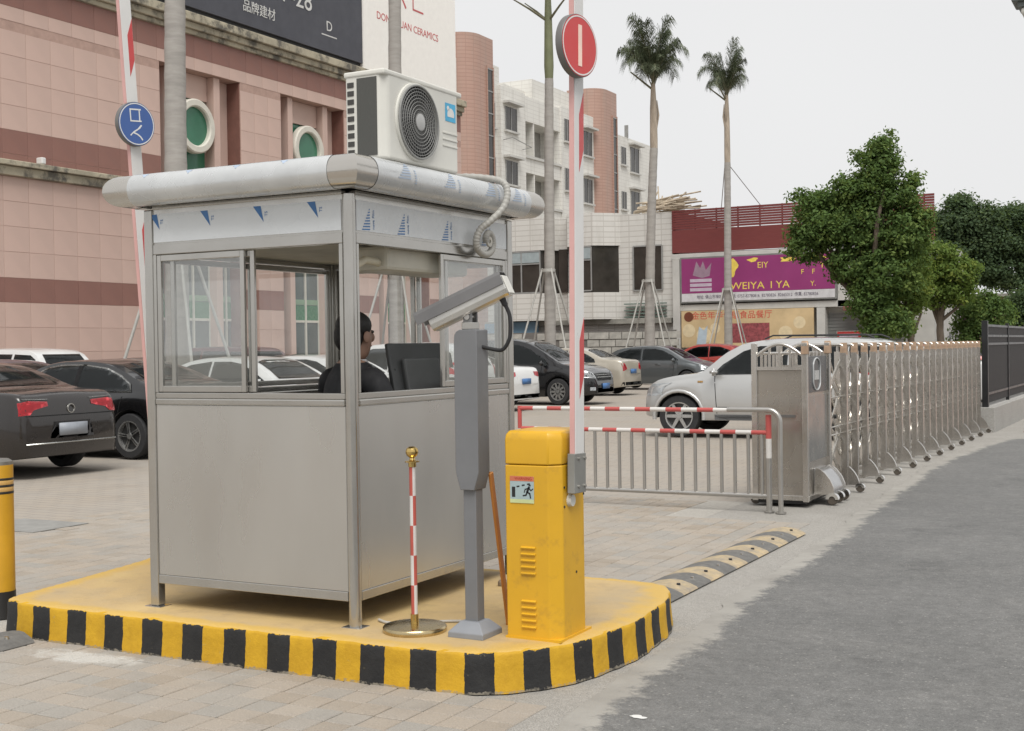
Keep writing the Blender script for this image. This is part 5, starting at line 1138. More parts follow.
lettering('phone_text', '地址: 佛山市禅城区   电话: 0757-82780816  82780826  82665312  传真: 82780836', 0.215, mat('print_dark', (0.06, 0.04, 0.08), 0.6), sg, (0, -0.078, -0.88), F_MINUS_Y, 0.002, 0.84)
YEL = mat('print_yellow', srgb(226, 200, 90), 0.5)
lettering('sign_text', 'WEIYA', 0.5, YEL, sg, (-0.45, -0.078, -0.38), F_MINUS_Y, 0.002, 1.15); lettering('sign_text', 'I YA', 0.5, YEL, sg, (1.2, -0.078, -0.38), F_MINUS_Y, 0.002, 1.1)
lettering('sign_text', 'EIY', 0.42, YEL, sg, (0.35, -0.078, 0.62), F_MINUS_Y, 0.002); lettering('sign_text', 'F    F', 0.34, YEL, sg, (2.6, -0.078, 0.2), F_MINUS_Y, 0.002); lettering('sign_text', 'Y', 0.42, YEL, sg, (3.3, -0.078, 0.5), F_MINUS_Y, 0.002); lettering('sign_text', 'Y.', 0.34, YEL, sg, (2.85, -0.078, -0.38), F_MINUS_Y, 0.002)
for cx, cz, wx, wz in ((-1.2, 0.55, 0.5, 0.75), (1.55, 0.85, 0.7, 0.28), (3.0, 0.9, 0.85, 0.25), (-0.15, 0.9, 0.5, 0.2)):
    MB().prism([(cx + wx / 2 * (1 + 0.35 * math.sin(3 * a + cx * 5)) * math.cos(a), cz + wz / 2 * (1 + 0.3 * math.sin(2 * a + cx)) * math.sin(a)) for a in [2 * PI * k / 18 for k in range(18)]], 'xz', -0.079, -0.0755).build('torn_print', YEL, sg)
PALEP = mat('print_pale', (0.5, 0.42, 0.5), 0.5)
for z in (-0.02, -0.25, -0.48): MB().box(-3.45, -2.3, -0.079, -0.0755, z - 0.08, z + 0.08).build('pale_print', PALEP, sg)
MB().prism([(-3.3, 0.25), (-3.1, 0.95), (-2.9, 0.6), (-2.75, 0.95), (-2.6, 0.5), (-2.3, 0.85), (-2.4, 0.2), (-2.8, 0.1)], 'xz', -0.079, -0.0755).build('pale_print', mat('print_dusty', (0.3, 0.2, 0.26), 0.6), sg)
bn = thing('shop_banner', (-19.65, YF - 0.25, 2.4), 'gold banner with red characters and product pictures under the purple sign', 'banner')
MB().box(-3.4, 3.4, -0.05, 0.04, -0.95, 0.9).build('banner_sheet', mat('banner_gold', srgb(196, 172, 132), 0.55, 0, 0.18, 0.7), bn)
lettering('banner_text', '金色年华健康食品餐厅', 0.42, mat('banner_red', srgb(196, 70, 60), 0.5), bn, (-0.75, -0.053, 0.62), F_MINUS_Y, 0.002)
MB().box(-1.0, 1.2, -0.056, -0.051, -0.75, 0.22).build('picture_block', mat('picture_red', srgb(140, 70, 74), 0.6, 0, 0.5, 9), bn)
MB().prism(arc(-3.0, 0.6, 0.25, 0, 360, 24)[:-1], 'xz', -0.056, -0.051).build('round_mark', mat('mark_brown', srgb(110, 60, 40), 0.5), bn)
for cx, cz, r_ in ((-3.0, -0.1, 0.34), (-2.2, -0.35, 0.4), (-1.6, 0.0, 0.26), (2.0, -0.3, 0.35), (2.7, 0.2, 0.3)): MB().prism(arc(cx, cz, r_, 0, 360, 20)[:-1], 'xz', -0.0545, -0.0508).build('pale_disc', mat('disc_cream', srgb(214, 196, 160), 0.55), bn)
MB().prism([(-2.6, -0.8), (-2.45, 0.1), (-2.2, -0.1), (-2.0, 0.15), (-2.1, -0.8)], 'xz', -0.058, -0.0555).build('figure_print', mat('figure_blue', srgb(176, 190, 200), 0.5), bn)
rs = thing('red_notice', (-14.55, YF - 0.3, 1.55), 'small red notice board below the shutter right of the gold banner', 'sign')
MB().box(-0.55, 0.55, -0.05, 0.0, 0, 0.55).build('board', mat('notice_red', srgb(176, 50, 46), 0.5), rs); MB().box(-0.6, 0.6, 0.001, 0.05, -1.55, 0.6).build('stand', STEEL, rs)
MB().box(-0.45, 0.45, -0.056, -0.051, 0.3, 0.45).build('notice_strip', PALEP, rs)

# ================================================================== APARTMENT BLOCK WITH ROUND SALMON TOWERS
XA = -40.0
ap = thing('apartment_block', (XA, 80, 0), 'cream tiled apartment block with two rounded salmon stair towers', 'building')
def ab(m, name, material, smooth=None, par=ap): m.v = [(x - XA, y - 80, z) for x, y, z in m.v]; return m.build(name, material, par, smooth)
ab(MB().box(XA - 10, XA - 0.2, 66, 73.0, 0, 19.6), 'wall', WTILE2)
ab(MB().box(XA - 10, XA - 0.1, 72.0, 74.0, 0, 20.0), 'wall', WTILE2)
ab(MB().box(XA - 10, XA + 0.15, 73.7, 77.2, 0, 18.75), 'wall', WTILE2)
ab(MB().box(XA - 10, XA - 1.6, 77.2, 88.5, 0, 19.7), 'wall', WTILE2)
ab(MB().box(XA - 1.6, XA + 0.0, 77.2, 82.9, 17.0, 18.7).box(XA - 1.6, XA + 0.0, 77.2, 82.9, 13.5, 14.65).box(XA - 1.6, XA, 77.2, 82.9, 0, 11.4), 'balcony_front', WTILE2)
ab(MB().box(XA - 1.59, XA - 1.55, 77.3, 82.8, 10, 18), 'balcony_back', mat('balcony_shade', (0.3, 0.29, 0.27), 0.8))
for y in (77.3, 78.7, 82.75): ab(MB().box(XA - 1.54, XA - 0.03, y, y + 0.16, 11.4, 17.0), 'balcony_pier', WTILE2)
for z in (14.65, 11.4): ab(MB().box(XA - 0.1, XA + 0.12, 77.2, 82.9, z - 0.16, z + 0.02), 'sill_band', WPIER)
ab(MB().box(XA - 10, XA + 0.1, 82.9, 88.6, 0, 18.9), 'wall', WTILE2)
ab(MB().box(XA - 8, XA - 1.0, 80.5, 92, 18.9, 20.5), 'penthouse', WTILE2)
ab(MB().box(XA - 10, XA + 0.0, 92.5, 100.2, 0, 18.3), 'wall', WTILE2)
for y0, y1, zt in ((68.6, 71.95, 21.2), (88.3, 91.75, 21.1)):
    r_ = 1.3; xf = XA + 0.75
    pl = [(XA - 2, y0)] + [(xf - r_ + r_ * math.sin(R(a)), y0 + r_ - r_ * math.cos(R(a))) for a in range(0, 91, 10)] + [(xf - 0.25, y1 - 0.0), (XA - 2, y1)]
    pl[-2] = (xf - 0.02, y1 - 0.25); pl.insert(-1, (xf - 0.25, y1))
    ab(MB().prism(pl, 'xy', 0, zt), 'stair_tower', PTILE, 35)
    ab(MB().box(xf - 0.3, xf + 0.015, y1 - 1.15, y1 - 0.4, 9, zt - 1.9), 'tower_window', WINDK)
    for k in range(8): ab(MB().box(xf - 0.1, xf + 0.05, y1 - 1.15, y1 - 0.4, zt - 2.0 - k * 1.4, zt - 1.92 - k * 1.4), 'tower_transom', WINFR)
    for q in (y1 - 1.21, y1 - 0.40): ab(MB().box(xf - 0.1, xf + 0.09, q, q + 0.06, 9, zt - 1.8), 'tower_mullion', PTILE)
def apw(y0, y1, z0, z1, x, hood=True):
    ab(MB().box(x - 0.05, x + 0.02, y0, y1, z0, z1), 'window', WINDK)
    for q in (y0, (y0 + y1) / 2, y1): ab(MB().box(x + 0.021, x + 0.05, q - 0.04, q + 0.04, z0, z1), 'window_bar', WINFR)
    if hood: ab(MB().box(x + 0.003, x + 0.5, y0 - 0.3, y1 + 0.3, z1 + 0.15, z1 + 0.3), 'window_hood', WPIER)
    ab(MB().box(x + 0.003, x + 0.2, y0 - 0.15, y1 + 0.15, z0 - 0.15, z0 - 0.02), 'window_sill', WPIER)
for zf in (15.95, 12.4): 
    apw(74.3, 75.9, zf, zf + 1.55, XA + 0.15); apw(72.55, 73.3, zf, zf + 1.6, XA - 0.1, False)
    apw(83.4, 84.2, zf + 0.5, zf + 2.1, XA + 0.1, False); apw(86.6, 88.1, zf - 0.1, zf + 1.7, XA + 0.1)
    apw(94.0, 94.9, zf + 0.1, zf + 1.5, XA, False); apw(95.9, 97.6, zf - 0.3, zf + 1.7, XA)
apw(86.6, 88.1, 9.0, 10.7, XA + 0.1)
# drying rack on the facade
ab(MB().tube([(XA + 0.2, 73.9, 15.2), (XA + 0.9, 73.9, 15.3), (XA + 0.9, 76.6, 15.0), (XA + 0.2, 76.6, 14.9)], 0.03, 6), 'drying_rack', WINFR)
ab(MB().box(XA - 0.2, XA + 0.1, 95.2, 95.3, 18.3, 19.3), 'roof_pipe', WINFR)
# pale pink house beyond the trees and a purple hoarding
ph = thing('pale_house', (-13, 82, 0), 'pale pink wall glimpsed behind the trees at the right', 'building')
MB().box(-5, 8, 0, 6, 0, 4.2).build('wall', mat('pale_pink_wall', srgb(150, 118, 106), 0.7), ph); MB().box(-5.2, 8.2, -0.3, 6.2, 4.2, 4.4).build('roof_edge', MATS['weathered_ledge'], ph)
MB().box(-1.0, 0.6, -0.1, -0.02, 0.2, 2.2).build('door_opening', WINDK, ph)
pb2 = thing('purple_hoarding', (-11.0, 70, 0), 'purple hoarding panel standing behind the trees right of the gate', 'hoarding')
MB().box(-0.9, 0.9, 0, 0.1, 0.3, 4.0).build('panel', mat('hoarding_purple', srgb(140, 70, 130), 0.5), pb2); MB().box(-0.95, -0.85, -0.1, -0.01, 0, 4.1).build('post', STEEL, pb2); MB().box(0.85, 0.95, -0.1, -0.01, 0, 4.1).build('post', STEEL, pb2)
# grey lamp head jutting in at the top right corner
lp = thing('street_lamp', (1.6, 10.0, 0), 'grey boxy lamp head reaching in at the top right corner', 'street lamp')
MB().cyl((0, 0, 0), (0, 0, 4.6), 0.07, 0.05, 16).build('pole', GREY_PAINT, lp, 40); MB().cyl((0.0, 0, 4.45), (-2.1, 0, 4.45), 0.035, n=12).build('arm', GREY_PAINT, lp, 40)
MB().box(-2.74, -2.1, -0.14, 0.14, 3.99, 4.5).build('head', mat('lamp_grey', (0.12, 0.135, 0.13), 0.5), lp, bevel=0.01); MB().box(-2.70, -2.2, -0.11, 0.11, 3.955, 3.989).build('diffuser_frame', MATS['lamp_grey'], lp); 
MB().box(-2.68, -2.22, -0.1, 0.1, 3.90, 3.954).build('diffuser', WHITE_PLASTIC, lp, bevel=0.02)
# ================================================================== CARS
def pchip(pts):
    xs = np.array([p[0] for p in pts], float); ys = np.array([p[1] for p in pts], float); h = np.diff(xs); dl = np.diff(ys) / h; m = np.zeros(len(xs))
    for i in range(1, len(xs) - 1):
        if dl[i - 1] * dl[i] > 0: w1, w2 = 2 * h[i] + h[i - 1], h[i] + 2 * h[i - 1]; m[i] = (w1 + w2) / (w1 / dl[i - 1] + w2 / dl[i])
    m[0] = dl[0]; m[-1] = dl[-1]
    def f(x):
        i = int(min(max(np.searchsorted(xs, x) - 1, 0), len(h) - 1)); t = (min(max(x, xs[0]), xs[-1]) - xs[i]) / h[i]
        return float(ys[i] * (2 * t ** 3 - 3 * t * t + 1) + h[i] * m[i] * (t ** 3 - 2 * t * t + t) + ys[i + 1] * (-2 * t ** 3 + 3 * t * t) + h[i] * m[i + 1] * (t ** 3 - t * t))
    return f
CAR_GLASS = mat('car_glass', (0.022, 0.026, 0.027), 0.05, 0, 0.2, 1.0, rvar=0.02)
TAIL = mat('tail_lamp_red', srgb(190, 40, 50), 0.15, 0, 0.15, 12, coat=0.6); HEADL = mat('head_lamp', (0.6, 0.62, 0.63), 0.12, 0.35, 0.2, 20, coat=0.8)
GRILLE = mat('grille_black', (0.015, 0.015, 0.016), 0.35); PLATE_B = mat('plate_blue', srgb(70, 110, 160), 0.45); PLATE_G = mat('plate_pale', (0.26, 0.28, 0.31), 0.45)
SEAM = mat('door_seam', (0.01, 0.01, 0.01), 0.8); TRIM = mat('car_trim_chrome', (0.5, 0.5, 0.48), 0.25, 0.9); UNDER = mat('underbody', (0.012, 0.012, 0.012), 0.9)
RIM = mat('alloy_rim', (0.45, 0.45, 0.44), 0.3, 0.8, 0.1, 10); RIM_D = mat('alloy_dark', (0.03, 0.03, 0.03), 0.5)
def paint(name, c, metal=0.35, rough=0.32): return mat('paint_' + name, c, rough, metal, 0.04, 2.0, coat=0.85, rvar=0.03)
wheel_cache = {}
def wheel_meshes(r_, spokes, cover):
    k = (r_, spokes, cover)
    if k in wheel_cache: return wheel_cache[k]
    wd = 0.2; My = Matrix.Rotation(-PI / 2, 3, 'X')      # axis along +y (outer face)
    rr = r_ * 0.67
    ty = MB().lathe([(rr, -wd / 2), (r_ * 0.93, -wd / 2), (r_, -wd * 0.36), (r_, wd * 0.36), (r_ * 0.95, wd / 2), (rr * 1.03, wd / 2 + 0.004), (rr, wd / 2 - 0.012)], 32, M=My, closed=True).mesh('wheel', RUBBER, 40)
    rm = MB(); rm.lathe([(rr * 0.9, wd / 2 - 0.06), (rr, wd / 2 - 0.06), (rr + 0.004, wd / 2 + 0.003), (rr * 0.93, wd / 2 + 0.001)], 32, M=My, closed=True)
    for s in range(spokes):
        a = 2 * PI * s / spokes
        for off in ((-0.5, 0.5) if cover else (0,)):
            c_, s_ = math.cos(a + 0.10 * off), math.sin(a + 0.10 * off); w0, w1 = rr * (0.13 if not cover else 0.06), rr * (0.10 if not cover else 0.07); r0, r1 = rr * 0.12, rr * 0.96
            tx, tz = -s_, c_; yo = wd / 2 - 0.008
            sweep = 0.10 * rr * (1 if cover else 0)
            vs = []
            for (q, ww) in ((r0, w0), (r1, w1)):
                for sg_ in (-1, 1):
                    for yy_ in (yo - 0.02, yo): vs.append((q * c_ + tx * (ww * sg_ + (sweep if q == r1 else 0)), yy_, q * s_ + tz * (ww * sg_ + (sweep if q == r1 else 0))))
            rm.add(vs, [(0, 1, 3, 2), (4, 5, 7, 6), (0, 1, 5, 4), (2, 3, 7, 6), (1, 3, 7, 5), (0, 2, 6, 4)])
    rm.lathe([(0.001, wd / 2), (rr * 0.2, wd / 2), (rr * 0.22, wd / 2 - 0.03), (0.001, wd / 2 - 0.03)], 20, M=My)
    dk = MB().lathe([(0.001, wd / 2 - 0.055), (rr, wd / 2 - 0.055), (rr, wd / 2 - 0.07), (0.001, wd / 2 - 0.07)], 28, M=My, closed=True).mesh('brake_disc', RIM_D)
    wheel_cache[k] = (ty, rm.mesh('rim', RIM, 35), dk); return wheel_cache[k]
car_cache = {}
def build_car(spec, key):
    """returns a list of (name, mesh, parent_index, location) in car frame: +x forward, y left, ground at z=0"""
    L, W, Hh = spec['L'], spec['W'], spec['H']; top = pchip(spec['top']); belt = pchip(spec['belt']); rw = spec['wr']; ax = spec['axles']; gc = spec.get('gc', 0.2)
    plan = pchip(spec.get('plan', [(0, 0.76), (0.010, 0.86), (0.03, 0.925), (0.10, 0.97), (0.22, 1.0), (0.75, 1.0), (0.88, 0.965), (0.95, 0.89), (0.985, 0.76), (1, 0.60)]))
    roofw = spec.get('roofw', 0.74); arch = rw * spec.get('archk', 1.13)
    ts = set(np.linspace(0, 1, 46).tolist() + [0.006, 0.012, 0.02, 0.03, 0.97, 0.98, 0.988, 0.994])
    for a in ax:
        for q in np.linspace(-1, 1, 17): ts.add(a + q * arch / L * 1.0)
        ts.add(a - arch / L * 1.015); ts.add(a + arch / L * 1.015)
    ts = sorted(t for t in ts if 0 <= t <= 1); ts = [t for i, t in enumerate(ts) if i == 0 or t - ts[i - 1] > 0.0012]
    bm_ = MB(); rows_ = []
    for t in ts:
        x = (t - 0.5) * L; hw_ = W / 2 * plan(t); zt = top(t); zb = min(belt(t), zt - 0.03)
        zs = gc + 0.07 * max(0, (abs(t - 0.5) - 0.38) / 0.12)
        for a in ax:
            dx = (t - a) * L
            if abs(dx) < arch: zs = max(zs, rw + math.sqrt(arch * arch - dx * dx))
        zs = min(zs, zb - 0.05)
        g = min(1, max(0, (zt - zb - 0.03) / (Hh - zb)))
        hr_ = hw_ * (0.93 - (0.93 - roofw) * g)
        sec = [(0, min(zs, gc + 0.1) if zs < gc + 0.12 else zs), (hw_ - 0.1, zs), (hw_ - 0.03, zs), (hw_ - 0.008, zs + 0.06 * (zb - zs)), (hw_, zs + 0.42 * (zb - zs)), (hw_ - 0.006, zs + 0.66 * (zb - zs)), (hw_ - 0.022, zs + 0.88 * (zb - zs)), (hw_ - 0.05, zb)]
        e = zt - zb; wb = hw_ - 0.05
        for q in (0.2, 0.4, 0.6, 0.8): sec.append((wb + (hr_ - wb) * q ** 1.25, zb + (e * 0.9) * q))
        sec += [(hr_ - 0.02, zb + e * 0.955), (hr_ - 0.07, zb + e * 0.985), (hr_ * 0.6, zt - 0.006 * 0), (hr_ * 0.3, zt + 0.012), (0, zt + 0.016)]
        rows_.append([(x, y, z) for y, z in sec])
    n = len(rows_[0]); vs = []; 
    for r_ in rows_: vs += r_ + [(x, -y, z) for x, y, z in r_[1:-1]]
    m2 = n + n - 2
    def idx(i, k, s): return i * m2 + (k if s > 0 or k in (0, n - 1) else n + k - 1)
    fs, fm_ = [], []
    for i in range(len(rows_) - 1):
        for s in (1, -1):
            for k in range(n - 1):
                q = [idx(i, k, s), idx(i + 1, k, s), idx(i + 1, k + 1, s), idx(i, k + 1, s)]
                fs.append(tuple(q if s > 0 else q[::-1])); fm_.append(1 if k < 2 else 0)
    for i in (0, len(rows_) - 1):
        lp_ = [idx(i, k, 1) for k in range(n)] + [idx(i, k, -1) for k in range(n - 2, 0, -1)]; fs.append(tuple(lp_)); fm_.append(0)
    body = MB(); body.v = vs; body.f = fs; body.m = fm_; bmesh_ = body.mesh('body', [spec['paint'], UNDER], 42)
    tree = BVHTree.FromPolygons([Vector(v) for v in vs], fs)
    out = [('body', bmesh_, None, None)]
    def patch(name, outline, axis, sign, material, off=0.006, step=0.09, thick=True):
        """outline in (u,z): axis 'y' -> u = x, cast along -sign*y; axis 'x' -> u = y, cast along -sign*x"""
        b = bmesh.new(); f = b.faces.new([b.verts.new((u, z, 0)) for u, z in outline])
        us = [u for u, z in outline]; zs_ = [z for u, z in outline]
        for lo, hi, nrm in ((min(us), max(us), (1, 0, 0)), (min(zs_), max(zs_), (0, 1, 0))):
            k = int((hi - lo) / step)
            for j in range(1, k + 1):
                c = lo + (hi - lo) * j / (k + 1); bmesh.ops.bisect_plane(b, geom=b.verts[:] + b.edges[:] + b.faces[:], plane_co=Vector(nrm) * c, plane_no=nrm)
        bad = []
        for v in b.verts:
            u, z = v.co.x, v.co.y
            o_ = Vector((u, sign * 3, z)) if axis == 'y' else Vector((sign * 5, u, z)); d_ = Vector((0, -sign, 0)) if axis == 'y' else Vector((-sign, 0, 0))
            hit, nr_, _, _ = tree.ray_cast(o_, d_)
            if hit is None: bad.append(v)
            else:
                nn_ = nr_ if nr_.dot(d_) < 0 else -nr_; v.co = hit + nn_ * off
        if bad: bmesh.ops.delete(b, geom=bad, context='VERTS')
        if not b.faces: b.free(); return None
        me_ = bpy.data.meshes.new(name); bmesh.ops.recalc_face_normals(b, faces=b.faces)
        for f in b.faces: f.smooth = True
        # orient outwards
        acc = sum((f.normal for f in b.faces), Vector()); want = Vector((0, sign, 0)) if axis == 'y' else Vector((sign, 0, 0))
        if acc.dot(want) < 0: bmesh.ops.reverse_faces(b, faces=b.faces)
        r2 = bmesh.ops.extrude_face_region(b, geom=b.faces[:])
        # give the piece thickness by pushing a copy slightly into the body
        for v in [g_ for g_ in r2['geom'] if isinstance(g_, bmesh.types.BMVert)]: v.co += want * 0.0
        b.to_mesh(me_); b.free(); me_.materials.append(material); out.append((name, me_, None, None)); return me_
    X = lambda t: (t - 0.5) * L
    for item in spec['patches']:
        nm, ax_, sgn, ol, mt = item[:5]; off = item[5] if len(item) > 5 else 0.006
        for s in ((1, -1) if sgn == 0 else (sgn,)):
            if ax_ == 'y': patch(nm, [(X(t), z) for t, z in ol], 'y', s, mt, off)
            else: patch(nm, ol, 'x', s, mt, off)
    # mirrored lamps given for y>0 only
    for item in spec.get('pairs', []):
        nm, sgn, ol, mt = item[:4]; off = item[4] if len(item) > 4 else 0.006
        patch(nm, ol, 'x', sgn, mt, off, 0.06); patch(nm, [(-u, z) for u, z in ol[::-1]], 'x', sgn, mt, off, 0.06)
    def boxm(name, x, y, z, sx, sy, sz, mt, bev=0.3):
        m = MB().obox((x, y, z), (sx, sy, sz)); me_ = m.mesh(name, mt); b = bmesh.new(); b.from_mesh(me_); bmesh.ops.bevel(b, geom=b.edges[:], offset=min(sx, sy, sz) * bev, segments=2, affect='EDGES'); b.to_mesh(me_); b.free()
        me_.polygons.foreach_set('use_smooth', [True] * len(me_.polygons)); out.append((name, me_, None, None))
    mt_, mz = spec['mirror']
    for s in (1, -1): boxm('side_mirror', X(mt_), s * (W / 2 + 0.07), mz, 0.12, 0.2, 0.13, spec['paint'], 0.35)
    for t, z in spec.get('handles', []):
        for s in (1, -1):
            h_, _, _, _ = tree.ray_cast(Vector((X(t), s * 3, z)), Vector((0, -s, 0)))
            if h_: boxm('door_handle', X(t), h_.y + s * 0.012, z, 0.2, 0.035, 0.03, spec.get('handle_mat', spec['paint']))
    for (end, z, wdt, hgt, mt) in spec.get('plates', []):
        h_, _, _, _ = tree.ray_cast(Vector((end * 5, 0, z)), Vector((-end, 0, 0)))
        if h_: boxm('number_plate', h_.x + end * 0.02, 0, z, 0.025, wdt, hgt, mt, 0.1)
    for fn in spec.get('extra', []): fn(out, boxm, X, tree)
    ty, rm, dk = wheel_meshes(rw, spec.get('spokes', 5), spec.get('cover', False))
    for a in ax:
        for s in (1, -1): out.append(('wheel', ty, [('rim', rm), ('brake_disc', dk)], (X(a), s * (W / 2 * plan(a) - 0.115), rw, 0 if s > 0 else PI)))
    return out
def place_car(spec, key, label, loc, heading, group=None, cat='car', name='parked_car', zs=1.0):
    if key not in car_cache: car_cache[key] = build_car(spec, key)
    c = thing(name, (loc[0], loc[1], 0), label, cat, heading, group)
    c.scale = (1, 1, zs)
    for nm, me_, kids, l in car_cache[key]:
        o = bpy.data.objects.new(nm, me_); link(o, c)
        if l is not None: o.location = l[:3]; o.rotation_euler = (0, 0, l[3])
        for kn, km in (kids or []): k = bpy.data.objects.new(kn, km); link(k, o)
    return c
def sedan(paintm, **kw):
    s = dict(L=4.93, W=1.86, H=1.46, wr=0.335, axles=(0.205, 0.785), paint=paintm, spokes=10,
        top=[(0, 0.66), (0.008, 0.9), (0.022, 1.03), (0.05, 1.075), (0.13, 1.10), (0.18, 1.15), (0.26, 1.305), (0.335, 1.415), (0.42, 1.46), (0.52, 1.455), (0.60, 1.395), (0.68, 1.22), (0.745, 1.035), (0.80, 0.985), (0.90, 0.90), (0.955, 0.80), (0.985, 0.68), (1, 0.52)],
        belt=[(0, 0.9), (0.1, 0.985), (0.4, 0.965), (0.75, 0.91), (1, 0.72)], mirror=(0.69, 1.0), handles=[(0.36, 0.86), (0.55, 0.84)],
        patches=[('side_window', 'y', 0, [(0.215, 1.0), (0.225, 1.10), (0.27, 1.21), (0.33, 1.32), (0.415, 1.372), (0.43, 1.375), (0.43, 0.99)], CAR_GLASS),
                 ('side_window', 'y', 0, [(0.44, 0.99), (0.44, 1.375), (0.52, 1.375), (0.575, 1.33), (0.64, 1.19), (0.695, 1.03), (0.70, 0.975)], CAR_GLASS),
                 ('windscreen', 'x', 1, [(-0.66, 1.06), (0.66, 1.06), (0.57, 1.36), (0.3, 1.40), (-0.3, 1.40), (-0.57, 1.36)], CAR_GLASS),
                 ('rear_window', 'x', -1, [(0.62, 1.15), (-0.62, 1.15), (-0.54, 1.36), (-0.3, 1.40), (0.3, 1.40), (0.54, 1.36)], CAR_GLASS),
                 ('door_seam', 'y', 0, [(0.4325, 0.3), (0.4325, 0.985), (0.4345, 0.985), (0.4345, 0.3)], SEAM, 0.003), ('door_seam', 'y', 0, [(0.252, 0.62), (0.225, 0.98), (0.2275, 0.98), (0.2545, 0.62)], SEAM, 0.003), ('door_seam', 'y', 0, [(0.675, 0.3), (0.68, 0.96), (0.682, 0.96), (0.677, 0.3)], SEAM, 0.003),
                 ('grille', 'x', 1, [(-0.42, 0.55), (0.42, 0.55), (0.48, 0.70), (-0.48, 0.70)], GRILLE), ('lower_grille', 'x', 1, [(-0.6, 0.3), (0.6, 0.3), (0.55, 0.42), (-0.55, 0.42)], GRILLE),
                 ('bumper_strip', 'x', -1, [(0.78, 0.30), (-0.78, 0.30), (-0.75, 0.40), (0.75, 0.40)], UNDER)],
        pairs=[('tail_light', -1, [(0.50, 0.86), (0.785, 0.80), (0.785, 0.95), (0.48, 0.955)], TAIL), ('headlight', 1, [(0.50, 0.64), (0.84, 0.66), (0.82, 0.80), (0.55, 0.74)], HEADL)],
        plates=[(-1, 0.72, 0.44, 0.14, PLATE_B), (1, 0.46, 0.44, 0.14, PLATE_B)])
    s.update(kw); return s
win_trim = [('window_trim', 'y', 0, [(0.205, 0.985), (0.213, 1.11), (0.26, 1.235), (0.325, 1.345), (0.42, 1.40), (0.52, 1.40), (0.585, 1.355), (0.65, 1.21), (0.712, 1.04), (0.72, 0.965)], TRIM, 0.003)]
A = sedan(paint('dark_bronze', (0.017, 0.0135, 0.012), 0.3, 0.28))
A['L'] = 5.0
A['pairs'] = [('tail_light', -1, [(0.36, 0.90), (0.60, 0.855), (0.66, 0.80), (0.80, 0.79), (0.785, 0.95), (0.66, 0.972), (0.36, 0.955)], TAIL), ('tail_chrome', -1, [(0.34, 0.975), (0.74, 0.985), (0.74, 1.0), (0.34, 0.988)], TRIM, 0.008), ('headlight', 1, [(0.50, 0.64), (0.84, 0.66), (0.82, 0.80), (0.55, 0.74)], HEADL)]
A['plates'] = [(-1, 0.60, 0.46, 0.16, PLATE_G), (1, 0.46, 0.44, 0.14, PLATE_B)]
def a_extra(out, boxm, X, tree):
    h_, nr_, _, _ = tree.ray_cast(Vector((-5, 0, 0.86)), Vector((1, 0, 0)))
    m = MB().lathe([(0.05, -0.012), (0.062, -0.012), (0.062, 0.004), (0.05, 0.004)], 24, (h_.x - 0.004, 0, 0.86), Mx, closed=True); out.append(('emblem', m.mesh('emblem', TRIM, 40), None, None))
    boxm('model_lettering', h_.x - 0.004, 0.56, 0.74, 0.01, 0.22, 0.022, TRIM); boxm('model_lettering', h_.x + 0.006, -0.56, 0.745, 0.01, 0.12, 0.02, TRIM)
    for s in (1, -1): boxm('rear_reflector', h_.x + 0.012, s * 0.5, 0.36, 0.02, 0.3, 0.03, TAIL)
    h3, _, _, _ = tree.ray_cast(Vector((-5, 0, 0.40)), Vector((1, 0, 0))); boxm('bumper_chrome', h3.x - 0.002, 0, 0.43, 0.02, 1.5, 0.018, TRIM)
    boxm('antenna_fin', X(0.36), 0, 1.475, 0.14, 0.03, 0.06, A['paint'])
A['extra'] = [a_extra]
A['patches'] = [p for p in A['patches'] if p[0] != 'bumper_strip'] + [('plate_recess', 'x', -1, [(0.36, 0.49), (-0.36, 0.49), (-0.30, 0.70), (0.30, 0.70)], mat('recess_dark', (0.02, 0.018, 0.017), 0.4), 0.003), ('boot_seam', 'x', -1, [(0.72, 0.775), (-0.72, 0.775), (-0.72, 0.787), (0.72, 0.787)], SEAM, 0.004)]
B = sedan(paint('gloss_black', (0.006, 0.006, 0.0065), 0.0, 0.25), spokes=5, cover=True); 
B['patches'] = [('window_trim', 'y', 0, [(0.199, 0.975), (0.208, 1.10), (0.255, 1.225), (0.322, 1.337), (0.42, 1.393), (0.52, 1.393), (0.582, 1.348), (0.648, 1.205), (0.705, 1.04), (0.712, 0.955)], TRIM, 0.010),
    ('side_window', 'y', 0, [(0.205, 0.995), (0.214, 1.095), (0.26, 1.21), (0.325, 1.318), (0.42, 1.372), (0.52, 1.372), (0.578, 1.33), (0.642, 1.19), (0.697, 1.035), (0.703, 0.975)], CAR_GLASS, 0.016),
    ('window_pillar', 'y', 0, [(0.425, 0.99), (0.425, 1.372), (0.442, 1.372), (0.442, 0.99)], GRILLE, 0.019)] + [p for p in B['patches'] if p[0] != 'side_window']
BLUE = sedan(paint('navy', (0.02, 0.022, 0.07), 0.4)); WHITE = sedan(paint('white', (0.62, 0.62, 0.61), 0.0, 0.3)); DARK = sedan(paint('graphite', (0.03, 0.031, 0.033), 0.4)); BEIGE = sedan(paint('champagne', (0.42, 0.385, 0.32), 0.3), L=4.5, W=1.74)
BEIGE['pairs'] = [('tail_light', -1, [(0.46, 0.79), (0.735, 0.73), (0.735, 0.97), (0.55, 0.97)], TAIL), BEIGE['pairs'][1]]
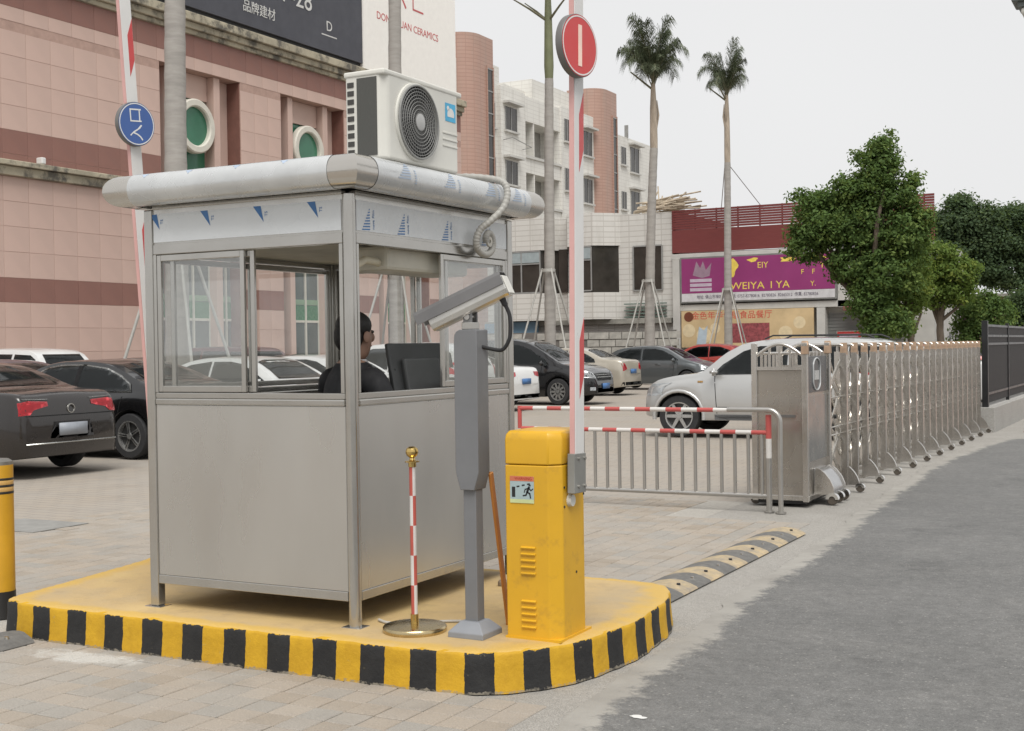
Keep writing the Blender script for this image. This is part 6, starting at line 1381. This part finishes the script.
GREYH = dict(L=4.25, W=1.8, H=1.5, wr=0.32, axles=(0.17, 0.79), paint=paint('slate', (0.10, 0.11, 0.115), 0.5), spokes=5,
    top=[(0, 0.62), (0.012, 0.92), (0.04, 1.08), (0.09, 1.24), (0.17, 1.40), (0.30, 1.48), (0.42, 1.50), (0.52, 1.475), (0.60, 1.39), (0.70, 1.18), (0.77, 1.03), (0.84, 0.95), (0.92, 0.84), (0.97, 0.72), (1, 0.5)],
    belt=[(0, 0.9), (0.15, 1.0), (0.4, 0.97), (0.75, 0.92), (1, 0.7)], mirror=(0.68, 1.0), handles=[(0.34, 0.88), (0.54, 0.86)],
    patches=[('side_window', 'y', 0, [(0.12, 1.07), (0.17, 1.26), (0.27, 1.385), (0.38, 1.41), (0.38, 1.0)], CAR_GLASS), ('side_window', 'y', 0, [(0.39, 1.0), (0.39, 1.41), (0.50, 1.395), (0.57, 1.33), (0.66, 1.16), (0.71, 1.02), (0.71, 0.985)], CAR_GLASS),
             ('windscreen', 'x', 1, [(-0.62, 1.06), (0.62, 1.06), (0.54, 1.36), (0.3, 1.42), (-0.3, 1.42), (-0.54, 1.36)], CAR_GLASS), ('rear_window', 'x', -1, [(0.58, 1.06), (-0.58, 1.06), (-0.5, 1.34), (0.5, 1.34)], CAR_GLASS),
             ('door_seam', 'y', 0, [(0.383, 0.3), (0.383, 0.99), (0.3855, 0.99), (0.3855, 0.3)], SEAM, 0.003), ('door_seam', 'y', 0, [(0.665, 0.3), (0.68, 0.96), (0.6825, 0.96), (0.6675, 0.3)], SEAM, 0.003),
             ('lower_grille', 'x', 1, [(-0.6, 0.3), (0.6, 0.3), (0.5, 0.52), (-0.5, 0.52)], GRILLE)],
    pairs=[('tail_light', -1, [(0.55, 0.85), (0.84, 0.82), (0.80, 1.08), (0.62, 1.08)], TAIL), ('headlight', 1, [(0.40, 0.62), (0.84, 0.66), (0.80, 0.86), (0.55, 0.76)], HEADL)], plates=[(-1, 0.74, 0.44, 0.14, PLATE_B), (1, 0.46, 0.44, 0.14, PLATE_B)])
REDH = dict(GREYH, paint=paint('orange_red', (0.33, 0.035, 0.025), 0.1)); 
REDH['L'] = 4.0
SUV = dict(L=4.6, W=1.82, H=1.70, wr=0.365, axles=(0.205, 0.84), paint=paint('silver', (0.50, 0.50, 0.49), 0.55, 0.34), spokes=6, gc=0.30, archk=1.16,
    top=[(0, 0.75), (0.01, 1.05), (0.03, 1.22), (0.06, 1.42), (0.10, 1.60), (0.16, 1.67), (0.35, 1.70), (0.50, 1.69), (0.58, 1.655), (0.66, 1.50), (0.735, 1.21), (0.76, 1.13), (0.85, 1.08), (0.93, 1.0), (0.965, 0.9), (0.985, 0.78), (1, 0.58)],
    belt=[(0, 1.0), (0.2, 1.09), (0.5, 1.07), (0.75, 1.04), (1, 0.85)], mirror=(0.695, 1.14), handles=[(0.33, 0.95), (0.54, 0.93)], handle_mat=CHROME,
    patches=[('side_window', 'y', 0, [(0.06, 1.14), (0.085, 1.45), (0.12, 1.545), (0.22, 1.57), (0.22, 1.12)], CAR_GLASS), ('side_window', 'y', 0, [(0.235, 1.12), (0.235, 1.57), (0.42, 1.585), (0.42, 1.105)], CAR_GLASS), ('side_window', 'y', 0, [(0.435, 1.105), (0.435, 1.585), (0.54, 1.575), (0.60, 1.49), (0.675, 1.26), (0.70, 1.14), (0.70, 1.09)], CAR_GLASS),
             ('windscreen', 'x', 1, [(-0.66, 1.18), (0.66, 1.18), (0.58, 1.58), (0.3, 1.625), (-0.3, 1.625), (-0.58, 1.58)], CAR_GLASS), ('rear_window', 'x', -1, [(0.6, 1.16), (-0.6, 1.16), (-0.52, 1.56), (0.52, 1.56)], CAR_GLASS),
             ('door_seam', 'y', 0, [(0.426, 0.42), (0.426, 1.1), (0.4285, 1.1), (0.4285, 0.42)], SEAM, 0.003), ('door_seam', 'y', 0, [(0.69, 0.42), (0.70, 1.07), (0.7025, 1.07), (0.6925, 0.42)], SEAM, 0.003), ('sill_strip', 'y', 0, [(0.295, 0.31), (0.295, 0.40), (0.70, 0.40), (0.70, 0.31)], mat('sill_grey', (0.12, 0.12, 0.12), 0.6), 0.01),
             ('sill_seam', 'y', 0, [(0.30, 0.52), (0.30, 0.535), (0.69, 0.535), (0.69, 0.52)], SEAM, 0.003),
             ('grille', 'x', 1, [(-0.5, 0.62), (0.5, 0.62), (0.55, 0.84), (-0.55, 0.84)], GRILLE), ('lower_grille', 'x', 1, [(-0.5, 0.38), (0.5, 0.38), (0.5, 0.52), (-0.5, 0.52)], GRILLE),
             ('side_repeater', 'y', 0, [(0.745, 0.955), (0.745, 0.985), (0.765, 0.985), (0.765, 0.955)], mat('repeater', (0.5, 0.3, 0.1), 0.3))],
    pairs=[('tail_light', -1, [(0.62, 0.95), (0.86, 0.95), (0.84, 1.25), (0.70, 1.25)], TAIL), ('headlight', 1, [(0.52, 0.72), (0.86, 0.72), (0.86, 0.95), (0.60, 0.90)], HEADL)], plates=[(-1, 0.85, 0.44, 0.14, PLATE_B), (1, 0.5, 0.44, 0.14, PLATE_B)])
def suv_extra(out, boxm, X, tree):
    for s in (1, -1):
        m = MB().tube([(X(0.14), s * 0.58, 1.69), (X(0.17), s * 0.58, 1.745), (X(0.5), s * 0.58, 1.755), (X(0.53), s * 0.58, 1.70)], 0.014, 8); out.append(('roof_rail', m.mesh('roof_rail', BLACK, 50), None, None))
    # wide wheel arch flares
    for a in (0.205, 0.84):
        for s in (1, -1):
            pts = [(X(a) + 0.445 * math.cos(R(q)), s * (0.895 if a < 0.5 else 0.885), 0.365 + 0.445 * math.sin(R(q))) for q in range(-8, 189, 14)]
            m = MB().tube(pts, 0.035, 8); out.append(('arch_flare', m.mesh('arch_flare', SUV['paint'], 60), None, None))
SUV['extra'] = [suv_extra]
WSUV = dict(SUV, paint=paint('white_suv', (0.60, 0.60, 0.59), 0.0, 0.3)); MAROON = dict(SUV, paint=paint('maroon', (0.085, 0.016, 0.02), 0.3)); MAROON['extra'] = []; WSUV['extra'] = []
MPV = dict(L=4.85, W=1.83, H=1.70, wr=0.335, axles=(0.19, 0.79), paint=paint('mpv_black', (0.006, 0.006, 0.007), 0.0, 0.25), spokes=10,
    top=[(0, 0.72), (0.008, 1.1), (0.03, 1.35), (0.06, 1.56), (0.12, 1.66), (0.3, 1.70), (0.48, 1.69), (0.57, 1.62), (0.66, 1.44), (0.76, 1.16), (0.81, 1.04), (0.88, 0.98), (0.94, 0.90), (0.975, 0.80), (0.99, 0.68), (1, 0.5)],
    belt=[(0, 1.0), (0.3, 1.03), (0.6, 1.0), (0.8, 0.94), (1, 0.75)], mirror=(0.70, 1.06), handles=[(0.32, 0.92), (0.53, 0.9)], handle_mat=CHROME,
    patches=[('side_window', 'y', 0, [(0.06, 1.12), (0.085, 1.46), (0.12, 1.55), (0.235, 1.575), (0.235, 1.08)], CAR_GLASS), ('side_window', 'y', 0, [(0.245, 1.08), (0.245, 1.575), (0.425, 1.585), (0.425, 1.05)], CAR_GLASS), ('side_window', 'y', 0, [(0.435, 1.05), (0.435, 1.585), (0.53, 1.55), (0.60, 1.44), (0.70, 1.18), (0.73, 1.05), (0.73, 1.0)], CAR_GLASS),
             ('windscreen', 'x', 1, [(-0.66, 1.12), (0.66, 1.12), (0.56, 1.54), (0.3, 1.60), (-0.3, 1.60), (-0.56, 1.54)], CAR_GLASS), ('rear_window', 'x', -1, [(0.6, 1.12), (-0.6, 1.12), (-0.52, 1.52), (0.52, 1.52)], CAR_GLASS),
             ('door_seam', 'y', 0, [(0.429, 0.3), (0.429, 1.04), (0.4315, 1.04), (0.4315, 0.3)], SEAM, 0.003), ('door_seam', 'y', 0, [(0.67, 0.3), (0.69, 0.98), (0.6925, 0.98), (0.6725, 0.3)], SEAM, 0.003),
             ('grille', 'x', 1, [(-0.46, 0.60), (0.46, 0.60), (0.52, 0.78), (-0.52, 0.78)], GRILLE), ('grille_bar', 'x', 1, [(-0.48, 0.675), (0.48, 0.675), (0.49, 0.70), (-0.49, 0.70)], TRIM, 0.012), ('grille_bar', 'x', 1, [(-0.50, 0.735), (0.50, 0.735), (0.51, 0.755), (-0.51, 0.755)], TRIM, 0.012), ('lower_grille', 'x', 1, [(-0.6, 0.3), (0.6, 0.3), (0.5, 0.42), (-0.5, 0.42)], GRILLE)],
    pairs=[('tail_light', -1, [(0.62, 0.95), (0.84, 0.95), (0.80, 1.3), (0.70, 1.3)], TAIL), ('headlight', 1, [(0.52, 0.66), (0.86, 0.68), (0.84, 0.90), (0.58, 0.80)], HEADL), ('fog_light', 1, [(0.60, 0.36), (0.74, 0.36), (0.74, 0.44), (0.60, 0.44)], HEADL)], plates=[(-1, 0.85, 0.44, 0.14, PLATE_B), (1, 0.46, 0.44, 0.14, PLATE_B)])
place_car(A, 'A', 'dark bronze sedan seen from behind at the left edge beyond the bollard', (-15.3, 11.9), PI)
place_car(B, 'B', 'black sedan with chrome window line and alloy wheel left of the booth', (-15.30, 14.86), PI)
place_car(BLUE, 'BLUE', 'navy blue sedan, only roof showing above the dark bronze sedan', (-20.9, 17.3), PI)
place_car(WSUV, 'WSUV', 'white car roof showing behind the navy blue sedan at the left', (-23.6, 19.9), PI)
place_car(DARK, 'DARK', 'graphite sedan below the pink wall, just behind the black sedan roof', (-21.0, 21.6), PI)
place_car(MAROON, 'MAROON', 'dark maroon car by the pink wall, just left of the booth edge', (-23.2, 26.4), PI)
place_car(WHITE, 'WHITE', 'white sedan seen through the left booth window', (-15.6, 18.9), 0)
place_car(DARK, 'DARK', 'graphite sedan seen through the booth behind the white ones', (-21.5, 27.2), PI)
place_car(WHITE, 'WHITE', 'white sedan seen through the open front booth window', (-16.4, 22.2), 0)
place_car(WSUV, 'WSUV', 'white car seen through the right booth window behind the seated person', (-16.5, 25.2), PI)
place_car(WHITE, 'WHITE', 'white sedan with its tail showing just right of the booth', (-17.1, 28.2), PI)
place_car(MPV, 'MPV', 'black people carrier facing right beside the red and white arm', (-16.55, 31.9), 0, cat='van', zs=1.06)
place_car(BEIGE, 'BEIGE', 'champagne sedan with red tail light behind the black people carrier', (-18.1, 38.0), PI, zs=1.05)
place_car(GREYH, 'GREYH', 'slate grey hatchback facing right in the middle of the car park', (-16.95, 43.4), 0, zs=1.04)
place_car(REDH, 'REDH', 'orange red hatchback rear showing behind the silver off-roader bonnet', (-17.9, 50.6), PI, zs=1.07)
place_car(MAROON, 'MAROON', 'dark maroon off-roader parked below the purple sign', (-15.6, 56.2), 0)
place_car(REDH, 'REDH', 'red car roof showing between the palms behind the champagne sedan', (-26.0, 52.5), 0)
place_car(SUV, 'SUV', 'silver off-roader with flared arches behind the railing', (-6.15, 21.35), PI, zs=0.965)
place_car(WSUV, 'WSUV', 'white car behind the folding gate, roof above it', (-7.6, 27.3), PI, zs=0.95)
place_car(WHITE, 'WHITE', 'white sedan parked at the far end behind the folding gate', (-6.3, 31.6), PI)
place_car(REDH, 'REDH', 'red car glimpsed between the gate end and black fence', (-5.6, 35.2), 0)
# ================================================================== PALMS
TRUNK = mat('palm_trunk', (0.33, 0.31, 0.285), 0.9, 0, 0.14, 2.0, 0.4, 30, stretch=(1, 1, 5)); SHEATH = mat('palm_sheath', (0.36, 0.30, 0.235), 0.85, 0, 0.25, 3, 0.3, 20, stretch=(4, 4, 0.6)); SHAFT = mat('green_crownshaft', (0.16, 0.17, 0.09), 0.6, 0, 0.15, 2)
FROND = mat('palm_leaflet', (0.085, 0.105, 0.055), 0.55, 0, 0.3, 6, island=0.35); STALK = mat('palm_stalk', (0.15, 0.14, 0.085), 0.7, 0, 0.2, 4)
def frond_mesh(seed, L, rise, droop, ll, gap=0.036):
    rnd = random.Random(seed); m = MB(); pts = []
    for i in range(13):
        t = i / 12; pts.append(Vector((L * 0.62 * (t ** 1.5) * droop, 0, L * rise * (t - 0.55 * droop * t ** 3))))
    m.tube(pts, [0.028 * (1 - 0.85 * i / 12) + 0.004 for i in range(13)], 5)
    n = int(L / gap)
    for i in range(n):
        t = 0.22 + 0.78 * i / n; k = t * 12; j = min(int(k), 11); p = pts[j].lerp(pts[j + 1], k - j); tg = (pts[j + 1] - pts[j]).normalized()
        l = ll * (0.55 + 0.9 * math.sin(PI * min(1, (t - 0.15) / 0.9)) ** 0.8) * rnd.uniform(0.75, 1.15)
        for s in (-1, 1):
            sd_ = Vector((0, s, 0)); d_ = (sd_ * 0.75 + tg * 0.75 + Vector((rnd.gauss(0, 0.18), rnd.gauss(0, 0.14), rnd.gauss(0, 0.18)))).normalized()
            a = p; b = p + d_ * l * 0.5; c = p + d_ * l * 0.85 + Vector((0, 0, -l * 0.42)); wv = tg * 0.011
            m.add([a - wv, a + wv, b + wv * 1.3, b - wv * 1.3, c], [(0, 1, 2, 3), (3, 2, 4)], 1)
    return m.mesh('frond', [STALK, FROND])
fr_up = [frond_mesh(s, 3.2, 1.0, 0.28 + 0.12 * s, 0.8) for s in range(3)]; fr_out = [frond_mesh(10 + s, 2.5, 0.95, 0.95 + 0.2 * s, 0.7) for s in range(3)]; fr_mid = [frond_mesh(20 + s, 2.9, 0.98, 0.55 + 0.2 * s, 0.62) for s in range(3)]; fr_stub = frond_mesh(30, 1.7, 0.6, 1.0, 0.4)
def palm(y, hg, hs, hc, r_, label, lean=0.0, stubs=2, seed=0, fronds=14, scale=1.0, green=False, spread=1.0):
    """hg: top of the grey ringed trunk, hs: top of the sheath, hc: crown height"""
    rnd = random.Random(seed); t = thing('palm_tree', (-19.5, y, 0), label, 'palm tree', group='palms in a row along the car park')
    pts, rs_ = [], []
    n = 60
    for i in range(n + 1):
        z = hg * i / n; pts.append((lean * (z / hg) ** 2, 0, z)); rs_.append(r_ * (1.12 - 0.30 * (z / hg)) * (1 + 0.025 * ((i * 7) % 3 - 1)) + 0.08 * math.exp(-z * 2.2))
    MB().tube(pts, rs_, 16).build('trunk', TRUNK, t, 60)
    MB().tube([(lean, 0, hg - 0.02), (lean, 0, hg + (hs - hg) * 0.12), (lean, 0, hg + (hs - hg) * 0.6), (lean, 0, hs)], [r_ * 0.78, r_ * 0.92 if green else r_ * 0.8, r_ * 0.72, r_ * 0.42], 14).build('crownshaft', SHAFT if green else SHEATH, t, 60)
    if not green:
        for k in range(3):
            a = rnd.uniform(0, 6.28); z = hg + (hs - hg) * rnd.uniform(0.3, 0.8); MB().tube([(lean + r_ * 0.7 * math.cos(a), r_ * 0.7 * math.sin(a), z - 0.5), (lean + r_ * 1.0 * math.cos(a), r_ * 1.0 * math.sin(a), z), (lean + r_ * 0.75 * math.cos(a), r_ * 0.75 * math.sin(a), z + 0.6)], [0.02, 0.05, 0.02], 6).build('loose_sheath', SHEATH, t, 60)
    for k in range(fronds):
        up = k % 4 == 0
        o = bpy.data.objects.new('frond', rnd.choice(fr_up if up else (fr_mid if k % 4 < 3 else fr_out))); link(o, t); s = scale * rnd.uniform(0.72, 1.1); o.scale = (s * spread, s * spread, s)
        o.location = (lean, 0, hs - 0.25 + rnd.uniform(-0.1, 0.25)); o.rotation_euler = (0, rnd.uniform(0.0, 0.14) * (1 if up else 2), k * 2.4 + rnd.uniform(-0.3, 0.3))
    for k in range(stubs):
        a = rnd.uniform(0, 6.28); MB().tube([(lean, 0, hs - 0.3), (lean + 0.9 * math.cos(a + k * 2.4), 0.9 * math.sin(a + k * 2.4), hs + 0.45)], [0.05, 0.03], 6).build('cut_stalk', STALK, t, 40)
    return t
palm(21.13, 13.0, 15.0, 16, 0.24, 'palm with the thickest grey trunk, rising behind the left end of the booth roof', lean=0.2, seed=1, green=True)
palm(29.81, 13.5, 15.5, 16, 0.20, 'palm trunk rising behind the rooftop air conditioner in front of the white billboard', lean=0.16, seed=2)
palm(39.4, 10.75, 14.3, 15, 0.18, 'palm with green crownshaft just left of the red and white barrier arm', lean=0.1, seed=3, green=True, stubs=3)
palm(48.5, 9.55, 12.2, 15, 0.195, 'palm with full crown just right of the red no-entry disc', seed=4, lean=0.3, stubs=1, fronds=36, scale=1.0, spread=0.72)
palm(58.5, 10.2, 13.4, 16, 0.18, 'palm standing in front of the purple shop sign', seed=5, lean=0.06, fronds=28, scale=0.92, spread=0.68)
p3 = [o for o in col.objects if o.name.startswith('palm_tree')][2]
for a, l in ((2.6, 1.5), (3.6, 1.3), (-0.4, 1.2)): MB().tube([(0.1, 0, 12.7), (0.1 + 0.5 * l * math.cos(a), 0.5 * l * math.sin(a), 12.7 + 0.35 * l), (0.1 + l * math.cos(a), l * math.sin(a), 12.75 + 0.62 * l)], [0.05, 0.035, 0.02], 6).build('cut_stalk', STALK, p3, 40)
# timber props tied to each palm
PROP = mat('prop_pole', (0.40, 0.39, 0.36), 0.5, 0.2, 0.1)
for y, lab in ((21.13, 'white prop poles around the palm behind the left of the booth'), (29.81, 'white prop poles around the palm behind the air conditioner'), (39.3, 'white prop poles around the palm left of the barrier arm'), (48.43, 'white prop poles around the palm right of the barrier arm'), (58.43, 'white prop poles around the palm before the purple sign')):
    t = thing('tree_props', (-19.5, y, 0), lab, 'tree props', group='props around the palms')
    for k in range(4):
        a = R(45 + 90 * k) + 0.2; MB().cyl((1.6 * math.cos(a), 1.6 * math.sin(a), 0), (0.22 * math.cos(a), 0.22 * math.sin(a), 4.25), 0.034, n=8).build('prop_pole', PROP, t, 40)
    MB().lathe([(0.21, 4.14), (0.26, 4.14), (0.26, 4.24), (0.21, 4.24)], 20, closed=True).build('collar', PROP, t, 40)
# two guy wires seen at the far palm
gw = thing('guy_wires', (-19.5, 58.5, 0), 'thin guy wires running from the far palm down to the roof behind the sign', 'wires')
MB().cyl((-0.15, 0.2, 10.0), (-1.7, 4.2, 8.4), 0.02, n=5).build('wire', WINFR, gw); MB().cyl((0.15, 0.2, 10.0), (0.55, 4.2, 8.3), 0.02, n=5).build('wire', WINFR, gw)

# ================================================================== BROADLEAF TREES
BARK = mat('bark', (0.12, 0.095, 0.07), 0.95, 0, 0.3, 4, 0.5, 25, stretch=(3, 3, 0.7))
def leaf_mat(name, c1, c2):
    m, nt, b = nodes(name); g = nt.nodes.new('ShaderNodeNewGeometry'); at = N(nt, 'ShaderNodeAttribute', attribute_name='tone')
    c = mixc(nt, g.outputs['Random Per Island'], tuple(x * 0.6 for x in c1), tuple(x * 1.35 for x in c1)); c = mixc(nt, at.outputs['Fac'], c, c2)
    nt.links.new(c, b.inputs['Base Color']); b.inputs['Roughness'].default_value = 0.75; b.inputs['Specular IOR Level'].default_value = 0.2
    tr = nt.nodes.new('ShaderNodeBsdfTranslucent'); nt.links.new(mixc(nt, 0.5, c, (0.16, 0.22, 0.03)), tr.inputs[0]); mx = nt.nodes.new('ShaderNodeMixShader'); mx.inputs[0].default_value = 0.45
    o = nt.nodes['Material Output']; nt.links.new(b.outputs[0], mx.inputs[1]); nt.links.new(tr.outputs[0], mx.inputs[2]); nt.links.new(mx.outputs[0], o.inputs[0]); return m
def crown(lobes, n_leaf, size, seed, tone_p=0.25, clump=0.42):
    """lobes: (x, y, z, rx, ry, rz); leaves gathered into clumps over each lobe's volume, thicker near the surface"""
    rng = np.random.default_rng(seed); vol = np.array([l[3] * l[4] * l[5] for l in lobes]) ** 0.75; vol /= vol.sum()
    V_, F_, T_ = [], [], []
    for l, pv_ in zip(lobes, vol):
        n = int(n_leaf * pv_); nc = max(6, int(n / 34)); d_ = rng.normal(size=(nc, 3)); d_ /= np.linalg.norm(d_, axis=1)[:, None]; rad = rng.uniform(0.35, 1.06, nc) ** 0.55
        cc = d_ * rad[:, None] * np.array(l[3:6]) + np.array(l[0:3]); tone = (rng.random(nc) < tone_p) * rng.uniform(0.3, 0.9, nc)
        ci_ = rng.integers(0, nc, n); pos = cc[ci_] + rng.normal(size=(n, 3)) * clump * np.array([1, 1, 0.7]) * 0.55
        out = (pos - np.array(l[0:3])) / np.array(l[3:6]); nrm = out * 0.6 + rng.normal(size=(n, 3)) * 0.7 + np.array([0, 0, 0.55]); nrm /= np.linalg.norm(nrm, axis=1)[:, None]
        u = np.cross(nrm, rng.normal(size=(n, 3))); u /= np.linalg.norm(u, axis=1)[:, None]; w_ = np.cross(nrm, u); s = size * rng.uniform(0.6, 1.35, n)[:, None]
        b0 = sum(len(v) for v in V_); q = np.stack([pos - u * s, pos + w_ * s * 0.55 , pos + u * s, pos - w_ * s * 0.55], 1).reshape(-1, 3); V_.append(q)
        F_.append(b0 + np.arange(n * 4).reshape(-1, 4)); T_.append(np.repeat(tone[ci_], 4))
    return np.concatenate(V_), np.concatenate(F_), np.concatenate(T_)
def tree(name, loc, label, lobes, n_leaf, size, seed, lm, trunk_h, r_, tone=0.25, limbs=7, group=None, clump=0.42):
    t = thing(name, loc, label, 'tree', group=group); v, f, tn = crown(lobes, n_leaf, size, seed, tone, clump)
    me_ = bpy.data.meshes.new('crown'); me_.vertices.add(len(v)); me_.vertices.foreach_set('co', v.ravel()); me_.loops.add(f.size); me_.loops.foreach_set('vertex_index', f.ravel().astype(np.int32)); me_.polygons.add(len(f)); me_.polygons.foreach_set('loop_start', np.arange(0, f.size, 4, dtype=np.int32))
    me_.update(); me_.attributes.new('tone', 'FLOAT', 'POINT').data.foreach_set('value', tn.astype(np.float32)); me_.materials.append(lm); me_.validate(); link(bpy.data.objects.new('crown', me_), t)
    rnd = random.Random(seed); m = MB(); m.tube([(0, 0, -0.05), (0.05, 0, trunk_h * 0.3), (-0.05, 0.05, trunk_h * 0.7), (0, 0, trunk_h)], [r_ * 1.5, r_ * 1.05, r_ * 0.95, r_ * 0.85], 12); m.build('trunk', BARK, t, 60)
    for k in range(limbs):
        l = lobes[k % len(lobes)]; e = Vector((l[0] + rnd.gauss(0, l[3] * 0.3), l[1] + rnd.gauss(0, l[4] * 0.3), l[2] + rnd.gauss(0, l[5] * 0.3))); s_ = Vector((0, 0, trunk_h * rnd.uniform(0.7, 1.0))); md = s_.lerp(e, 0.5) + Vector((rnd.gauss(0, 0.25), rnd.gauss(0, 0.25), 0.2))
        MB().tube([s_, md, e], [r_ * 0.55, r_ * 0.33, r_ * 0.1], 7).build('limb', BARK, t, 60)
    return t
LEAF_A = leaf_mat('leaf_banyan', (0.105, 0.17, 0.052), (0.22, 0.29, 0.08)); LEAF_B = leaf_mat('leaf_yellow_green', (0.14, 0.21, 0.05), (0.26, 0.31, 0.07)); LEAF_C = leaf_mat('leaf_dark', (0.082, 0.125, 0.064), (0.125, 0.17, 0.085))
tree('banyan_tree', (-10.9, 50, 0), 'tall dark green tree with a pointed top right of the purple sign', [(0.65, 0, 9.35, 0.2, 0.25, 0.25), (0.3, 0, 9.2, 0.25, 0.3, 0.25), (-0.25, 0, 8.75, 0.35, 0.35, 0.3), (-2.75, 0, 7.35, 0.3, 0.3, 0.2), (1.55, 0, 7.7, 0.3, 0.3, 0.3), (2.0, 0, 6.2, 0.35, 0.4, 0.35), (-3.0, 0, 5.9, 0.3, 0.3, 0.3), (0.5, 0, 8.75, 0.5, 0.55, 0.6), (0.3, 0, 8.2, 0.8, 0.8, 0.7), (0.1, 0, 7.3, 1.0, 1.0, 0.8), (-0.9, 0.1, 7.3, 0.85, 0.9, 0.75), (-2.15, 0, 7.05, 0.75, 0.8, 0.5), (-1.7, -0.1, 6.1, 1.2, 1.1, 0.75), (-2.5, 0, 5.3, 0.75, 0.8, 0.6), (-0.5, 0, 6.0, 1.2, 1.2, 0.9), (1.25, 0.1, 6.9, 0.65, 0.7, 0.75), (1.3, 0, 5.7, 0.9, 1.0, 0.9), (-0.6, 0.1, 4.6, 1.1, 1.2, 0.8), (0.7, 0, 4.2, 1.2, 1.2, 1.0), (0.1, -0.2, 3.2, 0.95, 1.0, 0.9), (0.6, -0.2, 2.3, 1.0, 1.0, 0.6)], 56000, 0.078, 11, LEAF_A, 3.4, 0.26, 0.25, 14, clump=0.30)
tree('young_tree', (-9.8, 52, 0), 'yellow green tree overlapping the right side of the tall dark tree', [(0.05, 0, 5.1, 0.65, 0.8, 0.8), (0.0, 0, 4.0, 0.8, 0.9, 0.8), (-0.4, 0, 3.1, 0.9, 0.9, 0.6)], 10000, 0.072, 12, LEAF_B, 2.4, 0.14, 0.3, 5, clump=0.3)
tree('young_tree', (-9.7, 58, 0), 'light green tree with a bare brown trunk between the dark trees', [(0.0, 0, 5.3, 0.7, 0.8, 0.6), (0.65, 0, 4.6, 0.9, 0.9, 0.6), (-0.4, 0, 4.5, 0.8, 0.9, 0.6), (-0.2, 0, 3.6, 0.9, 0.9, 0.55), (0.7, 0, 3.7, 0.7, 0.8, 0.5)], 12000, 0.078, 13, LEAF_B, 2.9, 0.16, 0.2, 8, clump=0.3)
tree('shade_tree', (-11.4, 74, 0), 'wide dark shade tree behind the light green one at the right', [(-1.5, 0, 7.9, 1.0, 1.2, 0.9), (0.0, 0, 9.0, 0.8, 0.9, 0.7), (0.1, 0, 7.9, 1.5, 1.4, 0.9), (-0.7, 0, 6.8, 1.5, 1.4, 0.9), (1.4, 0, 8.1, 1.3, 1.3, 0.9), (0.7, 0, 6.4, 1.6, 1.4, 0.9), (-1.5, 0, 5.7, 1.0, 1.2, 0.7), (1.9, 0, 6.9, 1.2, 1.2, 0.8), (0.9, 0, 5.3, 1.6, 1.4, 0.6)], 40000, 0.10, 14, LEAF_C, 4.6, 0.35, 0.2, 9, clump=0.42)
tree('shade_tree', (-7.9, 75, 0), 'large dark shade tree at the right edge above the black fence', [(-0.6, 0, 8.2, 1.3, 1.3, 0.9), (0.9, 0, 8.2, 1.4, 1.4, 1.0), (-1.2, 0, 6.8, 1.5, 1.4, 0.9), (0.4, 0, 6.6, 1.6, 1.5, 1.0), (2.2, 0, 7.2, 1.5, 1.5, 1.1), (-0.8, 0, 5.2, 1.6, 1.5, 1.0), (1.2, 0, 4.8, 1.8, 1.5, 1.1), (3.2, 0, 5.8, 1.6, 1.5, 1.2)], 38000, 0.10, 15, LEAF_C, 4.2, 0.4, 0.2, 9, clump=0.42)
tree('round_shrub', (-8.3, 60, 0), 'rounded dark green shrub above the left end of the black fence', [(0.1, 0, 3.2, 0.8, 0.8, 0.6), (-0.4, 0, 2.5, 0.8, 0.9, 0.7), (0.6, 0, 2.6, 0.8, 0.9, 0.7), (0, 0, 1.7, 1.2, 1.0, 0.8)], 13000, 0.075, 16, LEAF_A, 1.4, 0.1, 0.2, 5, clump=0.3)
tree('round_shrub', (-6.7, 63, 0), 'dark green shrub at the right edge behind the black fence', [(0, 0, 3.2, 1.0, 1.0, 0.8), (0.9, 0, 2.6, 1.1, 1.0, 1.0), (-0.3, 0, 2.0, 1.0, 1.0, 0.9)], 11000, 0.08, 17, LEAF_C, 1.4, 0.1, 0.15, 5, clump=0.3)
# low grey fence line beyond
lf = thing('far_railing', (-9, 66, 0), 'grey railing below the trees beyond the gate', 'railing')
for k in range(26): MB().box(-3.2 + k * 0.26, -3.12 + k * 0.26, -0.03, 0.03, 0, 2.0).build('picket', GREY_PAINT, lf)
MB().box(-3.3, 3.5, -0.05, -0.031, 1.75, 1.83).build('rail', GREY_PAINT, lf)
